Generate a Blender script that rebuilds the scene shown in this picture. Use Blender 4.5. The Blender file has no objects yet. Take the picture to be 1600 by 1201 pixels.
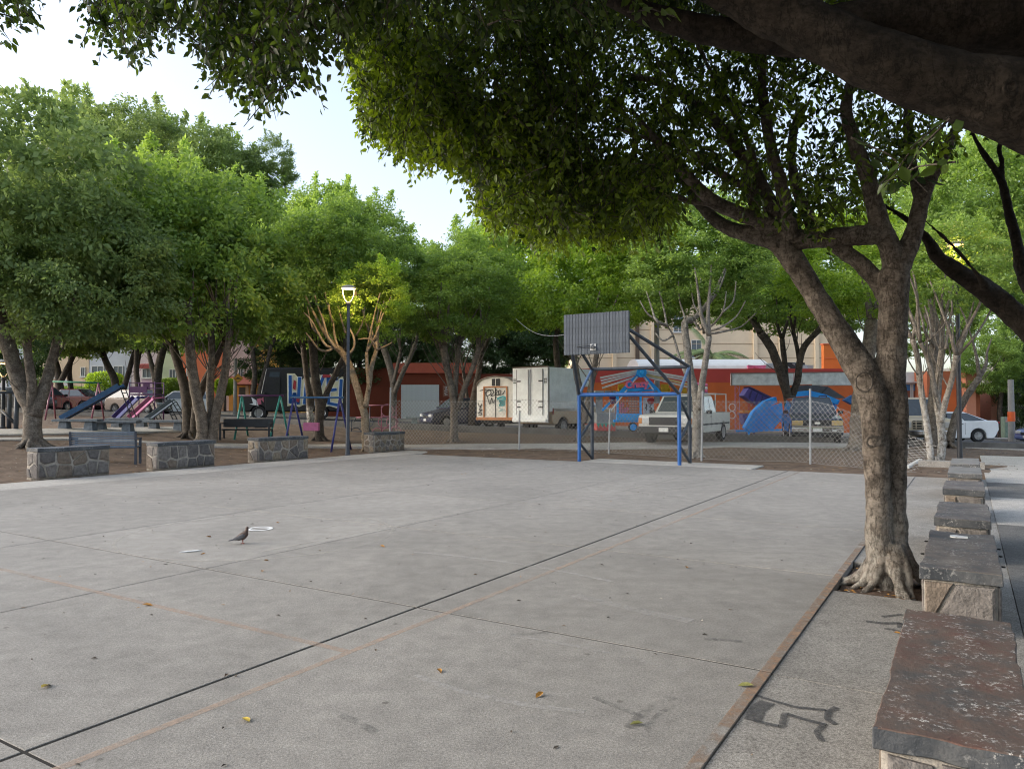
import bpy, bmesh, math, random
import numpy as np
from mathutils import Vector, Matrix, noise as mnoise

random.seed(7)
rng = np.random.default_rng(7)
sc = bpy.context.scene
COL = sc.collection
R = math.radians

# ------------------------------------------------------------------ camera
PITCH = R(1.56)
EYE = 1.6
cam_d = bpy.data.cameras.new("camera")
cam_d.sensor_width = 36.0
cam_d.lens = 26.03
cam_d.clip_start = 0.05
cam_d.clip_end = 3000
cam = bpy.data.objects.new("camera", cam_d)
COL.objects.link(cam)
cam.location = (0, 0, EYE)
cam.rotation_euler = (math.pi / 2 + PITCH, 0, 0)
sc.camera = cam

# ------------------------------------------------------------------ light
SUN_EL, SUN_AZ = R(22), R(-92)          # azimuth from +Y (view direction), negative = left
w = bpy.data.worlds.new("World")
sc.world = w
w.use_nodes = True
nt = w.node_tree
sky = nt.nodes.new("ShaderNodeTexSky")
sky.sky_type = 'NISHITA'
sky.sun_disc = False
sky.sun_elevation = SUN_EL
sky.sun_rotation = SUN_AZ
sky.air_density = 1.0
sky.dust_density = 2.6
sky.ozone_density = 1.5
hs = nt.nodes.new("ShaderNodeHueSaturation")       # a thin even evening veil: paler blue all over the sky
hs.inputs["Saturation"].default_value = 0.64
hs.inputs["Value"].default_value = 0.96
nt.links.new(sky.outputs[0], hs.inputs["Color"])
nt.links.new(hs.outputs["Color"], nt.nodes["Background"].inputs[0])
nt.nodes["Background"].inputs[1].default_value = 0.15
sun_d = bpy.data.lights.new("sun", 'SUN')
sun_d.energy = 0.5
sun_d.angle = R(75)
sun_d.color = (1.0, 0.98, 0.96)
sun = bpy.data.objects.new("sun", sun_d)
COL.objects.link(sun)
sv = Vector((math.sin(SUN_AZ) * math.cos(SUN_EL), math.cos(SUN_AZ) * math.cos(SUN_EL), math.sin(SUN_EL)))
sun.rotation_euler = (-sv).to_track_quat('-Z', 'Y').to_euler()
sun.location = sv * 60
sc.view_settings.view_transform = 'Standard'
sc.view_settings.look = 'None'
sc.view_settings.exposure = 1.48
sc.view_settings.gamma = 1.0
sc.view_settings.use_curve_mapping = False
sc.render.engine = 'CYCLES'
sc.cycles.use_adaptive_sampling = True
sc.cycles.adaptive_threshold = 0.015
sc.cycles.sample_clamp_indirect = 1.5
sc.cycles.sample_clamp_direct = 12.0
sc.cycles.filter_width = 1.1
sc.cycles.max_bounces = 7
sc.cycles.diffuse_bounces = 4
sc.cycles.transmission_bounces = 4
sc.cycles.transparent_max_bounces = 8
sc.cycles.use_denoising = True
sc.cycles.denoising_prefilter = 'ACCURATE'
sc.cycles.caustics_reflective = False
sc.cycles.caustics_refractive = False

# ------------------------------------------------------------------ frames
F = 1157.0
ANG = R(31.6)
SA, CA = math.sin(ANG), math.cos(ANG)
cp, sp = math.cos(PITCH), math.sin(PITCH)


def ray(px, py):
    xc, yc = (px - 800) / F, (600.5 - py) / F
    return Vector((xc, cp - yc * sp, sp + yc * cp))


def at(px, py, d):
    r = ray(px, py)
    return Vector((0, 0, EYE)) + r * (d / r.y)


def proj(p):
    x, y, z = p[0], p[1], p[2] - EYE
    f = y * cp + z * sp
    up = -y * sp + z * cp
    return 800 + F * x / f, 600.5 - F * up / f


def C(u, v, z=0.0):                      # court frame: u along the court, v to its right
    return Vector((v * CA + u * SA, -v * SA + u * CA, z))


def uv_of(x, y):
    return x * SA + y * CA, x * CA - y * SA


def sstep(a, b, x):
    t = min(1, max(0, (x - a) / (b - a)))
    return t * t * (3 - 2 * t)


def terrain(x, y):
    u, v = uv_of(x, y)
    du = max(0, u - 19.3, -8 - u)
    dv = max(0, -17.4 - v, v - 5)
    wgt = sstep(0, 9, math.hypot(du, dv))
    xx = min(32, max(-42, x))
    return -0.03 + wgt * (0.33 - 0.028 * (xx - 1.9))


def G(px, py, z=0.0):
    r = ray(px, py)
    return Vector((0, 0, EYE)) + r * ((z - EYE) / r.z)


def Gt(px, py):
    r = ray(px, py)
    r = r / r.y
    lo = 2.0
    p = None
    d = 2.0
    while d < 120:
        q = Vector((0, 0, EYE)) + r * d
        if q.z <= terrain(q.x, q.y):
            break
        lo = d
        d += 0.25
    hi = d
    for _ in range(18):
        m = (lo + hi) / 2
        q = Vector((0, 0, EYE)) + r * m
        if q.z <= terrain(q.x, q.y):
            hi = m
        else:
            lo = m
    q = Vector((0, 0, EYE)) + r * hi
    q.z = terrain(q.x, q.y)
    return q


# ------------------------------------------------------------------ materials
MATS = {}


def mat(name, col, rough=0.75, var=0.12, scale=6.0, bump=0.0, bscale=None, metal=0.0, col2=None, mixw=0.5, spec=0.4, coords='Object', detail=6, thresh=(0.35, 0.65), coat=0.0):
    if name in MATS:
        return MATS[name]
    m = bpy.data.materials.new(name)
    m.use_nodes = True
    t = m.node_tree
    b = t.nodes["Principled BSDF"]
    b.inputs["Roughness"].default_value = rough
    b.inputs["Metallic"].default_value = metal
    b.inputs["Specular IOR Level"].default_value = spec
    if coat:
        b.inputs["Coat Weight"].default_value = coat
        b.inputs["Coat Roughness"].default_value = 0.08
    if coords == 'World':
        tc = t.nodes.new("ShaderNodeNewGeometry").outputs["Position"]
    else:
        tc = t.nodes.new("ShaderNodeTexCoord").outputs[coords]
    n = t.nodes.new("ShaderNodeTexNoise")
    n.inputs["Scale"].default_value = scale
    n.inputs["Detail"].default_value = detail
    n.inputs["Roughness"].default_value = 0.65
    t.links.new(tc, n.inputs["Vector"])
    r = t.nodes.new("ShaderNodeValToRGB")
    r.color_ramp.elements[0].position = thresh[0]
    r.color_ramp.elements[1].position = thresh[1]
    c2 = col2 if col2 else tuple(min(1, c * (1 + var)) for c in col)
    c1 = col if col2 else tuple(c * (1 - var) for c in col)
    r.color_ramp.elements[0].color = (*c1, 1)
    r.color_ramp.elements[1].color = (*c2, 1)
    t.links.new(n.outputs["Fac"], r.inputs["Fac"])
    t.links.new(r.outputs["Color"], b.inputs["Base Color"])
    if bump:
        n2 = t.nodes.new("ShaderNodeTexNoise")
        n2.inputs["Scale"].default_value = bscale or scale * 4
        n2.inputs["Detail"].default_value = 5
        t.links.new(tc, n2.inputs["Vector"])
        bp = t.nodes.new("ShaderNodeBump")
        bp.inputs["Strength"].default_value = min(1, bump)
        bp.inputs["Distance"].default_value = 0.02
        t.links.new(n2.outputs["Fac"], bp.inputs["Height"])
        t.links.new(bp.outputs["Normal"], b.inputs["Normal"])
    MATS[name] = m
    return m


def concrete(name, base, stain, speck=0.5, per_obj=0.12):
    """cast concrete: large stains, mid mottling, fine grains and pits, small shift from slab to slab"""
    m = bpy.data.materials.new(name)
    m.use_nodes = True
    t = m.node_tree
    N, L = t.nodes, t.links
    b = N["Principled BSDF"]
    b.inputs["Roughness"].default_value = 0.82
    b.inputs["Specular IOR Level"].default_value = 0.3
    pos = N.new("ShaderNodeNewGeometry").outputs["Position"]

    def nz(s, d=5, rgh=0.6, dist=0.0):
        n = N.new("ShaderNodeTexNoise")
        n.inputs["Scale"].default_value = s
        n.inputs["Detail"].default_value = d
        n.inputs["Roughness"].default_value = rgh
        n.inputs["Distortion"].default_value = dist
        L.new(pos, n.inputs["Vector"])
        return n.outputs["Fac"]

    def ramp(f, a, c, ca, cb):
        r = N.new("ShaderNodeValToRGB")
        r.color_ramp.elements[0].position = a
        r.color_ramp.elements[1].position = c
        r.color_ramp.elements[0].color = (*ca, 1)
        r.color_ramp.elements[1].color = (*cb, 1)
        L.new(f, r.inputs["Fac"])
        return r.outputs["Color"]

    def mul(a, bb, fac=1.0):
        x = N.new("ShaderNodeMix")
        x.data_type = 'RGBA'
        x.blend_type = 'MULTIPLY'
        x.inputs[0].default_value = fac
        L.new(a, x.inputs[6])
        L.new(bb, x.inputs[7])
        return x.outputs[2]

    c = ramp(nz(0.42, 9, 0.68, 0.9), 0.34, 0.64, stain, base)
    c = mul(c, ramp(nz(5.5, 7, 0.7), 0.3, 0.7, (0.80, 0.80, 0.80), (1.14, 1.14, 1.13)))
    c = mul(c, ramp(nz(70, 3, 0.7), 0.33, 0.62, (0.50, 0.49, 0.48), (1.3, 1.3, 1.3)), speck)
    c = mul(c, ramp(nz(210, 2, 0.6), 0.35, 0.6, (0.5, 0.49, 0.48), (1.3, 1.3, 1.3)), speck)
    # dark spots: old gum, drips
    v = N.new("ShaderNodeTexVoronoi")
    v.inputs["Scale"].default_value = 2.3
    L.new(pos, v.inputs["Vector"])
    c = mul(c, ramp(v.outputs["Distance"], 0.03, 0.055, (0.6, 0.59, 0.58), (1, 1, 1)))
    oi = N.new("ShaderNodeObjectInfo")
    c = mul(c, ramp(oi.outputs["Random"], 0, 1, (1 - per_obj,) * 3, (1 + per_obj, 1 + per_obj, 1 + per_obj)))
    L.new(c, b.inputs["Base Color"])
    bp = N.new("ShaderNodeBump")
    bp.inputs["Strength"].default_value = 0.5
    bp.inputs["Distance"].default_value = 0.006
    L.new(nz(95, 4, 0.75), bp.inputs["Height"])
    L.new(bp.outputs["Normal"], b.inputs["Normal"])
    MATS[name] = m
    return m


def worn(name, col, amount=0.5, scale=9.0, soft=0.25, rough=0.8):
    """paint worn through: noise lets the surface below show"""
    m = bpy.data.materials.new(name)
    m.use_nodes = True
    t = m.node_tree
    N, L = t.nodes, t.links
    b = N["Principled BSDF"]
    b.inputs["Base Color"].default_value = (*col, 1)
    b.inputs["Roughness"].default_value = rough
    pos = N.new("ShaderNodeNewGeometry").outputs["Position"]
    n = N.new("ShaderNodeTexNoise")
    n.inputs["Scale"].default_value = scale
    n.inputs["Detail"].default_value = 9
    n.inputs["Roughness"].default_value = 0.72
    L.new(pos, n.inputs["Vector"])
    n1 = N.new("ShaderNodeTexNoise")
    n1.inputs["Scale"].default_value = 0.8
    L.new(pos, n1.inputs["Vector"])
    ad = N.new("ShaderNodeMath")
    ad.operation = 'MULTIPLY_ADD'
    L.new(n1.outputs["Fac"], ad.inputs[0])
    ad.inputs[1].default_value = 0.6
    L.new(n.outputs["Fac"], ad.inputs[2])
    mr = N.new("ShaderNodeMapRange")
    a0 = 0.8 + (0.5 - amount) * 0.5
    mr.inputs["From Min"].default_value = a0 - soft
    mr.inputs["From Max"].default_value = a0 + soft
    L.new(ad.outputs[0], mr.inputs["Value"])
    L.new(mr.outputs["Result"], b.inputs["Alpha"])
    MATS[name] = m
    return m


def leafmat(name, dark, light, trans=0.45, rough=0.45):
    m = bpy.data.materials.new(name)
    m.use_nodes = True
    t = m.node_tree
    N, L = t.nodes, t.links
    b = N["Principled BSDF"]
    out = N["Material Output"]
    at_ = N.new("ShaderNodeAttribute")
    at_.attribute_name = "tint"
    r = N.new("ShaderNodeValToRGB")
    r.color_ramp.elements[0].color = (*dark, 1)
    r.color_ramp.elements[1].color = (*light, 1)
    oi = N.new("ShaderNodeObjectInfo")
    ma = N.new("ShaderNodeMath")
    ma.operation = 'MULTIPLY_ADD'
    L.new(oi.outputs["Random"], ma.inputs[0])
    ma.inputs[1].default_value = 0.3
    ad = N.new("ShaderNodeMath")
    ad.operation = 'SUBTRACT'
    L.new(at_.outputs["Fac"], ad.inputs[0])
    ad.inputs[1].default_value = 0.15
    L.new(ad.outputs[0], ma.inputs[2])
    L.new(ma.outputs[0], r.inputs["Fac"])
    L.new(r.outputs["Color"], b.inputs["Base Color"])
    b.inputs["Roughness"].default_value = rough
    b.inputs["Specular IOR Level"].default_value = 0.35
    tr = N.new("ShaderNodeBsdfTranslucent")
    hs = N.new("ShaderNodeHueSaturation")
    hs.inputs["Hue"].default_value = 0.485
    hs.inputs["Saturation"].default_value = 1.15
    hs.inputs["Value"].default_value = 1.7
    L.new(r.outputs["Color"], hs.inputs["Color"])
    L.new(hs.outputs["Color"], tr.inputs["Color"])
    mx = N.new("ShaderNodeMixShader")
    mx.inputs[0].default_value = trans
    L.new(b.outputs[0], mx.inputs[1])
    L.new(tr.outputs[0], mx.inputs[2])
    L.new(mx.outputs[0], out.inputs[0])
    MATS[name] = m
    return m


def emis(name, col, strength):
    m = bpy.data.materials.new(name)
    m.use_nodes = True
    b = m.node_tree.nodes["Principled BSDF"]
    b.inputs["Base Color"].default_value = (*col, 1)
    b.inputs["Emission Color"].default_value = (*col, 1)
    b.inputs["Emission Strength"].default_value = strength
    MATS[name] = m
    return m


def barkmat(name, c1, c2, wash=None, wz=(0.7, 1.3), rings=30.0):
    """bark: mottled, horizontal lenticel bands, optional old whitewash up to a height of the trunk"""
    m = bpy.data.materials.new(name)
    m.use_nodes = True
    t = m.node_tree
    N, L = t.nodes, t.links
    b = N["Principled BSDF"]
    b.inputs["Roughness"].default_value = 0.9
    b.inputs["Specular IOR Level"].default_value = 0.2
    tc = N.new("ShaderNodeTexCoord").outputs["Object"]
    mp = N.new("ShaderNodeMapping")
    mp.inputs["Scale"].default_value = (1, 1, 1.5)
    L.new(tc, mp.inputs["Vector"])

    def nz(s, d=6, src=None, rgh=0.65):
        n = N.new("ShaderNodeTexNoise")
        n.inputs["Scale"].default_value = s
        n.inputs["Detail"].default_value = d
        n.inputs["Roughness"].default_value = rgh
        L.new(src or mp.outputs[0], n.inputs["Vector"])
        return n.outputs["Fac"]
    r = N.new("ShaderNodeValToRGB")
    r.color_ramp.elements[0].position = 0.38
    r.color_ramp.elements[1].position = 0.66
    r.color_ramp.elements[0].color = (*c1, 1)
    r.color_ramp.elements[1].color = (*c2, 1)
    L.new(nz(5.0, 8, rgh=0.72), r.inputs["Fac"])
    r2 = N.new("ShaderNodeValToRGB")
    r2.color_ramp.elements[0].position = 0.36
    r2.color_ramp.elements[1].position = 0.56
    r2.color_ramp.elements[0].color = (0.55, 0.53, 0.5, 1)
    r2.color_ramp.elements[1].color = (1.1, 1.1, 1.1, 1)
    L.new(nz(26, 4), r2.inputs["Fac"])
    mm = N.new("ShaderNodeMix")
    mm.data_type = 'RGBA'
    mm.blend_type = 'MULTIPLY'
    mm.inputs[0].default_value = 0.8
    L.new(r.outputs[0], mm.inputs[6])
    L.new(r2.outputs[0], mm.inputs[7])
    col = mm.outputs[2]
    if wash:
        sx = N.new("ShaderNodeSeparateXYZ")
        L.new(tc, sx.inputs[0])
        mr = N.new("ShaderNodeMapRange")
        mr.inputs["From Min"].default_value = wz[1]
        mr.inputs["From Max"].default_value = wz[0]
        L.new(sx.outputs[2], mr.inputs["Value"])
        n3 = N.new("ShaderNodeMapRange")
        n3.inputs["From Min"].default_value = 0.40
        n3.inputs["From Max"].default_value = 0.58
        L.new(nz(9, 8, src=tc, rgh=0.75), n3.inputs["Value"])
        mu = N.new("ShaderNodeMath")
        mu.operation = 'MULTIPLY'
        L.new(mr.outputs[0], mu.inputs[0])
        L.new(n3.outputs[0], mu.inputs[1])
        mx = N.new("ShaderNodeMix")
        mx.data_type = 'RGBA'
        L.new(mu.outputs[0], mx.inputs[0])
        L.new(col, mx.inputs[6])
        mx.inputs[7].default_value = (*wash, 1)
        col = mx.outputs[2]
    L.new(col, b.inputs["Base Color"])
    # fissures: thin dark ridges running along the limb
    mp2 = N.new("ShaderNodeMapping")
    mp2.inputs["Scale"].default_value = (1, 1, 0.32)
    L.new(tc, mp2.inputs["Vector"])
    fz = nz(11, 7, src=mp2.outputs[0], rgh=0.7)
    sb = N.new("ShaderNodeMath")
    sb.operation = 'SUBTRACT'
    L.new(fz, sb.inputs[0])
    sb.inputs[1].default_value = 0.5
    ab = N.new("ShaderNodeMath")
    ab.operation = 'ABSOLUTE'
    L.new(sb.outputs[0], ab.inputs[0])
    fr = N.new("ShaderNodeMapRange")
    fr.inputs["From Min"].default_value = 0.0
    fr.inputs["From Max"].default_value = 0.028
    fr.inputs["To Min"].default_value = 0.55
    L.new(ab.outputs[0], fr.inputs["Value"])
    fm = N.new("ShaderNodeMix")
    fm.data_type = 'RGBA'
    fm.blend_type = 'MULTIPLY'
    fm.inputs[0].default_value = 1.0
    L.new(col, fm.inputs[6])
    L.new(fr.outputs[0], fm.inputs[7])
    L.new(fm.outputs[2], b.inputs["Base Color"])
    hh_ = N.new("ShaderNodeMath")
    hh_.operation = 'MULTIPLY_ADD'
    L.new(fr.outputs[0], hh_.inputs[0])
    hh_.inputs[1].default_value = 0.6
    L.new(nz(22, 6), hh_.inputs[2])
    bp = N.new("ShaderNodeBump")
    bp.inputs["Strength"].default_value = 0.9
    bp.inputs["Distance"].default_value = 0.015
    L.new(hh_.outputs[0], bp.inputs["Height"])
    L.new(bp.outputs["Normal"], b.inputs["Normal"])
    MATS[name] = m
    return m


# ------------------------------------------------------------------ mesh builder
class MB:
    def __init__(self):
        self.v, self.f, self.m = [], [], []

    def add(self, vs, fs, mi=0):
        o = len(self.v)
        self.v += [tuple(p) for p in vs]
        self.f += [tuple(i + o for i in q) for q in fs]
        self.m += [mi] * len(fs)
        return self

    def box(self, c, s, rot=None, mi=0, taper=1.0):
        hx, hy, hz = s[0] / 2, s[1] / 2, s[2] / 2
        vs = []
        for sz in (-1, 1):
            k = taper if sz > 0 else 1
            for sx, sy in ((-1, -1), (1, -1), (1, 1), (-1, 1)):
                p = Vector((sx * hx * k, sy * hy * k, sz * hz))
                if rot is not None:
                    p = rot @ p
                vs.append(p + Vector(c))
        return self.add(vs, [(3, 2, 1, 0), (4, 5, 6, 7), (0, 1, 5, 4), (1, 2, 6, 5), (2, 3, 7, 6), (3, 0, 4, 7)], mi)

    def bar(self, a, b, wd, ht=None, mi=0, up=(0, 0, 1)):
        a, b = Vector(a), Vector(b)
        d = b - a
        L = d.length
        if L < 1e-6:
            return self
        d /= L
        upv = Vector(up)
        if abs(d.dot(upv)) > 0.98:
            upv = Vector((0, 1, 0)) if abs(d.y) < 0.9 else Vector((1, 0, 0))
        s = d.cross(upv).normalized()
        t = s.cross(d).normalized()
        rot = Matrix((d, s, t)).transposed()
        return self.box((a + b) / 2, (L, wd, ht or wd), rot, mi)

    def tube(self, pts, rad, n=8, mi=0, cap=True, wob=0.0, closed=False):
        pts = [Vector(p) for p in pts]
        k = len(pts)
        rads = rad if isinstance(rad, (list, tuple)) else [rad] * k
        vs, fs = [], []
        nrm = None
        for i, p in enumerate(pts):
            if closed:
                d = pts[(i + 1) % k] - pts[i - 1]
            else:
                d = pts[min(i + 1, k - 1)] - pts[max(i - 1, 0)]
            d.normalize()
            if nrm is None:
                nrm = d.orthogonal().normalized()
            nrm = (nrm - d * nrm.dot(d))
            if nrm.length < 1e-5:
                nrm = d.orthogonal()
            nrm.normalize()
            bn = d.cross(nrm)
            for j in range(n):
                a = 2 * math.pi * j / n
                rr = rads[i]
                if wob:
                    q = p + (nrm * math.cos(a) + bn * math.sin(a)) * rr
                    rr *= 1 + wob * mnoise.noise(q * (0.9 / max(rads[i], 0.03)))
                vs.append(p + (nrm * math.cos(a) + bn * math.sin(a)) * rr)
        rng_i = range(k) if closed else range(k - 1)
        for i in rng_i:
            i2 = (i + 1) % k
            for j in range(n):
                j2 = (j + 1) % n
                fs.append((i * n + j, i * n + j2, i2 * n + j2, i2 * n + j))
        if cap and not closed:
            fs.append(tuple(range(n - 1, -1, -1)))
            fs.append(tuple((k - 1) * n + j for j in range(n)))
        return self.add(vs, fs, mi)

    def prism(self, poly, t0, t1, fn, mi=0):
        """poly: 2-D outline; fn(a, b, t) -> 3-D point; extruded from t0 to t1"""
        n = len(poly)
        vs = [fn(a, b, t0) for a, b in poly] + [fn(a, b, t1) for a, b in poly]
        fs = [tuple(range(n - 1, -1, -1)), tuple(range(n, 2 * n))]
        fs += [(i, (i + 1) % n, n + (i + 1) % n, n + i) for i in range(n)]
        return self.add(vs, fs, mi)

    def lathe(self, prof, c, axis='z', n=16, mi=0):
        """prof: (r, h) list around axis through c"""
        vs, fs = [], []
        for r_, h in prof:
            for j in range(n):
                a = 2 * math.pi * j / n
                p = (r_ * math.cos(a), r_ * math.sin(a), h)
                if axis == 'y':
                    p = (p[0], p[2], p[1])
                elif axis == 'x':
                    p = (p[2], p[0], p[1])
                vs.append(Vector(p) + Vector(c))
        for i in range(len(prof) - 1):
            for j in range(n):
                j2 = (j + 1) % n
                fs.append((i * n + j, i * n + j2, (i + 1) * n + j2, (i + 1) * n + j))
        return self.add(vs, fs, mi)

    def build(self, name, mats, parent=None, smooth=False, bevel=0.0, seg=1, fix=False, loc=None, auto=None):
        me = bpy.data.meshes.new(name)
        me.from_pydata(self.v, [], self.f)
        if not isinstance(mats, (list, tuple)):
            mats = [mats]
        for m in mats:
            me.materials.append(m)
        if len(mats) > 1:
            me.polygons.foreach_set("material_index", self.m)
        if fix:
            bm = bmesh.new()
            bm.from_mesh(me)
            bmesh.ops.recalc_face_normals(bm, faces=bm.faces)
            bm.to_mesh(me)
            bm.free()
        if smooth:
            me.polygons.foreach_set("use_smooth", [True] * len(me.polygons))
            if auto:
                me.set_sharp_from_angle(angle=R(auto))
        o = bpy.data.objects.new(name, me)
        COL.objects.link(o)
        if parent is not None:
            o.parent = parent
        if loc is not None:
            o.location = loc
        if bevel:
            md = o.modifiers.new("bevel", 'BEVEL')
            md.width = bevel
            md.segments = seg
            md.limit_method = 'ANGLE'
            md.angle_limit = R(35)
            me.polygons.foreach_set("use_smooth", [True] * len(me.polygons))
            md.harden_normals = True
        return o


def tag(o, label=None, cat=None, group=None, kind=None):
    if label:
        o["label"] = label
    if cat:
        o["category"] = cat
    if group:
        o["group"] = group
    if kind:
        o["kind"] = kind
    return o


def thing(name, label, cat, loc=(0, 0, 0), rz=0.0, group=None):
    o = bpy.data.objects.new(name, None)
    COL.objects.link(o)
    o.location = loc
    o.rotation_euler = (0, 0, rz)
    o.empty_display_size = 0.2
    return tag(o, label, cat, group)


def copy_tree(o, parent=None):
    c = o.copy()
    COL.objects.link(c)
    if parent is not None:
        c.parent = parent
    for ch in list(o.children):
        copy_tree(ch, c)
    return c


def smooth_path(pts, n=4):
    pts = [Vector(p) for p in pts]
    out = []
    for i in range(len(pts) - 1):
        p0, p1, p2, p3 = pts[max(0, i - 1)], pts[i], pts[i + 1], pts[min(len(pts) - 1, i + 2)]
        for k in range(n):
            t = k / n
            out.append(0.5 * ((2 * p1) + (p2 - p0) * t + (2 * p0 - 5 * p1 + 4 * p2 - p3) * t * t + (3 * p1 - p0 - 3 * p2 + p3) * t ** 3))
    out.append(pts[-1])
    return out
# ================================================================== GROUND
M_dirt = mat("dirt", (0.085, 0.056, 0.036), 0.95, col2=(0.185, 0.127, 0.087), scale=2.3, bump=0.9, bscale=14, coords='World', detail=9)
M_filler = mat("joint_dirt", (0.022, 0.019, 0.016), 0.95, scale=20, coords='World')
M_conc = concrete("court_concrete", (0.332, 0.313, 0.287), (0.262, 0.248, 0.228), 0.55, 0.06)
M_strip = concrete("strip_concrete", (0.36, 0.341, 0.312), (0.25, 0.237, 0.217), 0.85, 0.08)
M_pale = concrete("pale_concrete", (0.50, 0.475, 0.435), (0.38, 0.36, 0.33), 0.7, 0.06)
M_darkpath = concrete("dark_path_concrete", (0.20, 0.192, 0.18), (0.125, 0.12, 0.112), 0.85, 0.08)
M_asphalt = concrete("asphalt", (0.11, 0.11, 0.112), (0.08, 0.08, 0.082), 0.5, 0.03)


def grid_mesh(name, m, xs, ys, zf, parent=None):
    nx, ny = len(xs), len(ys)
    v = [(x, y, zf(x, y)) for y in ys for x in xs]
    f = [(j * nx + i, j * nx + i + 1, (j + 1) * nx + i + 1, (j + 1) * nx + i) for j in range(ny - 1) for i in range(nx - 1)]
    mb = MB()
    mb.v, mb.f, mb.m = v, f, [0] * len(f)
    return mb.build(name, m, parent, smooth=True)


def dirt_h(x, y):
    u, v = uv_of(x, y)
    inside = (-8.3 < u < 19.0 and -16.9 < v < 4.6)
    n = 0.0 if inside else 0.05 * mnoise.noise((x * 0.5, y * 0.5, 0)) + 0.02 * mnoise.noise((x * 1.9, y * 1.9, 3))
    far = max(0, abs(x) - 45, y - 75, -y - 10)
    base = terrain(x, y)
    # towards the horizon the ground levels out just under eye height
    return base + n - (0.12 if inside else 0.0) - 0.0 * far


xs = [-900, -300, -120, -80] + [-60 + 0.75 * i for i in range(147)] + [60, 90, 200, 900]
ys = [-400, -80, -25] + [-12 + 0.75 * i for i in range(114)] + [85, 100, 140, 300, 900]
tag(grid_mesh("ground", M_dirt, xs, ys, dirt_h), kind="structure")

# ---------------------------------------------------------------- court of cast slabs
court = thing("court", None, None)
tag(court, kind="structure")
court["label"] = "grey concrete sports court cast in large square slabs"
mb = MB()
vs = [C(-8, -15.4), C(-8, -1.03), C(18.8, -1.03), C(18.8, -15.4)]
mb.add([(p.x, p.y, -0.004) for p in vs], [(0, 3, 2, 1)])
mb.build("joint_filler", M_filler, court)
UJ = [-4.0, -1.12, 1.77, 4.63, 7.52, 10.4, 13.3, 16.2, 18.8]
VJ = [-15.4, -12.2, -9.25, -6.37, -3.73, -1.02]
GAPV = {-3.73: 0.027, -9.25: 0.016, -12.2: 0.012, -6.37: 0.012}


def slab(name, m, parent, u0, u1, v0, v1, z0, z1, bev=0.003):
    c = C((u0 + u1) / 2, (v0 + v1) / 2)
    mb = MB()
    mb.box((0, 0, (z0 + z1) / 2), (u1 - u0, v1 - v0, z1 - z0))
    o = mb.build(name, m, parent, bevel=bev)
    o.location = (c.x, c.y, 0)
    o.rotation_euler = (0, 0, math.pi / 2 - ANG)
    return o


GU = [.006, .007, .009, .011, .009, .008, .007, .007, 0]
for i in range(len(UJ) - 1):
    for j in range(len(VJ) - 1):
        gv0 = GAPV.get(VJ[j], 0.008) / 2
        gv1 = GAPV.get(VJ[j + 1], 0.008) / 2
        slab("slab", M_conc, court, UJ[i] + GU[i], UJ[i + 1] - GU[i + 1], VJ[j] + gv0, VJ[j + 1] - gv1, -0.09, 0.0004 * ((i * 7 + j * 3) % 3))

# apron strips beside the court
apron = thing("court_apron", None, None)
tag(apron, kind="structure")
for a, b_ in ((-4, 2.2), (2.21, 6.4), (6.41, 10.6), (10.61, 14.8), (14.81, 18.8), (18.81, 20.3)):
    slab("slab", M_pale, apron, a, b_, -16.75, -15.42, -0.1, -0.006)
goal_pad = slab("goal_pad", M_pale, None, 18.82, 20.1, -9.3, -4.6, -0.1, 0.004)
tag(goal_pad, kind="structure")
# narrow walkway between the court and the row of low walls, with the tree pit left open
walk = thing("side_walkway", None, None)
tag(walk, kind="structure")
for a, b_ in ((-4, -1.1), (-1.09, 1.75), (1.76, 4.62), (4.63, 6.97), (8.35, 10.4), (10.41, 13.3), (13.31, 16.2), (16.21, 18.9)):
    slab("slab", M_strip, walk, a, b_, -1.021, 0.309, -0.12, -0.010)
slab("slab", M_strip, walk, 6.98, 8.34, -0.30, 0.308, -0.12, -0.010)
mb = MB()
vs = [C(-8, -1.03), C(-8, 0.32), C(18.9, 0.32), C(18.9, -1.03)]
mb.add([(p.x, p.y, -0.075) for p in vs], [(0, 3, 2, 1)])
mb.build("soil", M_filler, walk)
pit = []
mb = MB()
for i in range(9):
    for j in range(7):
        u, v = 6.97 + 1.39 * i / 8, -1.0 + 0.72 * j / 6
        z = -0.055 + 0.03 * mnoise.noise((u * 4, v * 4, 1)) + 0.03 * math.exp(-((u - 7.5) ** 2 + (v + .62) ** 2) / 0.15)
        p = C(u, v, z)
        mb.v.append(tuple(p))
for i in range(8):
    for j in range(6):
        mb.f.append((i * 7 + j, i * 7 + j + 1, (i + 1) * 7 + j + 1, (i + 1) * 7 + j))
        mb.m.append(0)
tag(mb.build("tree_pit", mat("pit_soil", (0.07, 0.045, 0.03), 0.95, col2=(0.14, 0.09, 0.06), scale=9, bump=1, bscale=40, coords='World'), smooth=True), kind="structure")

tag(slab("kerb_block", M_strip, None, 21.7, 22.0, -1.1, .34, -.1, .17), kind="structure")
path = thing("path", None, None)
tag(path, kind="structure")
for a, b_, m in ((-4, -0.6, M_darkpath), (-0.59, 2.6, M_darkpath), (2.61, 5.8, M_darkpath), (5.81, 9.0, M_darkpath), (9.01, 11.95, M_darkpath), (11.96, 15.4, M_pale), (15.41, 18.3, M_darkpath), (18.31, 21.5, M_pale), (21.51, 24.6, M_pale), (24.61, 27.8, M_pale)):
    slab("slab", m, path, a, b_, 0.311, 2.3, -0.1, -0.006)
    slab("slab", m, path, a + 0.03, b_, 2.315, 4.4, -0.1, -0.006)

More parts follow.
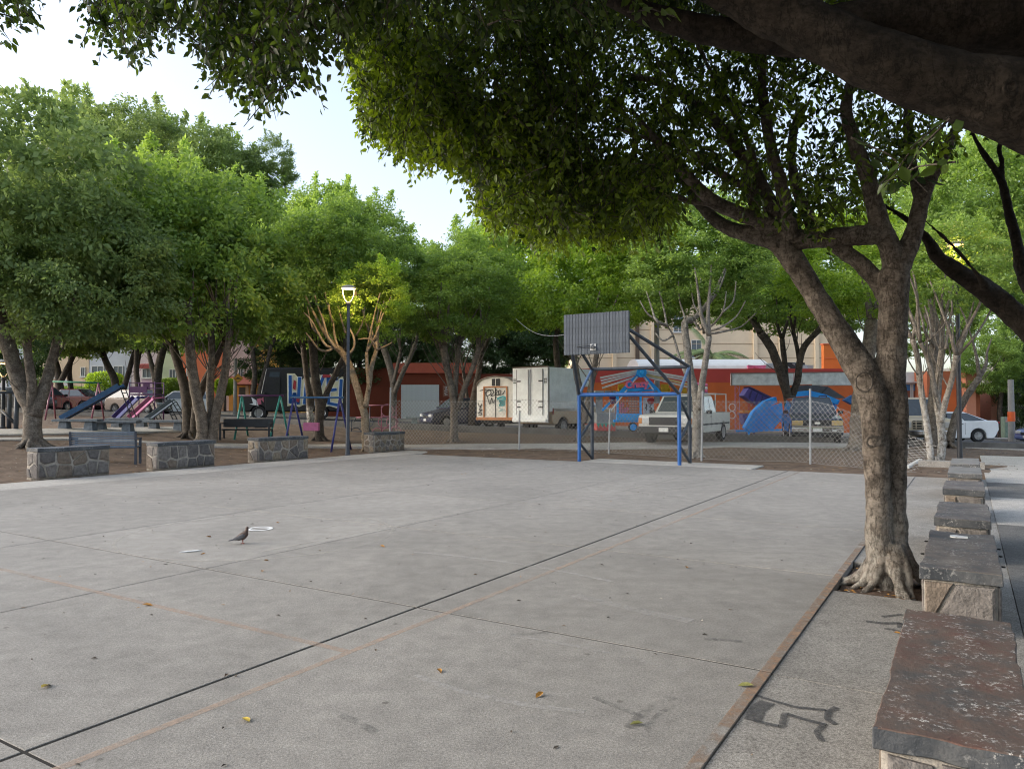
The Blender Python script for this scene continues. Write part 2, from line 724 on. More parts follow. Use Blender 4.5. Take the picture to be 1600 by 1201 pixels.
# ---------------------------------------------------------------- strips laid on the ground, edges given by where they are seen
def strip(name, near, far, m, h=0.05, zo=0.0, parent=None, kind="structure"):
    def res(ps, n):
        out = []
        L = [0]
        for a, b_ in zip(ps, ps[1:]):
            L.append(L[-1] + (Vector(b_) - Vector(a)).length)
        for i in range(n):
            s = L[-1] * i / (n - 1)
            k = min(len(ps) - 2, max(0, sum(1 for q in L if q <= s) - 1))
            t = (s - L[k]) / max(1e-6, L[k + 1] - L[k])
            out.append(Vector(ps[k]).lerp(Vector(ps[k + 1]), t))
        return out
    n = 40
    a, b_ = res(near, n), res(far, n)
    mb = MB()
    for i in range(n):
        for p in (a[i], b_[i]):
            mb.v.append((p[0], p[1], terrain(p[0], p[1]) + h + zo))
        mb.v.append((a[i][0], a[i][1], terrain(a[i][0], a[i][1]) - 0.15))
        mb.v.append((b_[i][0], b_[i][1], terrain(b_[i][0], b_[i][1]) - 0.15))
    for i in range(n - 1):
        k = i * 4
        mb.f += [(k, k + 4, k + 5, k + 1), (k + 2, k + 6, k + 4, k), (k + 1, k + 5, k + 7, k + 3)]
        mb.m += [0] * 3
    mb.f += [(0, 1, 3, 2), (4 * n - 4, 4 * n - 2, 4 * n - 1, 4 * n - 3)]
    mb.m += [0, 0]
    o = mb.build(name, m, parent)
    if kind:
        tag(o, kind=kind)
    return o


def gts(ps):
    return [tuple(Gt(*p))[:2] for p in ps]


strip("garden_path", gts([(330, 699), (560, 699.5), (700, 702), (900, 702), (1100, 700), (1300, 700), (1420, 702)]),
      gts([(330, 694.5), (560, 695), (700, 696), (900, 695), (1100, 693), (1300, 693.5), (1420, 695)]), M_pale, 0.06)
strip("playground_path", gts([(-120, 683), (100, 679), (290, 674.5)]), gts([(-120, 674), (100, 671), (290, 668)]), M_pale, 0.05)
strip("kerb_strip", gts([(-100, 690), (100, 687), (260, 694), (300, 694)]), gts([(-100, 686), (100, 684.5), (260, 692), (300, 692)]), M_pale, 0.04)
strip("crossing_path", gts([(1480, 699), (1640, 706)]), gts([(1480, 693), (1640, 694)]), M_pale, 0.05)

# street: centre line in ground metres
SC = [(-75, 60), (-55, 56), (-35, 52), (-20, 46), (-8, 41), (3, 38.2), (14, 36.6), (26, 35.6), (50, 35.6)]


def offs(ps, o):
    out = []
    for i, p in enumerate(ps):
        a = Vector(ps[max(0, i - 1)])
        b_ = Vector(ps[min(len(ps) - 1, i + 1)])
        d = (b_ - a).normalized()
        out.append((p[0] - d.y * o, p[1] + d.x * o))
    return out


strip("street", offs(SC, -4.6), offs(SC, 4.8), M_asphalt, 0.02)
strip("kerb_strip", offs(SC, -4.95), offs(SC, -4.62), mat("kerb_concrete", (0.12, 0.115, 0.108), 0.9, var=0.25, scale=2, bump=0.4, bscale=30, coords='World'), 0.20)
strip("kerb_strip", offs(SC, -6.35), offs(SC, -5.95), MATS["kerb_concrete"], 0.26)
strip("pavement", offs(SC, 4.82), offs(SC, 7.4), M_strip, 0.14)

# ---------------------------------------------------------------- painted marks on the court
M_pink = worn("faded_orange_paint", (0.50, 0.37, 0.28), 0.33, 16, 0.32)
M_palep = worn("faded_white_paint", (0.52, 0.49, 0.43), 0.16, 14, 0.28)
M_white = worn("white_paint", (0.78, 0.78, 0.77), 0.95, 30, 0.12)
M_rust = worn("rust_edge_paint", (0.36, 0.23, 0.145), 0.42, 7, 0.18)
M_spray = worn("black_spray", (0.06, 0.062, 0.066), 0.55, 30, 0.4)


def line_mark(name, pts, wd, m, z, closed=False):
    pts = [Vector((p[0], p[1], 0)) for p in pts]
    n = len(pts)
    mb = MB()
    for i, p in enumerate(pts):
        a = pts[i - 1] if (i > 0 or closed) else p
        b_ = pts[(i + 1) % n] if (i < n - 1 or closed) else p
        d = (b_ - a).normalized()
        s = Vector((-d.y, d.x, 0)) * wd / 2
        mb.v += [(p.x + s.x, p.y + s.y, z), (p.x - s.x, p.y - s.y, z)]
    for i in range(n if closed else n - 1):
        k, k2 = 2 * i, 2 * ((i + 1) % n)
        mb.f.append((k, k + 1, k2 + 1, k2))
        mb.m.append(0)
    return tag(mb.build(name, m), kind="structure")


def seg(a, b_, n=30):
    return [Vector(a).lerp(Vector(b_), i / n) for i in range(n + 1)]


line_mark("painted_line", seg(C(-4, -3.43), C(18.6, -3.43)), 0.055, M_pink, 0.0025)
line_mark("painted_line", seg(C(3.57, -15.2), C(3.57, -3.46)), 0.06, M_pink, 0.0028)
line_mark("painted_circle", [C(6.25 + 1.62 * math.sin(t * math.tau / 64), -7.5 + 1.62 * math.cos(t * math.tau / 64)) for t in range(64)], 0.05, M_palep, 0.003, True)
line_mark("painted_line", seg(G(402, 863), G(800, 786)), 0.05, M_palep, 0.0033)
line_mark("painted_line", seg(G(958, 771), G(1102, 736)), 0.05, M_palep, 0.0025)
line_mark("painted_line", seg(G(880, 786), G(1235, 742)), 0.03, M_palep, 0.0036)
line_mark("painted_edge", [C(1 * u / 4, -1.055 + 0.012 * mnoise.noise((u, 0, 0))) for u in range(-8, 40)], 0.065, M_rust, 0.0025)
rc = G(406, 826)
line_mark("painted_ring", [(rc.x + 0.14 * math.cos(t * math.tau / 40), rc.y + 0.14 * math.sin(t * math.tau / 40)) for t in range(40)], 0.045, M_white, 0.005, True)
line_mark("painted_ring_bar", [(rc.x - 0.115, rc.y - 0.03), (rc.x + 0.115, rc.y + 0.03)], 0.035, M_white, 0.0055)


rs = random.Random(5)
M_crack = mat("crack_dirt", (0.05, 0.045, 0.04), 0.95, scale=20)
for (u0_, v0_), (u1_, v1_), wd in (((8.6, -1.15), (7.6, -3.6), .004), ((12.2, -3.8), (13.2, -6.3), .005)):
    q = []
    for k in range(26):
        t = k / 25
        q.append(C(u0_ + (u1_ - u0_) * t + rs.gauss(0, .03), v0_ + (v1_ - v0_) * t + rs.gauss(0, .035)))
    line_mark("crack", q, wd, M_crack, 0.004)
M_scuff = worn("dark_scuff", (0.10, 0.10, 0.10), 0.16, 20, 0.3)
M_pscuff = worn("pale_scuff", (0.55, 0.53, 0.5), 0.16, 24, 0.3)
for x, y, L_, a_, wd, m_ in ((560, 1130, .3, 2.4, .05, M_scuff), (965, 1105, .35, 2.3, .04, M_scuff), (1010, 1110, .5, .9, .05, M_scuff), (1025, 1120, .4, 1.0, .03, M_scuff), (830, 990, .3, .2, .05, M_scuff), (1130, 1000, .25, 2.9, .05, M_scuff),
                             (980, 950, 1.1, -.75, .12, M_pscuff), (800, 880, 2.4, -.6, .06, M_pscuff), (900, 1010, 1.5, -.55, .05, M_pscuff), (1090, 830, 2.2, -.5, .05, M_pscuff), (760, 1090, 1.1, -.5, .05, M_pscuff)):
    c = G(x, y)
    k_ = rs.uniform(-.3, .3)
    line_mark("scuff", [(c.x + L_ * t * math.cos(a_ + k_ * t), c.y + L_ * t * math.sin(a_ + k_ * t)) for t in [i / 10 - .5 for i in range(11)]], wd, m_, 0.0042 + .0003 * rs.random())


def z8(x, y):                            # detail-view coordinates of the walkway corner
    return G(1000 + x / 2.667, 850 + y / 2.667, -0.010)


for pts, wd in (([(480, 630), (560, 655), (650, 680), (770, 692)], 0.028), ([(530, 658), (490, 690), (470, 735)], 0.085), ([(470, 735), (540, 752), (588, 762), (606, 708), (680, 730), (775, 755)], 0.034), ([(820, 680), (785, 700), (782, 730), (815, 752)], 0.034), ([(762, 757), (738, 785), (758, 822)], 0.034),
                ([(1092, 293), (1050, 298), (1012, 303)], 0.04), ([(942, 322), (1010, 330), (1088, 330)], 0.055), ([(1018, 352), (1050, 356), (1085, 366)], 0.045), ([(1088, 330), (1092, 350)], 0.06)):
    pp = []
    for a, b_ in zip(pts, pts[1:]):
        for k in range(6):
            pp.append(z8(*(Vector(a).lerp(Vector(b_), k / 6))))
    pp.append(z8(*pts[-1]))
    pp = smooth_path(pp[::3] + [pp[-1]], 3)
    line_mark("spray_mark", pp, wd, M_spray, -0.0075 + 0.0004 * len(pts))

# ================================================================== LOW STONE WALLS
def capmat(name, a, b_, c_, fleck):
    m = bpy.data.materials.new(name)
    m.use_nodes = True
    t = m.node_tree
    N, L = t.nodes, t.links
    bs = N["Principled BSDF"]
    bs.inputs["Roughness"].default_value = 0.78
    tc = N.new("ShaderNodeNewGeometry").outputs["Position"]

    def nz(s, d=7, r=0.7):
        n = N.new("ShaderNodeTexNoise")
        n.inputs["Scale"].default_value = s
        n.inputs["Detail"].default_value = d
        n.inputs["Roughness"].default_value = r
        L.new(tc, n.inputs["Vector"])
        return n.outputs["Fac"]
    r = N.new("ShaderNodeValToRGB")
    for i, (p, c) in enumerate(((0.36, a), (0.5, b_), (0.64, c_))):
        e = r.color_ramp.elements[i] if i < 2 else r.color_ramp.elements.new(p)
        e.position = p
        e.color = (*c, 1)
    L.new(nz(3.4), r.inputs["Fac"])
    f = N.new("ShaderNodeMapRange")
    f.inputs["From Min"].default_value = 0.55
    f.inputs["From Max"].default_value = 0.60
    L.new(nz(38, 5, 0.8), f.inputs["Value"])
    f2 = N.new("ShaderNodeMapRange")
    f2.inputs["From Min"].default_value = 0.45
    f2.inputs["From Max"].default_value = 0.6
    L.new(nz(5, 3), f2.inputs["Value"])
    mu = N.new("ShaderNodeMath")
    mu.operation = 'MULTIPLY'
    L.new(f.outputs[0], mu.inputs[0])
    L.new(f2.outputs[0], mu.inputs[1])
    mu2 = N.new("ShaderNodeMath")
    mu2.operation = 'MULTIPLY'
    L.new(mu.outputs[0], mu2.inputs[0])
    mu2.inputs[1].default_value = fleck
    x = N.new("ShaderNodeMix")
    x.data_type = 'RGBA'
    L.new(mu2.outputs[0], x.inputs[0])
    L.new(r.outputs[0], x.inputs[6])
    x.inputs[7].default_value = (0.55, 0.53, 0.5, 1)
    L.new(x.outputs[2], bs.inputs["Base Color"])
    bp = N.new("ShaderNodeBump")
    bp.inputs["Strength"].default_value = 0.9
    bp.inputs["Distance"].default_value = 0.012
    L.new(nz(30, 6, 0.7), bp.inputs["Height"])
    L.new(bp.outputs[0], bs.inputs["Normal"])
    MATS[name] = m
    return m


M_cap_red = capmat("cap_rusty_paint", (0.075, 0.07, 0.067), (0.115, 0.08, 0.064), (0.125, 0.062, 0.046), 1.0)
M_cap_dark = capmat("cap_dark", (0.07, 0.072, 0.078), (0.115, 0.10, 0.092), (0.16, 0.145, 0.13), 0.6)
M_cap_grey = capmat("cap_grey", (0.14, 0.137, 0.13), (0.18, 0.175, 0.165), (0.22, 0.21, 0.2), 0.3)
M_cap_blue = capmat("cap_bluish", (0.06, 0.07, 0.085), (0.09, 0.10, 0.12), (0.13, 0.14, 0.155), 0.5)
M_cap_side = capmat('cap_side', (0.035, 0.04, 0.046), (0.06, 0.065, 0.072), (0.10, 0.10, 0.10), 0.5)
M_mortar = mat("mortar", (0.29, 0.262, 0.225), 0.9, var=0.25, scale=9, bump=0.8, bscale=40, coords='World')
M_stones = [mat("stone_grey", (0.165, 0.148, 0.135), 0.85, var=0.3, scale=14, bump=0.8, bscale=50, coords='World'),
            mat("stone_dark", (0.11, 0.10, 0.095), 0.85, var=0.3, scale=14, bump=0.8, bscale=50, coords='World'),
            mat("stone_brown", (0.17, 0.135, 0.105), 0.85, var=0.3, scale=14, bump=0.8, bscale=50, coords='World'),
            mat("stone_tan", (0.23, 0.185, 0.135), 0.85, var=0.3, scale=14, bump=0.8, bscale=50, coords='World')]


def rough_box(size, cuts, amp, seed, freq=3.0):
    bm = bmesh.new()
    bmesh.ops.create_cube(bm, size=1.0)
    for v in bm.verts:
        v.co = Vector((v.co.x * size[0], v.co.y * size[1], v.co.z * size[2]))
    L = sorted(size)
    bmesh.ops.subdivide_edges(bm, edges=[e for e in bm.edges if e.calc_length() > L[0] * 1.5], cuts=cuts, use_grid_fill=True)
    for v in bm.verts:
        p = v.co * freq + Vector((seed * 7.1, seed * 3.3, seed))
        v.co += Vector(mnoise.noise_vector(p)) * amp + Vector(mnoise.noise_vector(p * 4)) * amp * 0.4
    mb = MB()
    bm.verts.index_update()
    mb.v = [tuple(v.co) for v in bm.verts]
    mb.f = [tuple(v.index for v in f.verts) for f in bm.faces]
    mb.m = [0] * len(mb.f)
    bm.free()
    return mb


def cells(wd, ht, nx, nz, rs):
    pts = []
    for j in range(nz):
        for i in range(nx):
            pts.append(((i + 0.5 + rs.uniform(-.36, .36) + (0.25 if j % 2 else -0.25)) * wd / nx, (j + 0.5 + rs.uniform(-.33, .33)) * ht / nz))
    out = []
    for a in pts:
        poly = [(0, 0), (wd, 0), (wd, ht), (0, ht)]
        for b_ in pts:
            if a is b_:
                continue
            mx, my = (a[0] + b_[0]) / 2, (a[1] + b_[1]) / 2
            nx_, ny_ = b_[0] - a[0], b_[1] - a[1]
            new = []
            for p, q in zip(poly, poly[1:] + poly[:1]):
                dp = (p[0] - mx) * nx_ + (p[1] - my) * ny_
                dq = (q[0] - mx) * nx_ + (q[1] - my) * ny_
                if dp <= 0:
                    new.append(p)
                if (dp < 0) != (dq < 0) and abs(dp - dq) > 1e-9:
                    t = dp / (dp - dq)
                    new.append((p[0] + (q[0] - p[0]) * t, p[1] + (q[1] - p[1]) * t))
            poly = new
            if len(poly) < 3:
                break
        if len(poly) >= 3:
            out.append(poly)
    return out


def inset(poly, d):
    cx = sum(p[0] for p in poly) / len(poly)
    cy = sum(p[1] for p in poly) / len(poly)
    o = []
    for p in poly:
        L = math.hypot(p[0] - cx, p[1] - cy)
        k = max(0.2, 1 - d / max(L, 1e-4))
        o.append((cx + (p[0] - cx) * k, cy + (p[1] - cy) * k))
    return o


def low_wall(u0, u1, v0, v1, h, label, group, capm, pal, seed, cap_t=0.07, over=0.025, nz_=2, sx=0.27, joint=0.02, zbase=0.0):
    rs = random.Random(seed)
    Lu, Wv = u1 - u0, v1 - v0
    c = C((u0 + u1) / 2, (v0 + v1) / 2, zbase)
    root = thing("low_stone_wall", label, "low wall", c, math.pi / 2 - ANG, group)
    hb = h - cap_t
    rough_box((Lu - 2 * over, Wv - 2 * over, hb + 0.1), 6, 0.008, seed).build("mortar_core", M_mortar, root, smooth=True, loc=(0, 0, (hb - 0.1) / 2))
    cm_ = rough_box((Lu, Wv, cap_t), 26 if v0 > -2 else 9, 0.013, seed + 5, 2.6)
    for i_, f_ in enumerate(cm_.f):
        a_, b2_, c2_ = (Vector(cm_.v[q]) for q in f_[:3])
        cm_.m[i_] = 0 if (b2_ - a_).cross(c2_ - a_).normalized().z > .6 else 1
    for i_, p_ in enumerate(cm_.v):
        # broken, chipped edge
        ed = min(Lu / 2 - abs(p_[0]), Wv / 2 - abs(p_[1]))
        if ed < .02:
            k_ = 1 - .05 * max(0, mnoise.noise((p_[0] * 14 + seed, p_[1] * 14, p_[2] * 20)))
            cm_.v[i_] = (p_[0] * (1 - (1 - k_) * .35), p_[1] * k_, p_[2])
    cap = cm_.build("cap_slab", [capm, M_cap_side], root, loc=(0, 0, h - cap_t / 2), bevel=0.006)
    X, Y = Lu / 2 - over, Wv / 2 - over
    faces = [((-X, -Y), (1, 0), (0, -1), 2 * X), ((X, Y), (-1, 0), (0, 1), 2 * X), ((-X, Y), (0, -1), (-1, 0), 2 * Y), ((X, -Y), (0, 1), (1, 0), 2 * Y)]
    for org, d, n, wd in faces:
        for poly in cells(wd, hb, max(2, round(wd / sx)), nz_, rs):
            p0 = inset(poly, joint * rs.uniform(0.6, 1.3))
            p1 = inset(poly, joint * 1.3 + 0.022)
            # chip the corners of the outline
            t = rs.uniform(0.014, 0.03)

            def q(p, dep):
                return (org[0] + d[0] * p[0] + n[0] * dep, org[1] + d[1] * p[0] + n[1] * dep, p[1])
            nn = len(p0)
            mb = MB()
            mb.add([q(p, -0.02) for p in p0] + [q(p, t * 0.55) for p in p0] + [q(p, t + rs.uniform(-.005, .005)) for p in p1],
                   [(i, (i + 1) % nn, nn + (i + 1) % nn, nn + i) for i in range(nn)] + [(nn + i, nn + (i + 1) % nn, 2 * nn + (i + 1) % nn, 2 * nn + i) for i in range(nn)] + [tuple(range(2 * nn, 3 * nn))])
            mb.build("stone", M_stones[rs.choice(pal)], root, fix=True)
    return root


GW = "low stone walls bordering the court"
RW = [(3.03, 4.86, "nearest low wall, rusty red flaking paint on its top slab, lower right corner", M_cap_red, 0.425),
      (6.12, 7.95, "low wall with white splash and iron rings on its dark slab, beside the near trunk", M_cap_dark, 0.43),
      (8.86, 10.42, "third low wall of the path row, brownish worn slab just past the near trunk", M_cap_dark, 0.43),
      (11.98, 13.3, "fourth low wall of the path row, grey slab over pale mortar", M_cap_dark, 0.43),
      (14.8, 16.4, "fifth low wall of the path row, smooth grey slab", M_cap_grey, 0.43),
      (17.2, 18.95, "farthest low wall of the path row, in front of the black lamp post", M_cap_grey, 0.43)]
rw_objs = []
for k, (a, b_, lab, cm, h) in enumerate(RW):
    rw_objs.append(low_wall(a, b_, -0.315, 0.19, h, lab, GW, cm, [0, 0, 1, 2], 11 + k, cap_t=0.085, over=0.03, nz_=1 if k != 0 else 2, sx=0.4))
mb = MB()
pts = [(0.05 * math.cos(t) * (1 + 0.3 * math.sin(3 * t)) + 0.62, 0.085 * math.sin(t) * (1 + 0.2 * math.cos(2 * t)) + 0.02) for t in [i * math.tau / 18 for i in range(18)]]
mb.prism(pts, 0.43, 0.442, lambda a, b_, t: (a, b_, t))
mb.build("paint_splash", M_white, rw_objs[1])
for sx_, sy_ in ((0.55, 0.255), (-0.1, 0.255), (0.45, -0.255), (0.1, -0.255), (-0.35, -0.258)):
    mb = MB()
    mb.tube([(sx_ + 0.014 * math.cos(t), sy_ + math.copysign(0.012, sy_) + 0.014 * math.sin(t), 0.385) for t in [i * math.tau / 10 for i in range(10)]], 0.005, 5, closed=True)
    mb.build("ring", mat("old_iron", (0.03, 0.028, 0.026), 0.6, metal=0.6), rw_objs[1])
for (a, b_, lab, pal, nz_, seed) in ((8.2, 9.78, "leftmost low stone wall with dark bluish cap, in front of the slatted metal bench", [0, 0, 2, 1], 2, 51),
                                (10.95, 12.6, "second low stone wall from the left, grey rubble face before the many-stemmed tree", [0, 1, 0, 2], 2, 52),
                                (14.0, 15.85, "third low stone wall from the left, tan and grey stones, below the black bench", [0, 3, 2, 1], 2, 53),
                                (18.75, 20.35, "low wall of small tan stones behind the lamplit forked tree", [3, 2, 0], 3, 54)):
    low_wall(a, b_, -17.45, -16.95, 0.66, lab, GW, M_cap_blue, pal, seed, cap_t=0.08, over=0.02, nz_=nz_, sx=0.25 if nz_ == 2 else 0.2, joint=0.034)
# ================================================================== TREES
M_bark = barkmat("bark_grey", (0.115, 0.095, 0.078), (0.25, 0.22, 0.185))
M_bark_dark = barkmat("bark_dark", (0.055, 0.045, 0.037), (0.13, 0.11, 0.09))
M_bark_pale = barkmat("bark_pale", (0.19, 0.17, 0.145), (0.36, 0.335, 0.29))
M_bark_tan = barkmat("bark_tan", (0.20, 0.155, 0.105), (0.36, 0.29, 0.21))
M_bark_wash = barkmat("bark_whitewashed", (0.15, 0.125, 0.10), (0.30, 0.265, 0.22), (0.50, 0.48, 0.44), (1.0, 2.3))
M_bark_low = barkmat("bark_white_foot", (0.075, 0.06, 0.05), (0.17, 0.145, 0.12), (0.60, 0.59, 0.55), (0.85, 1.0))
M_bark_main = barkmat("bark_main", (0.085, 0.069, 0.056), (0.215, 0.182, 0.152), (0.28, 0.26, 0.225), (0.0, 1.0))
M_leaf = leafmat("leaf_green", (0.10, 0.175, 0.043), (0.33, 0.46, 0.115), 0.47)
M_leaf_b = leafmat("leaf_bright", (0.14, 0.235, 0.042), (0.43, 0.58, 0.105), 0.5)
M_leaf_o = leafmat("leaf_olive", (0.095, 0.15, 0.05), (0.29, 0.38, 0.135), 0.45)
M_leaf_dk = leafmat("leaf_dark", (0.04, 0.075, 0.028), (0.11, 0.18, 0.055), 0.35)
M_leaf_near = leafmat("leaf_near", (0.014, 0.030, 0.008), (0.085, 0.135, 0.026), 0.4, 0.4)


def leaf_arrays(cent, tips, size, rg, fold=0.25, shape=4):
    """cent (N,3) leaf bases, tips (N,3) directions, size (N,)"""
    n = len(cent)
    t = tips / np.linalg.norm(tips, axis=1, keepdims=True)
    rv = rg.normal(size=(n, 3))
    s = np.cross(t, rv)
    s /= np.linalg.norm(s, axis=1, keepdims=True) + 1e-9
    up = np.cross(s, t)
    L = size[:, None]
    W = L * 0.27
    if shape == 4:
        V = np.stack([cent, cent + t * L * 0.45 + s * W + up * W * fold, cent + t * L, cent + t * L * 0.45 - s * W + up * W * fold], 1)
        quads = np.array([[0, 1, 2, 3]])
        per = 4
    else:
        c0 = cent
        a = cent + t * L * 0.32
        b_ = cent + t * L * 0.68 - up * L * 0.03
        tip = cent + t * L - up * L * 0.10
        V = np.stack([c0, a + s * W + up * W * fold, b_ + s * W * 0.72 + up * W * fold * .6, tip, b_ - s * W * 0.72 + up * W * fold * .6, a - s * W + up * W * fold], 1)
        quads = np.array([[0, 1, 2, 3], [0, 3, 4, 5]])
        per = 6
    return V.reshape(-1, 3), quads, per


def leaf_obj(name, cent, tips, size, tint, m, parent=None, shape=4, seed=1):
    rg = np.random.default_rng(seed)
    V, q, per = leaf_arrays(cent, tips, size, rg, shape=shape)
    n = len(cent)
    k = len(q)
    idx = (np.arange(n)[:, None, None] * per + q[None]).reshape(-1).astype(np.int32)
    me = bpy.data.meshes.new(name)
    me.vertices.add(len(V))
    me.vertices.foreach_set("co", V.astype(np.float32).ravel())
    me.loops.add(len(idx))
    me.loops.foreach_set("vertex_index", idx)
    me.polygons.add(n * k)
    me.polygons.foreach_set("loop_start", np.arange(0, n * k * 4, 4, dtype=np.int32))
    me.update(calc_edges=True)
    at_ = me.attributes.new("tint", 'FLOAT', 'FACE')
    at_.data.foreach_set("value", np.repeat(tint, k).astype(np.float32))
    me.materials.append(m)
    o = bpy.data.objects.new(name, me)
    COL.objects.link(o)
    if parent is not None:
        o.parent = parent
    return o


def unit(v):
    return v / (np.linalg.norm(v, axis=-1, keepdims=True) + 1e-9)


def crown_mesh(seed, Rc=3.0, Hc=2.8, n_cl=120, per=200, leaf=0.12, shoots=6, low=-0.92, hole=0.0):
    """crown built of leaf clumps on a lumpy dome; returns arrays in local coordinates (centre of crown at 0)"""
    rg = np.random.default_rng(seed)
    d = unit(rg.normal(size=(n_cl * 3, 3)))
    d = d[d[:, 2] > low][:n_cl]
    lump = np.array([mnoise.noise(Vector(x) * 1.7 + Vector((seed, 0, 0))) for x in d])
    rad = (0.62 + 0.38 * rg.random(len(d)) ** 0.45) * (1 + 0.30 * lump)
    c = d * rad[:, None] * np.array([Rc, Rc, Hc])
    c[:, 2] *= np.where(c[:, 2] < 0, 0.95, 1.0)
    cr = rg.uniform(0.24, 0.5, len(d)) * Rc / 3.0
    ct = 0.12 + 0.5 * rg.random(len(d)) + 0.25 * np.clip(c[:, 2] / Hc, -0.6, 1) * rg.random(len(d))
    cents, tips, tints = [], [], []
    for i in range(len(c)):
        n = int(per * rg.uniform(0.5, 1.5))
        p = rg.normal(size=(n, 3)) * 0.52
        p *= np.array([1, 1, 0.62])
        p = p * cr[i] + c[i]
        cents.append(p)
        tp = unit(p - c[i]) * 0.6 + d[i] * 0.35 + rg.normal(size=(n, 3)) * 0.55 + np.array([0, 0, -0.45])
        tips.append(tp)
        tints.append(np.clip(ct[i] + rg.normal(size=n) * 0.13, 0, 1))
    for i in range(shoots):                 # upright young shoots above the dome
        a = rg.uniform(0, 2 * np.pi)
        q = rg.uniform(0.1, 0.8)
        base = np.array([Rc * q * np.cos(a), Rc * q * np.sin(a), Hc * math.sqrt(1 - q * q) * 0.85])
        hh = rg.uniform(0.6, 1.9) * Rc / 3
        n = int(per * 1.5 * hh)
        t = rg.random(n)
        lean = rg.normal(size=2) * 0.25
        p = base + np.stack([lean[0] * t * hh, lean[1] * t * hh, t * hh], 1) + rg.normal(size=(n, 3)) * (0.24 * (1.1 - t))[:, None]
        cents.append(p)
        tips.append(rg.normal(size=(n, 3)) * 0.7 + np.array([0, 0, 0.2]))
        tints.append(np.clip(0.55 + 0.3 * t + rg.normal(size=n) * 0.12, 0, 1))
    cen = np.concatenate(cents)
    return cen, np.concatenate(tips), leaf * rg.uniform(0.55, 1.3, len(cen)), np.concatenate(tints)


CROWN_PROTO = {}
for nm, kw in (("dome", dict(seed=3, n_cl=290, per=115, leaf=0.15, shoots=6)),
               ("tall", dict(seed=5, n_cl=290, per=115, leaf=0.15, shoots=11, Hc=3.2)),
               ("flat", dict(seed=8, n_cl=270, per=115, leaf=0.15, shoots=3, Hc=2.2)),
               ("loose", dict(seed=12, n_cl=170, per=95, leaf=0.17, shoots=9, Hc=3.0)),
               ("wild", dict(seed=21, n_cl=260, per=85, leaf=0.19, shoots=8, Hc=2.7))):
    CROWN_PROTO[nm] = crown_mesh(**kw)
CROWN_ME = {}


def crown(root, kind, m, px, py, d, rx, ry, seed, turn=0.0):
    """a crown centred where (px, py) is seen at depth d, rx / ry half extents in reference pixels"""
    c = at(px, py, d)
    key = (kind, m.name)
    if key not in CROWN_ME:
        a = CROWN_PROTO[kind]
        o = leaf_obj("crown", *a, m, None, 4, seed)
        CROWN_ME[key] = o.data
        bpy.data.objects.remove(o)
    o = bpy.data.objects.new("crown", CROWN_ME[key])
    COL.objects.link(o)
    o.parent = root
    o.location = c - root.location
    hc = {"dome": 2.8, "tall": 3.2, "flat": 2.2, "loose": 3.0, "wild": 2.7}[kind]
    kx, kz = rx * d / F / 3.0, ry * d / F / hc
    o.scale = (kx, kx * 0.95, kz)
    o.rotation_euler = (0, 0, turn)
    return o


def limb(mb, pts, r0, r1, n=8, wob=0.12, sub=4, flare=0.0):
    p = smooth_path(pts, sub)
    k = len(p) - 1
    rad = []
    for i in range(k + 1):
        t = i / k
        r = r0 + (r1 - r0) * t
        if flare:
            r *= 1 + flare * math.exp(-t * k * 0.9)
        rad.append(max(0.006, r))
    mb.tube(p, rad, n, wob=wob)
    return p


def twigs(mb, p, d0, count, length, r, rs, up=0.6, bend=0.5):
    """fine branches leaving the outer half of a limb and curving upwards"""
    for i in range(count):
        k = rs.randint(int(len(p) * 0.45), len(p) - 1)
        q = Vector(p[k])
        dr = Vector((rs.uniform(-1, 1), rs.uniform(-1, 1), rs.uniform(-0.1, 0.7))) + d0 * 0.5
        dr.normalize()
        L = length * rs.uniform(0.6, 1.25)
        pts = [q]
        for s in range(3):
            dr = (dr + Vector((rs.uniform(-.3, .3), rs.uniform(-.3, .3), up * bend))).normalized()
            q = q + dr * L / 3
            pts.append(q)
        limb(mb, pts, r, r * 0.35, 5, 0.0, 3)


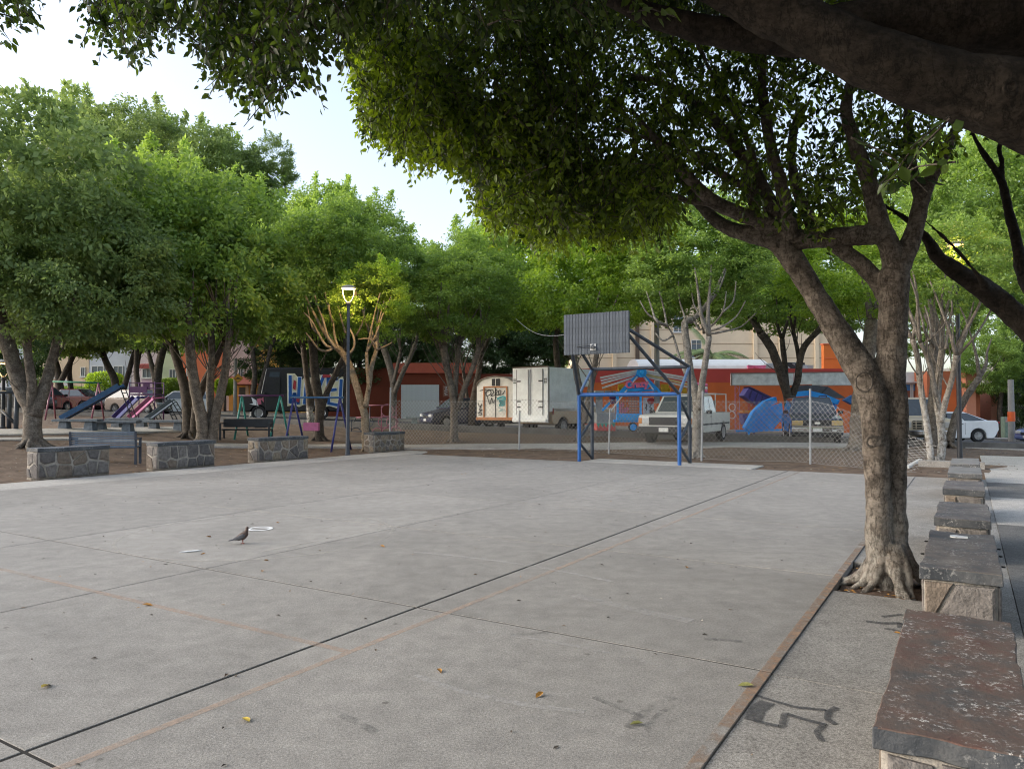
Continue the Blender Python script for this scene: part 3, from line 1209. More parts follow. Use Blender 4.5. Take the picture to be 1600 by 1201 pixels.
def ptree(label, name, bx, by, stems, bark, crowns, m, seed, d=None, twig=4, tl=1.6, tr=0.022, group=None, extra=None, sink=0.12):
    """stems: list of (width px at foot, width px at top, [(px, py), ...]) seen in the photograph; first point is the foot"""
    rs = random.Random(seed)
    b = Gt(bx, by)
    root = thing(name, label, "tree", b, 0, group)
    dd = b.y
    mb = MB()
    for k, (w0, w1, pts) in enumerate(stems):
        off = rs.uniform(-0.35, 0.35) if len(stems) > 1 else 0
        P3 = []
        for i, (x, y) in enumerate(pts):
            t = i / max(1, len(pts) - 1)
            q = at(x, y, dd + off * t * 2.2 + rs.uniform(-.05, .05) * t)
            if i == 0 and y >= by - 3:
                q = at(x, y, dd)
                q.z = terrain(q.x, q.y) - sink
            P3.append(q - b)
        fl = 0.55 if pts[0][1] >= by - 3 else 0
        path_ = limb(mb, P3, w0 * dd / F / 2, w1 * dd / F / 2, 9, 0.16, 4, fl)
        dirv = (P3[-1] - P3[-2]).normalized()
        # it goes on into the crown
        p = P3[-1]
        for j in range(2):
            q = [p]
            dr = (dirv + Vector((rs.uniform(-.6, .6), rs.uniform(-.6, .6), rs.uniform(0, .4)))).normalized()
            for s in range(3):
                dr = (dr + Vector((rs.uniform(-.25, .25), rs.uniform(-.25, .25), .15))).normalized()
                q.append(q[-1] + dr * 0.7)
            limb(mb, q, w1 * dd / F / 2 * 0.8, 0.02, 6, 0.05, 3)
        twigs(mb, path_, dirv, twig, tl, tr, rs)
    # surface roots at the foot
    w0 = stems[0][0] * dd / F / 2
    for k in range(6):
        a = k * math.tau / 6 + rs.uniform(-.4, .4)
        p1 = Vector((math.cos(a) * w0 * .5, math.sin(a) * w0 * .5, 0.22))
        p2 = Vector((math.cos(a) * w0 * 1.5, math.sin(a) * w0 * 1.5, 0.03))
        p3 = Vector((math.cos(a + .2) * w0 * 2.6, math.sin(a + .2) * w0 * 2.6, -0.06))
        limb(mb, [p1, p2, p3], w0 * .42, w0 * .12, 6, 0.1, 3)
    if extra:
        extra(mb, root, b)
    mb.build("trunk", bark, root, smooth=True)
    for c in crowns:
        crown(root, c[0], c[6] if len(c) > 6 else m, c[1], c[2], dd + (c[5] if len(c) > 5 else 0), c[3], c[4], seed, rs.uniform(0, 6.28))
    return root


ptree("big tree with a two-way fork, leftmost behind the low wall and slatted bench", "ficus_tree", 52, 698,
      [(27, 21, [(52, 698), (51, 668), (50, 640), (40, 622), (28, 590), (16, 550), (5, 510)]), (22, 12, [(53, 650), (64, 620), (74, 590), (82, 560), (92, 520)]), (16, 10, [(48, 640), (50, 600), (44, 560), (42, 520)])],
      M_bark, [("wild", 30, 330, 175, 170), ("dome", 130, 430, 140, 125), ("loose", -70, 420, 150, 150)], M_leaf_o, 101)
ptree("many-stemmed tree with bare curved lower branches behind the second low wall", "ficus_tree", 318, 692,
      [(20, 14, [(318, 692), (317, 665), (312, 640), (304, 600), (298, 560), (297, 520)]), (15, 10, [(324, 692), (330, 655), (328, 610), (331, 560), (330, 520)]), (16, 10, [(330, 692), (337, 650), (345, 615), (352, 580), (355, 545), (362, 510)])],
      M_bark, [("dome", 300, 415, 165, 140), ("tall", 255, 380, 120, 120, 2.0)], M_leaf, 102, twig=9, tl=2.2)
ptree("dark leaning trunk close beside the many-stemmed tree behind the second wall", "ficus_tree", 296, 684,
      [(20, 12, [(296, 684), (294, 650), (290, 610), (280, 575), (270, 540)]), (14, 9, [(304, 684), (306, 640), (318, 600), (336, 565), (350, 530)])],
      M_bark_dark, [("wild", 240, 400, 150, 130)], M_leaf, 103)
ptree("tree with dark trunk among the parked cars and swing frame, far left", "ficus_tree", 93, 640,
      [(13, 9, [(93, 640), (93, 610), (90, 580), (80, 550), (66, 520)]), (9, 6, [(93, 600), (105, 575), (118, 550), (130, 525)])],
      M_bark_dark, [("dome", 95, 420, 125, 140), ("wild", 150, 300, 130, 110, 3)], M_leaf_o, 104)
ptree("tree with wide V-shaped dark trunk behind the long blue slide", "ficus_tree", 187, 642,
      [(13, 9, [(184, 642), (182, 610), (178, 590), (168, 570), (158, 545)]), (10, 7, [(190, 642), (192, 615), (200, 585), (210, 550)])],
      M_bark_dark, [("dome", 180, 440, 130, 115), ("loose", 215, 300, 110, 110, 4)], M_leaf_o, 105)
ptree("dark-trunked tree rising behind the pink slide", "ficus_tree", 247, 648,
      [(15, 11, [(247, 648), (246, 620), (246, 590), (250, 565), (258, 535)]), (10, 6, [(244, 600), (238, 575), (232, 550)])],
      M_bark_dark, [("wild", 275, 440, 120, 115), ("tall", 340, 330, 95, 100, 4)], M_leaf, 106)
ptree("slim tree with twin stems between the yellow sign and the graffiti van", "ficus_tree", 396, 652,
      [(9, 7, [(396, 652), (395, 620), (398, 590), (396, 560), (390, 520)]), (8, 6, [(400, 650), (406, 610), (414, 580), (424, 540)])],
      M_bark_low, [("tall", 400, 430, 110, 110), ("loose", 385, 330, 85, 70, 3)], M_leaf, 107)
ptree("tree with whitewashed foot in front of the graffiti van side", "ficus_tree", 485, 668,
      [(10, 8, [(485, 668), (484, 640), (482, 610), (478, 580), (474, 540)]), (7, 6, [(487, 640), (488, 600), (492, 570), (490, 540)])],
      M_bark_low, [("tall", 480, 440, 95, 100), ("wild", 515, 370, 70, 75, 3)], M_leaf, 108)
ptree("dark forked tree with knotted trunk in front of the blue swing frame", "ficus_tree", 499, 688,
      [(15, 13, [(499, 688), (498, 660), (500, 635), (494, 600), (490, 560), (488, 520)]), (10, 8, [(502, 640), (512, 610), (524, 585), (538, 555)])],
      M_bark_dark, [("dome", 500, 440, 110, 100)], M_leaf, 109)


def lamp_branches(mb, b):
    for w_, pts in ((5, [(524, 541), (512, 548), (498, 545), (486, 530), (478, 520)]), (5, [(524, 542), (510, 540), (497, 520), (486, 500), (474, 488)]), (5, [(526, 545), (512, 525), (505, 500), (497, 480), (492, 462)]),
                    (4.5, [(530, 548), (523, 525), (520, 500), (512, 478), (508, 455)]), (4, [(520, 505), (514, 480), (519, 460)]), (4.5, [(540, 556), (552, 545), (553, 528), (545, 505), (556, 480), (556, 455)]),
                    (4, [(540, 520), (534, 500), (528, 478)]), (4, [(590, 545), (578, 530), (560, 530)]), (4, [(590, 546), (582, 520), (574, 495)]), (4, [(590, 546), (588, 520), (594, 495), (600, 470)]), (4, [(590, 546), (604, 540), (612, 535)]),
                    (3.5, [(500, 521), (488, 512), (480, 478)]), (3.5, [(556, 525), (566, 505), (570, 480)])):
        P3 = [at(x, y, b.y + random.uniform(-.3, .3)) - b for x, y in pts]
        limb(mb, P3, w_ * b.y / F / 2, 0.022, 6, 0.05, 4)


ptree("pale forked tree with bare pruned branches beside the lit street lamp", "ficus_tree", 574, 706,
      [(13, 10, [(574, 706), (571, 680), (570, 650), (565, 632), (556, 600), (546, 570), (532, 548), (522, 540)]), (9, 7, [(571, 636), (577, 600), (580, 575), (588, 548)]), (6, 5, [(577, 610), (574, 580), (573, 550)])],
      M_bark_tan, [("loose", 578, 470, 70, 55, 0.6), ("tall", 565, 405, 90, 90, 2.5, M_leaf)], M_leaf_b, 110, twig=0, extra=lambda mb, root, b: lamp_branches(mb, b))
ptree("tree with thin spreading stems left of the grey shutter", "ficus_tree", 613, 660,
      [(12, 10, [(613, 660), (614, 630), (615, 600), (608, 570), (600, 545)]), (8, 6, [(616, 615), (628, 585), (640, 560), (650, 535)]), (6, 5, [(614, 600), (620, 575), (626, 550)])],
      M_bark, [("tall", 625, 460, 90, 80)], M_leaf, 111, twig=7, tl=2.0)
ptree("clustered many-stemmed tree in front of the dark hatchback behind the fence", "ficus_tree", 709, 690,
      [(12, 10, [(709, 690), (709, 660), (709, 630), (704, 600), (697, 570), (694, 540)]), (9, 7, [(710, 640), (712, 600), (714, 570), (718, 540)]), (9, 7, [(714, 640), (724, 610), (736, 580), (745, 555), (748, 530)]), (7, 5, [(706, 610), (700, 570), (690, 545), (680, 520)])],
      M_bark, [("dome", 715, 470, 100, 70), ("tall", 735, 440, 85, 75, 2)], M_leaf, 112, twig=10, tl=1.9)
ptree("twin-stemmed tree beside the graffiti-covered trailer", "ficus_tree", 736, 668,
      [(11, 8, [(736, 668), (737, 640), (742, 610), (748, 580), (752, 550)]), (7, 5, [(733, 645), (728, 610), (724, 580)])],
      M_bark_dark, [("wild", 770, 450, 95, 75)], M_leaf_b, 113, twig=7)
ptree("dark Y-forked tree beside the white box truck", "ficus_tree", 878, 672,
      [(11, 9, [(878, 672), (880, 645), (880, 620), (874, 590), (870, 560), (868, 530)]), (9, 7, [(881, 625), (890, 600), (896, 575), (900, 545)])],
      M_bark_dark, [("dome", 855, 440, 110, 85)], M_leaf_b, 114)
ptree("grey trunk standing just left of the blue goal post", "ficus_tree", 906, 690,
      [(12, 9, [(906, 690), (908, 650), (906, 610), (900, 580), (896, 545)]), (10, 8, [(912, 660), (920, 620), (928, 580), (934, 540)])],
      M_bark, [("dome", 930, 430, 120, 95), ("wild", 985, 390, 90, 75, 3), ("dome", 1000, 455, 80, 50, 5), ("flat", 960, 475, 70, 40, 6)], M_leaf_b, 115)


def goal_tree_branches(mb, b):
    for w_, pts in ((6, [(1072, 585), (1062, 560), (1052, 525), (1040, 505)]), (5, [(1040, 508), (1025, 500), (1018, 480), (1010, 455)]), (4, [(1042, 510), (1038, 485), (1030, 455)]), (4, [(1050, 525), (1036, 532), (1024, 520)]),
                    (4, [(1072, 512), (1070, 495), (1062, 470), (1060, 440)]), (5, [(1100, 520), (1096, 495), (1092, 465), (1096, 430)]), (4, [(1102, 515), (1116, 505), (1130, 485), (1135, 455)]), (4, [(1104, 518), (1125, 512), (1150, 495), (1165, 470)]),
                    (4, [(1106, 522), (1130, 518), (1158, 510), (1180, 490)]), (3.5, [(1096, 495), (1084, 475), (1080, 445)]), (3.5, [(1130, 487), (1146, 470), (1150, 440)]), (3.5, [(1028, 500), (1012, 490), (1000, 470)]), (3.5, [(1085, 503), (1095, 515), (1102, 500), (1110, 470)])):
        P3 = [at(x, y, b.y + random.uniform(-.4, .4)) - b for x, y in pts]
        limb(mb, P3, w_ * b.y / F / 2, 0.018, 6, 0.05, 4)


ptree("pale smooth forked tree with pruned branches right of the goal", "ficus_tree", 1089, 714,
      [(15, 11, [(1089, 714), (1089, 680), (1090, 645), (1086, 610), (1078, 580), (1074, 545), (1070, 505), (1082, 500)]), (11, 9, [(1092, 640), (1097, 600), (1103, 560), (1108, 525)])],
      M_bark_pale, [("loose", 1080, 415, 110, 75, 1.0), ("dome", 1100, 390, 115, 85, 3.0), ("wild", 1075, 460, 90, 50, 6)], M_leaf, 116, twig=0, extra=lambda mb, root, b: goal_tree_branches(mb, b))
ptree("dark three-forked tree in front of the blue ride gondolas", "ficus_tree", 1233, 684,
      [(15, 13, [(1233, 684), (1233, 650), (1231, 620), (1222, 590), (1214, 565), (1202, 538), (1188, 520)]), (10, 8, [(1232, 630), (1228, 595), (1226, 565), (1222, 530)]), (11, 9, [(1235, 625), (1246, 595), (1250, 565), (1258, 540), (1280, 515)]), (7, 6, [(1250, 570), (1246, 545), (1240, 520)])],
      M_bark_dark, [("wild", 1230, 440, 120, 80), ("dome", 1180, 470, 85, 45, 5), ("flat", 1280, 480, 80, 40, 4)], M_leaf, 117)
ptree("thick grey tree half hidden behind the near trunk", "ficus_tree", 1345, 704,
      [(36, 18, [(1345, 704), (1345, 670), (1346, 630), (1350, 590), (1358, 540), (1362, 500)])],
      M_bark, [("dome", 1330, 420, 120, 85)], M_leaf_b, 118)


def white_tree_branches(mb, b):
    for w_, pts in ((5, [(1462, 545), (1446, 520), (1440, 495), (1432, 470)]), (5, [(1470, 545), (1468, 510), (1460, 480), (1462, 455)]), (5, [(1478, 545), (1482, 510), (1488, 480), (1482, 455)]), (5, [(1490, 550), (1505, 520), (1515, 495), (1522, 470)]),
                    (5, [(1496, 555), (1520, 530), (1540, 500), (1550, 480)]), (4, [(1440, 525), (1425, 505), (1420, 480)]), (4, [(1500, 545), (1512, 512), (1500, 480)]), (4, [(1455, 530), (1452, 500), (1445, 478)])):
        P3 = [at(x, y, b.y + random.uniform(-.4, .4)) - b for x, y in pts]
        limb(mb, P3, w_ * b.y / F / 2, 0.02, 6, 0.05, 4)


ptree("whitewashed many-stemmed tree with vase-like branches near the black lamp post", "ficus_tree", 1463, 726,
      [(12, 10, [(1468, 727), (1472, 690), (1468, 650), (1464, 620), (1468, 580), (1472, 545)]), (10, 8, [(1455, 724), (1452, 690), (1444, 640), (1438, 600), (1434, 560), (1426, 530)]), (9, 8, [(1470, 660), (1478, 625), (1488, 590), (1494, 555)]), (8, 7, [(1462, 620), (1456, 585), (1448, 555), (1438, 535)])],
      M_bark_wash, [("loose", 1480, 420, 105, 75), ("wild", 1530, 330, 110, 100, 4)], M_leaf, 119, twig=6, extra=lambda mb, root, b: white_tree_branches(mb, b))
ptree("brown leaning trunk behind the whitewashed tree", "ficus_tree", 1478, 700,
      [(20, 14, [(1455, 702), (1458, 650), (1462, 600), (1458, 560), (1462, 520)]), (13, 9, [(1484, 690), (1494, 650), (1510, 620), (1530, 590)])],
      M_bark, [("dome", 1440, 370, 100, 90, 2), ("wild", 1560, 400, 90, 80, 3)], M_leaf, 120)
ptree("dense low tree overhanging the corner building by the traffic light", "ficus_tree", 1566, 684,
      [(8, 6, [(1566, 684), (1562, 645), (1564, 620), (1570, 590)])],
      M_bark_dark, [("dome", 1545, 575, 52, 48), ("wild", 1600, 530, 60, 60, 1), ("dome", 1590, 600, 40, 40, 2)], M_leaf, 121, twig=4)
ptree("slender street tree with white foot leaning before the grey shutter", "street_tree", 668, 656,
      [(5, 5, [(668, 656), (667, 640), (665, 629), (671, 612), (678, 595)]), (4, 3, [(668, 626), (676, 612), (686, 596)])],
      M_bark_low, [("flat", 680, 570, 40, 25)], M_leaf_dk, 122, twig=2, tl=0.8)
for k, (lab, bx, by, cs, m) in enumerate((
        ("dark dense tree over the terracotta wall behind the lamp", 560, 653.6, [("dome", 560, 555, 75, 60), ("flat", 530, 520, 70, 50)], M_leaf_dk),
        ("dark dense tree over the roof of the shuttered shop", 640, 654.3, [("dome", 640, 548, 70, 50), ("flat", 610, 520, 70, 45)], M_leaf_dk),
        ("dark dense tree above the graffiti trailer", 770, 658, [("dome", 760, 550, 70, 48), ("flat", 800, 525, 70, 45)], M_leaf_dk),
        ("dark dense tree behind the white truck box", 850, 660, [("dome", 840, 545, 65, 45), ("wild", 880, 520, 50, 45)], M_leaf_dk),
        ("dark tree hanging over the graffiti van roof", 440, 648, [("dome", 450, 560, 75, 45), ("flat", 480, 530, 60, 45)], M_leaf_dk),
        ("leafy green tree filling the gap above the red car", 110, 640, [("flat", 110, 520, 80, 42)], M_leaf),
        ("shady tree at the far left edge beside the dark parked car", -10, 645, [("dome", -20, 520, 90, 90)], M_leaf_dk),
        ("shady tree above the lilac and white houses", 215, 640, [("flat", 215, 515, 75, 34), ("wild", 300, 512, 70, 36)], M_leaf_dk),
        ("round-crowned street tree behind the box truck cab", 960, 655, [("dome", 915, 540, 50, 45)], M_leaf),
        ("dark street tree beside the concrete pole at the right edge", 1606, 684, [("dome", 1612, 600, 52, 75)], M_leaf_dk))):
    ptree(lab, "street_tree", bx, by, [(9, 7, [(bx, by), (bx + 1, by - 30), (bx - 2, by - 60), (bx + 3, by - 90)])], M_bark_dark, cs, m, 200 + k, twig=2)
ptree("tall bright tree with upright shoots rising above the lamp", "ficus_tree", 540, 655,
      [(9, 7, [(540, 655), (541, 620), (538, 580), (540, 520)])], M_bark_dark, [("tall", 545, 415, 75, 90)], M_leaf, 221, twig=2)
ptree("bright tree with wispy shoots against the pale sky, centre", "ficus_tree", 670, 655,
      [(9, 7, [(670, 655), (671, 620), (668, 580), (670, 520)])], M_bark_dark, [("loose", 672, 450, 62, 62), ("tall", 755, 405, 55, 55, 0)], M_leaf_b, 222, twig=2)
ptree("tall thin-leaved tree standing highest at the left, behind the slides", "ficus_tree", 215, 646,
      [(9, 7, [(215, 646), (216, 610), (213, 570), (215, 500)])], M_bark_dark, [("loose", 215, 255, 95, 85), ("wild", 330, 290, 85, 80, 0), ("loose", 420, 260, 45, 40)], M_leaf_o, 223, twig=2)
ptree("bright tree above the orange wall, right of the backboard", "ficus_tree", 1165, 660,
      [(9, 7, [(1165, 660), (1166, 620), (1163, 580), (1165, 500)])], M_bark_dark, [("dome", 1165, 415, 90, 75)], M_leaf_b, 224, twig=2)
ptree("pale bushy tree at the right behind the orange block", "ficus_tree", 1395, 668,
      [(9, 7, [(1395, 668), (1396, 620), (1393, 580), (1395, 500)])], M_bark_dark, [("dome", 1400, 440, 80, 70), ("wild", 1500, 300, 90, 80, 0), ("dome", 1450, 505, 75, 60, -1), ("wild", 1530, 430, 80, 70, -1)], M_leaf, 225, twig=2)
# ------------------------------------------------------------------ the near tree on the court edge
def remeshed(mb, name, bark, root, vox, disp=0.02, dscale=0.18):
    o = mb.build(name, bark, root, smooth=True)
    md = o.modifiers.new("fuse", 'REMESH')
    md.mode = 'VOXEL'
    md.voxel_size = vox
    md.use_smooth_shade = True
    sm = o.modifiers.new("relax", 'SMOOTH')
    sm.factor = 0.5
    sm.iterations = 4
    for k, (st, sz) in enumerate(((disp, dscale), (disp * 0.35, dscale * 0.28))):
        tx = bpy.data.textures.new(f"{name}_relief_{k}", 'CLOUDS')
        tx.noise_scale = sz
        tx.noise_depth = 3
        dm = o.modifiers.new("relief", 'DISPLACE')
        dm.texture = tx
        dm.texture_coords = 'LOCAL'
        dm.strength = st
        dm.mid_level = 0.5
    return o


def plimb(mb, b, pts, n=12, wob=0.10, sub=4):
    """pts: (px, py, width px, depth)"""
    P3 = [at(x, y, d) - b for x, y, w_, d in pts]
    Rr = [w_ * d / F / 2 for x, y, w_, d in pts]
    path_ = smooth_path(P3, sub)
    rad = []
    for i in range(len(path_)):
        s = i / sub
        k = min(len(Rr) - 2, int(s))
        rad.append(Rr[k] + (Rr[k + 1] - Rr[k]) * (s - k))
    mb.tube(path_, rad, n, wob=wob)
    return path_


nb = C(7.47, -0.62, -0.03)
D0 = nb.y
near_tree = thing("ficus_tree", "big near ficus with grooved pale trunk in the pit at the court edge", "tree", nb)
mb = MB()
plimb(mb, nb, [(1381, 935, 62, D0), (1380, 895, 46, D0), (1374, 840, 42, D0), (1372, 780, 36, D0 - .03), (1369, 720, 37, D0 - .05), (1368, 665, 42, D0), (1364, 620, 50, D0), (1346, 578, 47, D0 + .05), (1320, 535, 42, D0 + .1), (1296, 497, 38, D0 + .15), (1270, 455, 35, D0 + .2), (1243, 412, 36, D0 + .25), (1214, 378, 34, D0 + .3), (1170, 366, 26, D0 + .4), (1130, 352, 22, D0 + .6), (1095, 320, 18, D0 + .8), (1060, 270, 14, D0 + 1), (1020, 215, 11, D0 + 1.1), (985, 170, 8, D0 + 1.2)])
plimb(mb, nb, [(1400, 935, 60, D0 + .02), (1398, 890, 44, D0 + .02), (1397, 830, 40, D0 + .03), (1398, 770, 33, D0 + .02), (1401, 700, 32, D0 + .0), (1401, 640, 36, D0), (1391, 590, 46, D0), (1394, 540, 44, D0), (1396, 480, 43, D0), (1398, 430, 44, D0), (1410, 405, 34, D0), (1430, 358, 27, D0), (1441, 308, 24, D0), (1462, 267, 19, D0), (1487, 217, 15, D0), (1510, 150, 11, D0 + .2)])
plimb(mb, nb, [(1399, 430, 34, D0), (1390, 385, 33, D0), (1372, 342, 30, D0 - .05), (1354, 271, 24, D0 - .1), (1334, 217, 21, D0 - .15), (1322, 167, 18, D0 - .2), (1336, 110, 14, D0 - .2)])
plimb(mb, nb, [(1441, 312, 20, D0), (1426, 267, 17, D0 + .1), (1418, 188, 14, D0 + .2), (1425, 120, 10, D0 + .3)])
plimb(mb, nb, [(1380, 366, 32, D0 - .02), (1340, 368, 32, D0), (1295, 372, 31, D0 + .12), (1243, 372, 30, D0 + .25), (1208, 352, 26, D0 + .3), (1160, 335, 24, D0 + .2), (1115, 315, 22, D0 + .1), (1080, 282, 18, D0), (1040, 235, 14, D0 - .1), (1000, 190, 10, D0 - .1)])
plimb(mb, nb, [(1385, 470, 24, D0 + .08), (1366, 435, 25, D0 + .1), (1340, 408, 25, D0 + .1), (1305, 384, 24, D0 + .15)])
plimb(mb, nb, [(1225, 372, 28, D0 + .28), (1204, 320, 26, D0 + .35), (1168, 255, 22, D0 + .45), (1130, 205, 18, D0 + .5), (1094, 165, 15, D0 + .6), (1040, 133, 12, D0 + .7), (980, 118, 9, D0 + .8)])
plimb(mb, nb, [(1238, 372, 24, D0 + .2), (1226, 310, 22, D0 + .1), (1205, 230, 19, D0), (1192, 150, 16, D0), (1190, 50, 13, D0), (1180, -40, 10, D0)])
plimb(mb, nb, [(1275, 372, 22, D0 + .2), (1262, 335, 20, D0 + .3), (1244, 290, 17, D0 + .4), (1236, 230, 14, D0 + .5), (1250, 170, 11, D0 + .5)])
plimb(mb, nb, [(1200, 320, 14, D0 + .4), (1160, 290, 13, D0 + .2), (1110, 262, 11, D0 + .1), (1068, 232, 9, D0), (1030, 222, 7, D0), (960, 200, 5, D0)])
plimb(mb, nb, [(1190, 290, 13, D0 + .4), (1160, 200, 11, D0 + .3), (1120, 130, 9, D0 + .2), (1090, 70, 7, D0 + .2)])
plimb(mb, nb, [(1170, 365, 14, D0 + .4), (1178, 330, 12, D0 + .4), (1165, 300, 9, D0 + .4), (1160, 280, 7, D0 + .4)])
plimb(mb, nb, [(1120, 318, 12, D0 + .1), (1080, 315, 10, D0 + .2), (1040, 300, 8, D0 + .3), (980, 280, 6, D0 + .4), (900, 250, 4, D0 + .4), (820, 235, 3, D0 + .4)])
# knots, burrs, pruning scar
for x, y, r_ in ((1361, 690, 7), (1371, 689, 6), (1350, 597, 13)):
    c = at(x, y, D0 - 0.215 + (0.03 if x > 1390 else 0) + (0.02 if y < 620 else 0)) - nb
    rr = r_ * D0 / F
    mb.tube([c + Vector((rr * math.cos(t), 0.0, rr * 1.15 * math.sin(t))) for t in [i * math.tau / 14 for i in range(14)]], (rr * 0.5 if y > 620 else rr * .16), 7, closed=True)
rs = random.Random(4)
for k in range(15):
    a = -2.9 + k * math.tau / 15 + rs.uniform(-.2, .2)
    r_ = rs.uniform(0.85, 1.15)
    f = Vector((math.cos(a), math.sin(a), 0))
    s = Vector((-f.y, f.x, 0)) * rs.uniform(-.06, .06)
    mb.tube(smooth_path([f * 0.08 + Vector((0.015, 0, .38)), f * 0.185 + Vector((0.015, 0, .17)), f * 0.28 * r_ + s + Vector((0.015, 0, .055)), f * .38 * r_ + s * 2 + Vector((0.015, 0, 0.0)), f * .5 * r_ + s * 3 + Vector((0.015, 0, -.06))], 4),
            [0.06, 0.06, .058, .056, .054, .05, .046, .042, .038, .034, .031, .028, .026, .024, .02, .018, .016][:17], 8, wob=.12)
remeshed(mb, "trunk", M_bark_main, near_tree, 0.013, 0.022, 0.14)

# ------------------------------------------------------------------ the tree that stands beyond the right edge and spreads overhead
bb = Vector((4.9, 4.1, -0.05))
big_tree = thing("ficus_tree", "huge tree whose heavy dark limbs cross the top right corner overhead", "tree", bb)
mb = MB()
P = [Vector((0, 0, -.1)), Vector((0, .02, .6)), Vector((-.05, .0, 1.4)), Vector((-.15, -.02, 2.1)), Vector((-.35, -.05, 2.7))]
mb.tube(smooth_path(P, 4), [.52 - .012 * i for i in range(17)], 14, wob=.12)
plimb(mb, bb, [(2130, 330, 260, 4.0), (1900, 260, 230, 4.0), (1740, 200, 175, 4.0), (1600, 162, 132, 4.0), (1500, 136, 105, 4.05), (1380, 98, 92, 4.1), (1280, 52, 82, 4.2), (1180, 6, 72, 4.3), (1080, -50, 70, 4.4), (900, -140, 50, 4.6), (650, -240, 30, 4.9)], 14, .08)
plimb(mb, bb, [(2100, 250, 200, 4.3), (1850, 110, 170, 4.3), (1640, 36, 130, 4.3), (1500, 30, 100, 4.35), (1380, 36, 84, 4.4), (1280, 52, 70, 4.5), (1190, 56, 56, 4.55), (1110, 48, 46, 4.6), (1020, 24, 38, 4.7), (930, -20, 30, 4.8), (800, -90, 22, 5), (560, -160, 14, 5.4), (380, -120, 8, 5.8)], 12, .08)
plimb(mb, bb, [(1980, 480, 110, 4.6), (1760, 580, 70, 5.6), (1660, 560, 48, 6.6), (1600, 504, 39, 6.9), (1540, 454, 34, 7.0), (1496, 425, 28, 7.0), (1464, 400, 21, 7.0), (1450, 375, 15, 7.0), (1420, 345, 11, 7.1), (1380, 320, 7, 7.2)], 10, .12)
plimb(mb, bb, [(1660, 560, 40, 6.6), (1640, 500, 26, 6.9), (1602, 440, 20, 7.4), (1590, 385, 17, 7.5), (1575, 325, 15, 7.5), (1566, 286, 14, 7.5), (1552, 262, 11, 7.5), (1532, 232, 8, 7.5), (1518, 205, 6, 7.5)], 9, .12)
plimb(mb, bb, [(1566, 286, 10, 7.5), (1566, 255, 9, 7.5), (1562, 226, 8, 7.5), (1590, 180, 6, 7.5)], 8, .1)
plimb(mb, bb, [(1545, 455, 22, 6.98), (1530, 432, 9, 6.8), (1490, 385, 6, 6.8), (1440, 340, 5, 6.9)], 7, .1)
# knot on the heavy limb
c = at(1578, 138, 3.75) - bb
mb.tube([c + Vector((0.035 * math.cos(t), 0, 0.04 * math.sin(t))) for t in [i * math.tau / 14 for i in range(14)]], 0.02, 7, closed=True)
for k in range(9):
    a = k * math.tau / 9
    f = Vector((math.cos(a), math.sin(a), 0))
    mb.tube([f * .25 + Vector((0, 0, .45)), f * .5 + Vector((0, 0, .15)), f * .85 + Vector((0, 0, -.05))], [.2, .16, .06], 8, wob=.1)
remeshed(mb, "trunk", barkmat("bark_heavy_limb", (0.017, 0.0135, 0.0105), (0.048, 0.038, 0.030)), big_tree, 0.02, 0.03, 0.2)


# ------------------------------------------------------------------ their crowns: drooping sprays of pointed leaves
def in_poly(poly, x, y):
    c = False
    j = len(poly) - 1
    for i in range(len(poly)):
        (xi, yi), (xj, yj) = poly[i], poly[j]
        if (yi > y) != (yj > y) and x < (xj - xi) * (y - yi) / (yj - yi) + xi:
            c = not c
        j = i
    return c


def sprays(poly, n, d0, d1, zmax, seed, leaf=0.075, thin=None, per=(13, 24), y_min=-420):
    rs = random.Random(seed)
    rg = np.random.default_rng(seed)
    xs_ = [p[0] for p in poly]
    ys_ = [p[1] for p in poly]
    cent, tips, tint, tw = [], [], [], []
    made = tries = 0
    while made < n and tries < n * 60:
        tries += 1
        x, y = rs.uniform(min(xs_), max(xs_)), rs.uniform(max(y_min, min(ys_)), max(ys_))
        if not in_poly(poly, x, y):
            continue
        if thin and rs.random() < thin(x, y):
            continue
        d = rs.uniform(d0, d1)
        p = at(x, y, d)
        if p.z > zmax:
            continue
        # leave gaps: low-frequency noise in space decides where the foliage gathers
        if mnoise.noise(p * 1.15 + Vector((seed, 0, 0))) < rs.uniform(-.75, .25):
            continue
        made += 1
        dr = Vector((rs.uniform(-1, 1), rs.uniform(-1, 1), rs.uniform(-.9, .15))).normalized()
        L = rs.uniform(.16, .36)
        k = rs.randint(*per)
        tt = rs.uniform(.1, .75) if rs.random() < .8 else rs.uniform(.6, 1)
        sag = rs.uniform(.05, .25)
        base = p - dr * L * .5
        tw.append([base, base + dr * L * .5 - Vector((0, 0, sag * .25)), base + dr * L - Vector((0, 0, sag))])
        side = dr.cross(Vector((0, 0, 1)))
        side = side.normalized() if side.length > .05 else Vector((1, 0, 0))
        for i in range(k):
            t = (i + rs.random()) / k
            q = base + dr * L * t - Vector((0, 0, sag * t * t))
            q += Vector((rs.gauss(0, .035), rs.gauss(0, .035), rs.gauss(0, .03)))
            cent.append(q)
            s = side if i % 2 else -side
            tips.append(dr * .45 + s * rs.uniform(.3, .9) + Vector((rs.gauss(0, .25), rs.gauss(0, .25), -.55 + rs.gauss(0, .3))))
            tint.append(min(1, max(0, tt + rs.gauss(0, .13))))
    return np.array(cent), np.array(tips), leaf * rg.uniform(.65, 1.2, len(cent)), np.array(tint), tw


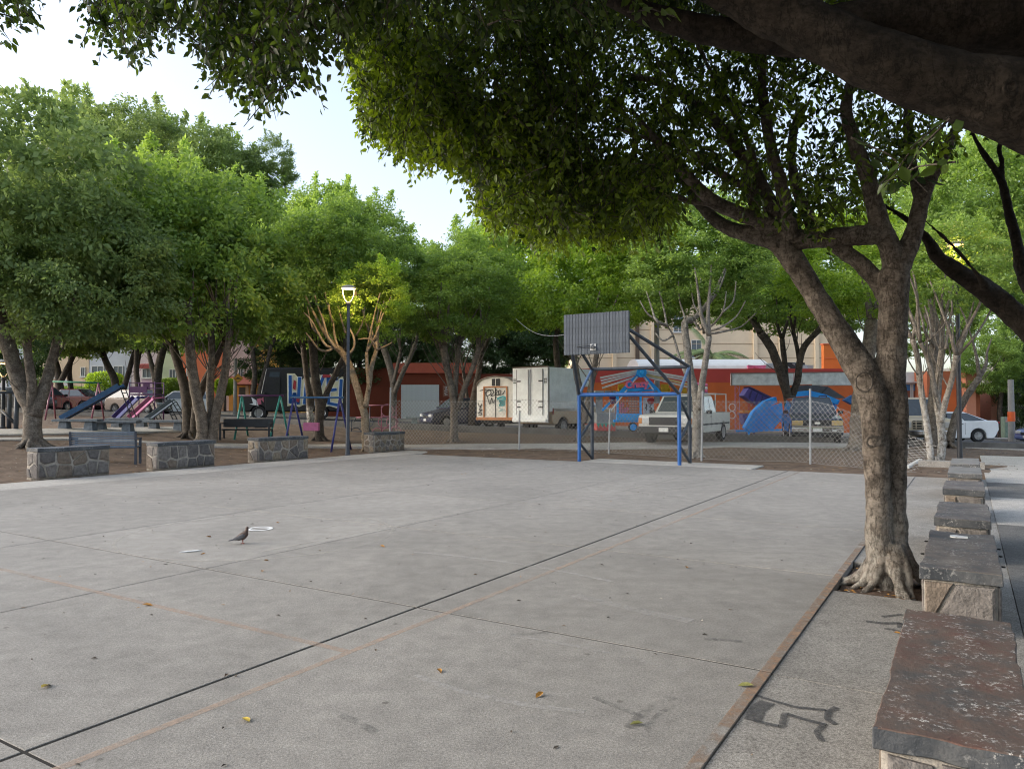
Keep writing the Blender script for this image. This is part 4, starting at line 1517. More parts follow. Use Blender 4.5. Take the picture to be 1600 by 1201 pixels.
MAIN_POLY = [(560, -420), (546, 40), (552, 100), (572, 160), (566, 186), (612, 212), (640, 245), (690, 236), (738, 265), (760, 288), (738, 312), (762, 338), (800, 346), (850, 372), (905, 345), (950, 362), (1000, 352), (1050, 336), (1074, 306), (1110, 262), (1160, 290), (1200, 330), (1230, 350), (1300, 352), (1345, 325), (1385, 300), (1402, 262), (1440, 232), (1500, 222), (1560, 190), (1700, 170), (1750, -420)]
BIG_POLY = [(340, -420), (175, -90), (150, 0), (160, 30), (215, 65), (255, 30), (300, 55), (340, 95), (385, 115), (425, 135), (450, 110), (480, 75), (530, 55), (560, 40), (600, 10), (900, 30), (1100, 0), (1300, -30), (1600, -50), (1800, -50), (1800, -420)]
BIT_POLY = [(-120, -120), (40, -120), (52, 0), (50, 18), (30, 28), (10, 32), (-20, 30), (-120, 25)]


def roof_sprays(n, seed):
    """unseen rest of the big crown, overhead and behind, thickened to shade the court"""
    rs = random.Random(seed)
    rg = np.random.default_rng(seed)
    cent, tips, tint, tw = [], [], [], []
    made = 0
    while made < n:
        a, q = rs.uniform(0, math.tau), math.sqrt(rs.random())
        p = Vector((3.6 + 7.0 * q * math.cos(a), 1.2 + 6.2 * q * math.sin(a), 4.3 + 2.0 * math.sqrt(max(0, 1 - q * q)) * rs.random() + .5 * rs.random()))
        if p.y > .3:
            x, y = proj(p)
            if y > -70 and -80 < x < 1680:
                continue
        made += 1
        for i in range(14):
            cent.append(p + Vector((rs.gauss(0, .2), rs.gauss(0, .2), rs.gauss(0, .12))))
            tips.append(Vector((rs.gauss(0, .8), rs.gauss(0, .8), -.5 + rs.gauss(0, .4))))
            tint.append(rs.random() * .8)
    return np.array(cent), np.array(tips), 0.115 * rg.uniform(.7, 1.2, len(cent)), np.array(tint), tw


def thin_main(x, y):
    t = 0.0
    if x > 930 and 40 < y < 270:
        t = 0.45
    if x > 1180 and y > 90:
        t = 0.6
    if y < -150:
        t = 0.35
    return t


def crown_sprays(root, sets, m):
    cs = [np.concatenate([s[i] for s in sets]) for i in range(4)]
    off = np.array(root.location)
    leaf_obj("crown", cs[0] - off, cs[1], cs[2], cs[3], m, root, 6, 5)
    mb = MB()
    for s in sets:
        for pts in s[4]:
            mb.tube([q - root.location for q in pts], [.006, .004, .002], 4, cap=False)
    o = mb.build("twigs", M_bark_dark, root)
    o["kind"] = "stuff"


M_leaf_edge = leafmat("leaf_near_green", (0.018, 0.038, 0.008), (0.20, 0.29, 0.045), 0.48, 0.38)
s1 = sprays(MAIN_POLY, 6000, 6.2, 9.6, 7.2, 41, 0.069, thin_main)
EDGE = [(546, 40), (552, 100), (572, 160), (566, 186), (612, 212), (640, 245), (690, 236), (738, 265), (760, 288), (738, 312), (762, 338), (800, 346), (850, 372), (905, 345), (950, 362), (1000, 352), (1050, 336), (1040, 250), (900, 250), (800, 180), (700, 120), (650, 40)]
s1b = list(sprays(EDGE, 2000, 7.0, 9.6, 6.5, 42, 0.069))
s1b[3] = np.clip(s1b[3] + .55, 0, 1)  # edge leaves coloured paler: daylight on the canopy rim put into the tint
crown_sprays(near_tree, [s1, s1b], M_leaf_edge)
s2 = sprays(BIG_POLY, 2000, 4.3, 7.2, 6.6, 43, 0.066)
VIS = [(150, -70), (140, 18), (150, 40), (180, 70), (214, 80), (240, 40), (270, 25), (305, 60), (330, 100), (372, 120), (432, 145), (455, 120), (480, 85), (535, 62), (560, 40), (600, 10), (620, -70)]
s2b = sprays(VIS, 330, 5.2, 6.8, 6.0, 44, 0.066)
s3 = sprays(BIT_POLY, 90, 5.2, 6.6, 6.5, 45, 0.066)
so_ = roof_sprays(5200, 47)
NEARLEAF = [(1362, 175), (1440, 180), (1440, 250), (1400, 262), (1365, 235)]
s4 = sprays(NEARLEAF, 5, 3.3, 3.7, 5, 46, 0.09, per=(5, 9))
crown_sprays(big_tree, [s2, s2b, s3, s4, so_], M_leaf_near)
# ================================================================== GOAL WITH BACKBOARD
M_blue = mat("paint_blue", (0.018, 0.10, 0.32), 0.4, var=0.12, scale=12, bump=0.1)
M_gun = mat("paint_dark_grey", (0.042, 0.052, 0.068), 0.5, var=0.2, scale=10, bump=0.15)
M_plank = [mat(f"plank_grey_{k}", c, 0.6, var=0.22, scale=9, bump=0.3, bscale=60) for k, c in enumerate(((0.062, 0.076, 0.095), (0.072, 0.087, 0.106), (0.054, 0.067, 0.086)))]
M_galv = mat("galvanised", (0.34, 0.35, 0.36), 0.5, var=0.15, scale=20, metal=0.3)
M_galv_w = mat("fence_wire", (0.33, 0.325, 0.31), 0.6, var=0.15, scale=8, metal=0.2)
M_black = mat("black_rubber", (0.015, 0.015, 0.016), 0.75, var=0.2)
M_chrome = mat("chrome", (0.62, 0.62, 0.63), 0.18, metal=1.0, var=0.05)
M_dark_metal = mat("dark_metal", (0.03, 0.033, 0.04), 0.5, var=0.2)

goal = thing("basketball_goal", "blue football goal frame with grey plank basketball backboard above it", "basketball goal", C(19.0, -7.97, 0), math.pi / 2 - ANG)
HW, HZ, RZ, RX = 1.47, 1.88, 2.64, 0.85
for s in (1, -1):
    mb = MB()
    mb.tube([(0, s * HW, -.05), (0, s * HW, HZ)], 0.052, 12)
    mb.build("front_post", M_blue, goal, smooth=True, auto=40)
    mb = MB()
    mb.tube([(RX, s * HW, -.05), (RX, s * HW, RZ)], 0.052, 12)
    mb.build("rear_post", M_gun, goal, smooth=True, auto=40)
    for a, b_ in (((0, HZ - .1), (RX, 1.18)), ((RX, 1.16), (0, .62)), ((0, .52), (RX, 0.02)),):
        mb = MB()
        mb.tube([(a[0], s * HW, a[1]), (b_[0], s * HW, b_[1])], 0.038, 10)
        mb.build("brace", M_gun, goal, smooth=True, auto=40)
    mb = MB()
    mb.tube([(0, s * HW, HZ), (RX, s * HW, RZ)], 0.042, 10)
    mb.build("side_strut", mat("paint_faded_blue", (0.10, 0.16, 0.27), 0.5), goal, smooth=True, auto=40)
    for z0, x0, x1, y1, z1 in ((HZ, 0, -1.96, .78, 3.42), (RZ, RX, -1.96, .80, 3.50)):
        mb = MB()
        mb.tube([(x0, s * HW, z0), (x1, s * y1, z1)], 0.045, 10)
        mb.build("board_arm", M_gun, goal, smooth=True, auto=40)
mb = MB()
mb.tube([(0, -HW, HZ), (0, HW, HZ)], 0.056, 12)
mb.build("crossbar", M_blue, goal, smooth=True, auto=40)
mb = MB()
mb.tube([(RX, -HW, RZ), (RX, HW, RZ)], 0.05, 12)
mb.build("rear_bar", M_gun, goal, smooth=True, auto=40)
BZ0, BZ1, BW = 2.875, 3.915, 1.80
bx_ = -2.02
board = MB()
for z in (BZ0 + .12, (BZ0 + BZ1) / 2, BZ1 - .12):
    board.box((bx_ + .035, 0, z), (.035, BW - .02, .05))
for y in (-BW / 2 + .04, 0, BW / 2 - .04):
    board.box((bx_ + .07, y, (BZ0 + BZ1) / 2), (.035, .05, BZ1 - BZ0 - .02))
bf = board.build("backboard", M_gun, goal)
npl = 21
pw = BW / npl
plank_me = None
for i in range(npl):
    mb = MB()
    mb.box((0, 0, 0), (.024, pw - .009, BZ1 - BZ0))
    o = mb.build("plank", M_plank[(i * 5) % 3], bf)
    o.location = (bx_ + 0.003 * ((i * 7) % 3 - 1), -BW / 2 + pw * (i + .5), (BZ0 + BZ1) / 2)
mb = MB()
rimc = Vector((bx_ - .40, 0.06, 3.03))
mb.tube([rimc + Vector((.225 * math.cos(t), .225 * math.sin(t), 0)) for t in [i * math.tau / 28 for i in range(28)]], 0.011, 8, closed=True)
rim = mb.build("rim", M_dark_metal, goal, smooth=True)
mb = MB()
mb.box((bx_ - .10, .06, 3.03), (.16, .12, .02))
mb.box((bx_ - .02, .06, 3.05), (.02, .16, .16))
mb.bar((bx_ - .02, .06, 3.13), (bx_ - .18, .06, 3.03), .02)
mb.build("bracket", M_galv, rim)
# the thin cable tied to the board from the trees on the left
cab = MB()
a, b_ = at(884, 523, 19.1), at(806, 498, 27)
cab.tube([a.lerp(b_, t / 8) + Vector((0, 0, -.25 * math.sin(math.pi * t / 8))) for t in range(9)], .008, 5)
tag(cab.build("cable", M_galv), "thin slack cable from the backboard edge to the trees behind", "cable")

# ================================================================== CHAIN-LINK FENCE
fence = thing("chain_link_fence", "galvanised chain-link fence behind the goal, sagging at its right end", "fence", (0, 0, 0))
fp = [Gt(609, 697), Gt(708, 699), Gt(811, 703), Gt(951, 709), Gt(1096, 719), Gt(1266, 725)]
fp[1].xy = fp[0].xy * .5 + fp[2].xy * .5
fend = Gt(1432, 741)
TOPS = [606, 606, 642, 639, 612, 608]
for k, p in enumerate(fp):
    if k == 1:
        continue
    zt = at(800, TOPS[k], p.y).z
    mb = MB()
    mb.tube([(p.x, p.y, terrain(p.x, p.y) - .1), (p.x + (0.05 if k in (3, 4) else .02), p.y, zt)], .03, 8)
    mb.lathe([(0.034, zt - .02), (.034, zt + .01), (0, zt + .03)], (p.x + (0.05 if k in (3, 4) else .02), p.y, 0), n=8)
    mb.build("post", M_galv, fence, smooth=True, auto=40)
line = [fp[0], fp[2], fp[3], fp[4], fp[5], fend]
cum = [0]
for a, b_ in zip(line, line[1:]):
    cum.append(cum[-1] + (b_.xy - a.xy).length)
FL = cum[-1]


def fpos(s, h):
    s = min(max(s, 0), FL - 1e-4)
    k = max(i for i in range(len(cum) - 1) if cum[i] <= s)
    t = (s - cum[k]) / (cum[k + 1] - cum[k])
    p = line[k].lerp(line[k + 1], t)
    zt = 1.74
    sagt = 0.0
    if k == len(cum) - 2:
        sagt = t
    g = terrain(p.x, p.y) + 0.04
    top = g + (zt - .04) * (1 - 0.62 * sagt ** 1.3) - 0.035 * math.sin(math.pi * t) ** 2
    q = Vector((p.x, p.y, g + (top - g) * h))
    bow = 0.05 * math.sin(s * 1.7) * math.sin(math.pi * h) + sagt * 0.5 * h
    q += Vector((0.2 * sagt * h, -bow, 0.04 * mnoise.noise((s * .8, h * 2, 0))))
    return q


mb = MB()
PITCHF = 0.14
nrow = 16
i = 0
for sgn in (1, -1):
    s0 = -1.75
    while s0 < FL + 1.75:
        pts = []
        for k in range(nrow + 1):
            s = s0 + sgn * (k / nrow - (0 if sgn > 0 else 0)) * 1.5 + (0 if sgn > 0 else 0)
            if 0 <= s <= FL:
                q = fpos(s, k / nrow)
                q.y += 0.006 * (1 if (k % 2 == 0) == (sgn > 0) else -1)
                pts.append(q)
        if len(pts) > 2:
            mb.tube(pts[::2] if pts[-1] == pts[::2][-1] else pts[::2] + [pts[-1]], 0.0036, 3, cap=False)
        s0 += PITCHF
        i += 1
# selvedge wires and knuckles along the top
for h in (0.0, 0.98):
    mb.tube([fpos(FL * t / 90, h) for t in range(91)], 0.004, 3, cap=False)
o = mb.build("chain_link", M_galv_w, fence)
o["kind"] = "stuff"

# ================================================================== STREET LAMPS
M_lampgrey = mat("lamp_grey", (0.05, 0.06, 0.078), 0.45, var=0.1)
M_lamparm = mat("lamp_arm", (0.30, 0.27, 0.22), 0.45, var=0.1)
E_lamp = emis("lamp_light", (1.0, 0.64, 0.24), 1.1)


def lamp(label, base, ztop, m, power, group="street lamps in the park"):
    root = thing("street_lamp", label, "street lamp", base, 0, group)
    h = ztop - base.z
    mb = MB()
    mb.tube([(0, 0, -.1), (0, 0, .02), (0, 0, .5), (0, 0, h - .52)], [.085, .075, .062, .05], 14)
    mb.lathe([(.11, -.05), (.11, .02), (.085, .035), (.06, .05)], (0, 0, 0), n=14)
    mb.build("pole", m, root, smooth=True, auto=40)
    mb = MB()
    mb.lathe([(0.066, h - .60), (.075, h - .58), (.075, h - .50), (.05, h - .47)], (0, 0, 0), n=14)
    mb.build("collar", M_dark_metal, root, smooth=True, auto=40)
    for s in (1, -1):
        mb = MB()
        mb.tube(smooth_path([(s * .03, 0, h - .5), (s * .12, 0, h - .40), (s * .185, 0, h - .22), (s * .19, 0, h - .06)], 5), .018, 8)
        mb.build("arm", M_lamparm, root, smooth=True)
    mb = MB()
    mb.lathe([(0.0, h + .075), (.09, h + .07), (.17, h + .045), (.235, h + .005), (.245, h - .03), (.235, h - .045), (.17, h - .05), (.16, h - .035)], (0, 0, 0), n=24)
    cap = mb.build("cap", M_lamparm, root, smooth=True, auto=50)
    mb = MB()
    mb.lathe([(0, h - .062), (.10, h - .058), (.15, h - .04), (.155, h - .03)], (0, 0, 0), n=20)
    mb.build("diffuser", E_lamp, cap, smooth=True)
    ld = bpy.data.lights.new("lamp_glow", 'POINT')
    ld.energy = power * 1.2
    ld.color = (1.0, 0.66, 0.28)
    ld.shadow_soft_size = 0.12
    lo = bpy.data.objects.new("lamp_glow", ld)
    COL.objects.link(lo)
    lo.parent = root
    lo.location = (0, 0, h - .2)
    return root


b = Gt(543, 711)
lamp("lit street lamp on a dark blue-grey pole beside the pale forked tree", b, at(545, 449, b.y).z, M_lampgrey, 75)
b = Gt(1500, 722)
lamp("black lamp post at the end of the low walls, its lit head among leaves", b, at(1503, 381, b.y).z, M_dark_metal, 22)
b = Gt(4, 668)
lamp("small lit lamp among the leaves at the far left edge", b, at(8, 566, b.y).z, M_dark_metal, 12)

# ================================================================== BENCHES
M_bslat = mat("bench_bluegrey", (0.13, 0.165, 0.21), 0.5, var=0.15, scale=9)
M_bdark = mat("bench_dark", (0.022, 0.027, 0.036), 0.5, var=0.15)
M_cbench = mat("bench_concrete", (0.15, 0.175, 0.205), 0.85, var=0.25, scale=7, bump=0.5, bscale=50)
M_cbench_g = mat("bench_concrete_green", (0.20, 0.24, 0.24), 0.85, var=0.2, scale=7, bump=0.5, bscale=50)


def bench(label, base, rz, m, mframe, L=1.55, zh=0.84, solid=False):
    """x along the bench, -y is its front"""
    root = thing("park_bench", label, "bench", base, rz)
    n = 7
    if solid:
        mb = MB()
        mb.box((0, .2, .66), (L, .05, .30))
        mb.build("backrest", m, root, bevel=.01)
    else:
        bk = MB()
        for s in (-1, 1):
            bk.box((s * (L / 2 - .03), .215, .63), (.05, .03, .44), Matrix.Rotation(R(-8), 3, 'X'))
        bk.box((0, .19, .42), (L - .04, .03, .03))
        bo = bk.build("backrest", mframe, root)
        for k in range(n):
            mb = MB()
            mb.box((0, 0, 0), (L - .06, .022, .042))
            o = mb.build("slat", m, bo, loc=(0, .17 + k * .009, .46 + k * .06))
    st = MB()
    st.box((0, -.03, .42), (L - .04, .03, .03))
    so = st.build("seat", mframe, root)
    for k in range(7):
        mb = MB()
        mb.box((0, 0, 0), (L - .04, .052, .025))
        mb.build("slat", m, so, loc=(0, -.24 + k * .066, .445))
    for s in (-1, 1):
        for y in (-.22, .2):
            mb = MB()
            mb.box((s * (L / 2 - .03), y, .21 if y > 0 else .30), (.055, .055, .46 if y > 0 else .68))
            mb.build("leg", mframe, root)
        mb = MB()
        mb.box((s * (L / 2 - .03), -.0, .655), (.06, .5, .04))
        mb.build("armrest", mframe, root)
    return root


b = Gt(165, 724)
bench("blue-grey slatted metal bench behind the leftmost low wall", b, R(12) + math.pi, M_bslat, mat("bench_frame", (0.055, 0.065, 0.085), 0.5), L=1.62).scale = (1, 1, 1)
b = Gt(385, 690)
bench("black metal bench seen from behind by the teal swing frame", b, R(3), M_bdark, M_bdark, L=1.75, solid=True)


def cbench(label, x0, x1, ytop, ybase, m):
    b = Gt((x0 + x1) / 2, ybase)
    d = b.y
    L = (x1 - x0) * d / F
    h = at(800, ytop, d).z - b.z
    root = thing("concrete_bench", label, "bench", b, R(2), "concrete benches of the playground")
    rough_box((L, .42, .085), 3, .006, x0 * .1).build("seat", m, root, loc=(0, 0, h - .042), bevel=.012)
    for s in (-1, 1):
        mb = MB()
        mb.box((s * L * .28, 0, (h - .09) / 2 - .03), (.34, .36, h - .02), taper=.72)
        mb.build("leg", m, root, bevel=.01)
    return root


cbench("concrete bench at the left end of the playground row, under the blue slide", 86, 156, 654.5, 672, M_cbench)
cbench("concrete bench, front middle of the playground row", 141, 216, 657, 673.5, M_cbench)
cbench("concrete bench behind the others, below the dark blue slide", 168, 236, 653, 667.5, M_cbench)
cbench("concrete bench at the right end of the playground row, by the tree trunk", 226, 294, 656, 672, M_cbench)
cbench("pale greenish concrete bench behind the fence, before the grey shutter", 635, 692, 651, 664, M_cbench_g)

# ================================================================== PLAYGROUND
def pcol(name, c, r=.45):
    return mat(name, c, r, var=0.15, scale=6)


M_pinkp = pcol("paint_pink", (0.42, 0.12, 0.24))
M_pinks = pcol("paint_soft_pink", (0.33, 0.13, 0.17))
M_green = pcol("paint_green", (0.02, 0.17, 0.09))
M_teal = pcol("paint_teal", (0.04, 0.25, 0.22))
M_navy = pcol("paint_navy", (0.03, 0.035, 0.16))
M_sblue = pcol("paint_slide_blue", (0.035, 0.105, 0.23))
M_sgrey = pcol("paint_slide_grey", (0.11, 0.14, 0.18))
M_purple = pcol("paint_purple", (0.075, 0.022, 0.085))


def swing(label, feetL, feetR, topL, topR, mleg, mbar, d, seats, mseat, mlegR=None):
    """A-frames given by where feet and tops are seen"""
    b = Gt((feetL[0][0] + feetR[0][0]) / 2, feetL[0][1])
    root = thing("swing_set", label, "swing set", b)

    def P(p, dd, foot):
        q = at(p[0], p[1], dd)
        if foot:
            q.z = terrain(q.x, q.y) - .05
        return q - b
    for feet, top, ml in ((feetL, topL, mleg), (feetR, topR, mlegR or mleg)):
        for k, f in enumerate(feet):
            mb = MB()
            mb.tube([P(f, d + (-.6 if k == 0 else .9), True), P(top, d, False)], .036, 8)
            mb.build("leg", ml, root, smooth=True)
    mb = MB()
    a, c = P(topL, d, False), P(topR, d, False)
    mb.tube([a - (c - a).normalized() * .12, c + (c - a).normalized() * .12], .036, 8)
    mb.build("top_bar", mbar, root, smooth=True)
    for t, L, wide in seats:
        q = a.lerp(c, t)
        mb = MB()
        mb.box((q.x, q.y, q.z - L), (wide, .2, .04 if wide < .5 else .28))
        so = mb.build("seat", mseat, root, bevel=.008)
        mb = MB()
        for s in (-1, 1):
            mb.tube([(q.x + s * wide * .4, q.y, q.z), (q.x + s * wide * .45, q.y, q.z - L)], .007, 4)
        mb.build("chain", M_dark_metal, so)
    return root


swing("swing frame with pink legs and a green top bar at the far left", [(70, 656), (87, 655)], [(142, 655), (163, 656)], (81, 596), (154, 598), M_pinks, M_green, 33, [(.3, 1.3, .42), (.72, 1.3, .42)], M_dark_metal)
swing("teal swing frame with purple top bar in front of the graffiti van", [(366, 660), (388, 656)], [(419, 671), (452, 676)], (378, 618), (438, 618), M_teal, M_purple, 27, [(.5, 1.15, .4)], M_dark_metal)
swing("dark blue swing frame with pink box seat beside the knotted trunk", [(443, 678), (477, 677)], [(517, 683), (549, 681)], (459, 621), (531, 621), M_navy, M_sblue, 25.5, [(.39, 1.0, .52)], M_pinkp)


def slide(label, bot, top, d, m, wd=0.42, ladder=True, mlad=None, flat=None):
    b = at(bot[0], bot[1], d)
    b.z = terrain(b.x, b.y)
    t = at(top[0], top[1], d + .7) - b
    a = at(bot[0], bot[1], d) - b
    root = thing("slide", label, "slide", b)
    dr = (t - a).normalized()
    rot_up = dr.cross(Vector((0, 1, 0))).normalized()
    if rot_up.z < 0:
        rot_up = -rot_up
    mb = MB()
    mb.bar(a, t, wd, .03)
    ch = mb.build("chute", m, root)
    for s in (-1, 1):
        mb = MB()
        o_ = Vector((0, s * wd / 2, 0)) + rot_up * .07
        mb.bar(a + o_, t + o_, .035, .17)
        mb.build("side_rail", m, ch)
    if flat:
        e = at(flat[0], flat[1], d + .8) - b
        mb = MB()
        mb.bar(t, e, wd, .06)
        mb.build("platform", m, root)
        t = e
    if ladder:
        z0 = terrain(b.x + t.x, b.y + t.y) - b.z - .05
        lx = .62 if t.x > a.x else -.62
        for s in (-1, 1):
            mb = MB()
            mb.tube([(t.x + lx, t.y + s * .2, z0), (t.x, t.y + s * .2, t.z)], .022, 6)
            mb.build("ladder_rail", mlad or m, root)
        for k in range(1, 6):
            f = k / 6
            mb = MB()
            mb.tube([(t.x + lx * (1 - f), t.y - .2, z0 + (t.z - z0) * f), (t.x + lx * (1 - f), t.y + .2, z0 + (t.z - z0) * f)], .016, 6)
            mb.build("rung", mlad or m, root)
    return root


slide("long light blue slide at the left of the playground", (100, 655), (191, 604), 31, M_sblue, .5, mlad=M_dark_metal)
slide("dark blue slide, second of the four", (183, 653), (215, 621), 33, M_navy, .5, flat=(231, 620), mlad=M_dark_metal)
slide("pink slide between the dark blue and grey ones", (206, 653), (240, 622), 32.5, M_pinkp, .42, flat=(256, 621), mlad=M_dark_metal)
slide("dark grey slide nearest the white parked car", (232, 656), (272, 627), 31.5, M_sgrey, .38, mlad=M_dark_metal)
# purple climbing tower behind the pink slide
b = Gt(236, 652)
tower = thing("play_tower", "purple railed play platform behind the pink slide", "play tower", (at(229, 640, 35.5).x, 35.5, terrain(at(229, 640, 35.5).x, 35.5)))
z0 = at(800, 613, 35.5).z - tower.location.z
for sx_ in (-.6, .6):
    for sy_ in (-.45, .45):
        mb = MB()
        mb.tube([(sx_, sy_, -.1), (sx_, sy_, z0 + .5)], .03, 7)
        mb.build("post", M_purple, tower, smooth=True)
mb = MB()
mb.box((0, 0, z0 - .1), (1.25, .95, .07))
mb.build("deck", M_purple, tower)
mb = MB()
mb.box((-.15, -.48, z0 + .12), (.8, .04, .3))
mb.build("side_panel", M_purple, tower)
for z in (.2, .45):
    mb = MB()
    mb.tube([(-.6, .45, z0 + z), (.6, .45, z0 + z)], .02, 6)
    mb.tube([(-.6, -.45, z0 + z), (.6, -.45, z0 + z)], .02, 6)
    mb.build("railing", M_purple, tower)
# climbing frame posts at the far left
for px_, lab in ((26, "dark blue-grey see-saw post frame at the far left, with slanting strut"),):
    b = Gt(26, 672)
    fr = thing("seesaw_frame", lab, "seesaw", b)
    d = b.y
    for x, y0 in ((26, 612), (15, 612)):
        a = at(x, y0, d + (0 if x == 26 else 1.2)) - b
        mb = MB()
        mb.tube([(a.x, a.y, -.1), a], .07, 8)
        mb.build("post", M_gun, fr, smooth=True)
    mb = MB()
    mb.tube([at(3, 641, d) - b, at(24, 662, d) - b], .05, 8)
    mb.build("strut", M_dark_metal, fr, smooth=True)
    mb = MB()
    mb.tube([at(-30, 612, d) - b, at(26, 613, d) - b], .05, 8)
    mb.build("top_bar", M_gun, fr, smooth=True)
# hoop climber: grey half with pink half
b = Gt(590, 676)
hoops = thing("hoop_climber", "climbing frame of pink and dark steel hoops behind the small-stone wall", "climbing frame", b)
d = b.y


def hoop(cx, cy, r, m, dz=0.0, half=False):
    c = at(cx, cy, d + dz) - b
    rr = r * d / F
    n = 20
    mb = MB()
    if half:
        mb.tube([c + Vector((rr * math.cos(t), 0, rr * math.sin(t))) for t in [math.pi * i / n for i in range(n + 1)]], .02, 6)
    else:
        mb.tube([c + Vector((rr * math.cos(t), 0, rr * math.sin(t))) for t in [math.tau * i / n for i in range(n)]], .02, 6, closed=True)
    mb.build("hoop", m, hoops, smooth=True)


for cx, cy, r, m, dz, hf in ((605, 641, 9.5, M_pinks, .3, False), (600, 659, 9, M_pinks, .2, False), (613, 659, 9, M_pinks, .4, False), (590, 676, 8, M_pinks, 0, True), (605, 676, 8, M_pinks, 0, True), (618, 674, 8, M_pinks, 0, True), (575, 659, 8, M_gun, .2, False), (556, 676, 8, M_gun, 0, True), (572, 676, 8, M_gun, 0, True), (560, 659, 7, M_gun, .3, True)):
    hoop(cx, cy, r, m, dz, hf)
for y, x0, x1, m in ((633, 576, 606, M_pinks), (652, 556, 620, M_pinks), (674, 546, 624, M_gun)):
    mb = MB()
    mb.tube([at(x0, y, d) - b, at(x1, y, d) - b], .02, 6)
    mb.build("bar", m, hoops, smooth=True)
for x in (578, 596, 619, 549):
    mb = MB()
    q = at(x, 634 if x > 560 else 655, d) - b
    mb.tube([(q.x, q.y, -.1), q], .022, 6)
    mb.build("post", M_pinks if x > 590 else M_gun, hoops, smooth=True)

a, b_ = Gt(1417, 733), Gt(1438, 725)
mb = MB()
mb.bar(a + Vector((0, 0, .05)), b_ + Vector((0, 0, .12)), .09, .05)
tag(mb.build("loose_plank", mat("plank_white", (.6, .6, .58), .6)), "white painted plank lying on the dirt left of the whitewashed tree", "plank")

# ================================================================== DOVE
dv = G(379, 849)
dove = thing("dove", "grey-brown dove standing on the court beside a white painted ring", "bird", (dv.x, dv.y, 0.001), R(12))
dove.scale = (.88, .88, .88)
M_dove = mat("dove_feathers", (0.10, 0.068, 0.055), 0.8, var=0.3, scale=30)
M_wing = mat("dove_wing", (0.10, 0.10, 0.108), 0.8, var=0.25, scale=40)
k_ = 1.0


def loft(name, ctrl, m, parent, flat=1.0, n=16, sub=5):
    """smooth body through (x, y, z, radius)"""
    P3 = smooth_path([Vector(c[:3]) for c in ctrl], sub)
    rr = []
    for i in range(len(P3)):
        s = i / sub
        k = min(len(ctrl) - 2, int(s))
        t = s - k
        t = t * t * (3 - 2 * t)
        rr.append(ctrl[k][3] + (ctrl[k + 1][3] - ctrl[k][3]) * t)
    mb = MB()
    mb.tube(P3, rr, n)
    c0 = Vector(ctrl[0][:3])
    mb.v = [(v[0], c0.y + (v[1] - c0.y) * flat, v[2]) for v in mb.v]
    return mb.build(name, m, parent, smooth=True)


# body faces +x (right in the picture), tail to the left; breast upright
loft("body", [(-.115, 0, .058, .006), (-.085, 0, .064, .020), (-.045, 0, .078, .038), (.0, 0, .098, .049), (.032, 0, .125, .042), (.046, 0, .155, .025), (.052, 0, .180, .0195), (.056, 0, .200, .021), (.062, 0, .214, .012), (.064, 0, .2185, .002)], M_dove, dove, .92)
mb = MB()
mb.prism([(-.07, .055), (-.165, .040), (-.175, .048), (-.165, .054), (-.07, .075)], -.022, .022, lambda a, b_, t: (a, t, b_))
mb.build("tail", M_wing, dove, bevel=.004)
for s in (-1, 1):
    w_ = loft("wing", [(.030, 0, .118, .006), (.012, 0, .108, .026), (-.03, 0, .088, .030), (-.075, 0, .070, .020), (-.135, 0, .054, .003)], M_wing, dove, .35)
    w_.location = (0, s * .038, 0)
    w_.rotation_euler = (0, 0, s * R(9))
    mb = MB()
    mb.tube([(0.0, s * .02, .055), (.004, s * .02, .028), (0.0, s * .02, .004)], [.007, .004, .003], 6)
    for a in (-.5, 0, .5, math.pi):
        mb.tube([(0, s * .02, .004), (.024 * math.cos(a), s * .02 + .024 * math.sin(a), .003)], .0025, 5)
    mb.build("leg", mat("dove_leg", (0.30, 0.09, 0.07), 0.7), dove)
mb = MB()
mb.lathe([(.006, 0), (.0035, .012), (.0005, .022)], (.078, 0, .201), axis='x', n=7)
mb.build("beak", M_dark_metal, dove)
for s in (-1, 1):
    mb = MB()
    mb.lathe([(0, .004), (.003, .003), (.004, 0), (0, -.002)], (.060, s * .019, .206), axis='y', n=8)
    mb.build("eye", M_black, dove)

# ================================================================== FALLEN LEAVES AND LITTER
M_fall_o = mat("fallen_leaf_orange", (0.42, 0.20, 0.035), 0.7, var=0.25, scale=30)
M_fall_y = mat("fallen_leaf_yellow", (0.50, 0.36, 0.05), 0.7, var=0.25, scale=30)
M_fall_g = mat("fallen_leaf_green", (0.22, 0.22, 0.07), 0.7, var=0.25, scale=30)


def fallen(px, py, m, s, k, z=0.0):
    p = G(px, py, z)
    L = s
    mb = MB()
    mb.v = [(-L / 2, 0, .004), (-L * .2, L * .22, .014), (L * .2, L * .2, .016), (L * .55, 0, .006), (L * .2, -L * .2, .013), (-L * .2, -L * .22, .012), (0, 0, .003)]
    mb.f = [(0, 6, 1), (1, 6, 2), (2, 6, 3), (3, 6, 4), (4, 6, 5), (5, 6, 0)]
    mb.m = [0] * 6
    o = mb.build("fallen_leaf", m, None, smooth=True)
    o.location = (p.x, p.y, z + .002)
    o.rotation_euler = (R(8 * math.sin(k * 3)), R(10 * math.cos(k * 5)), k * 2.4)
    return o


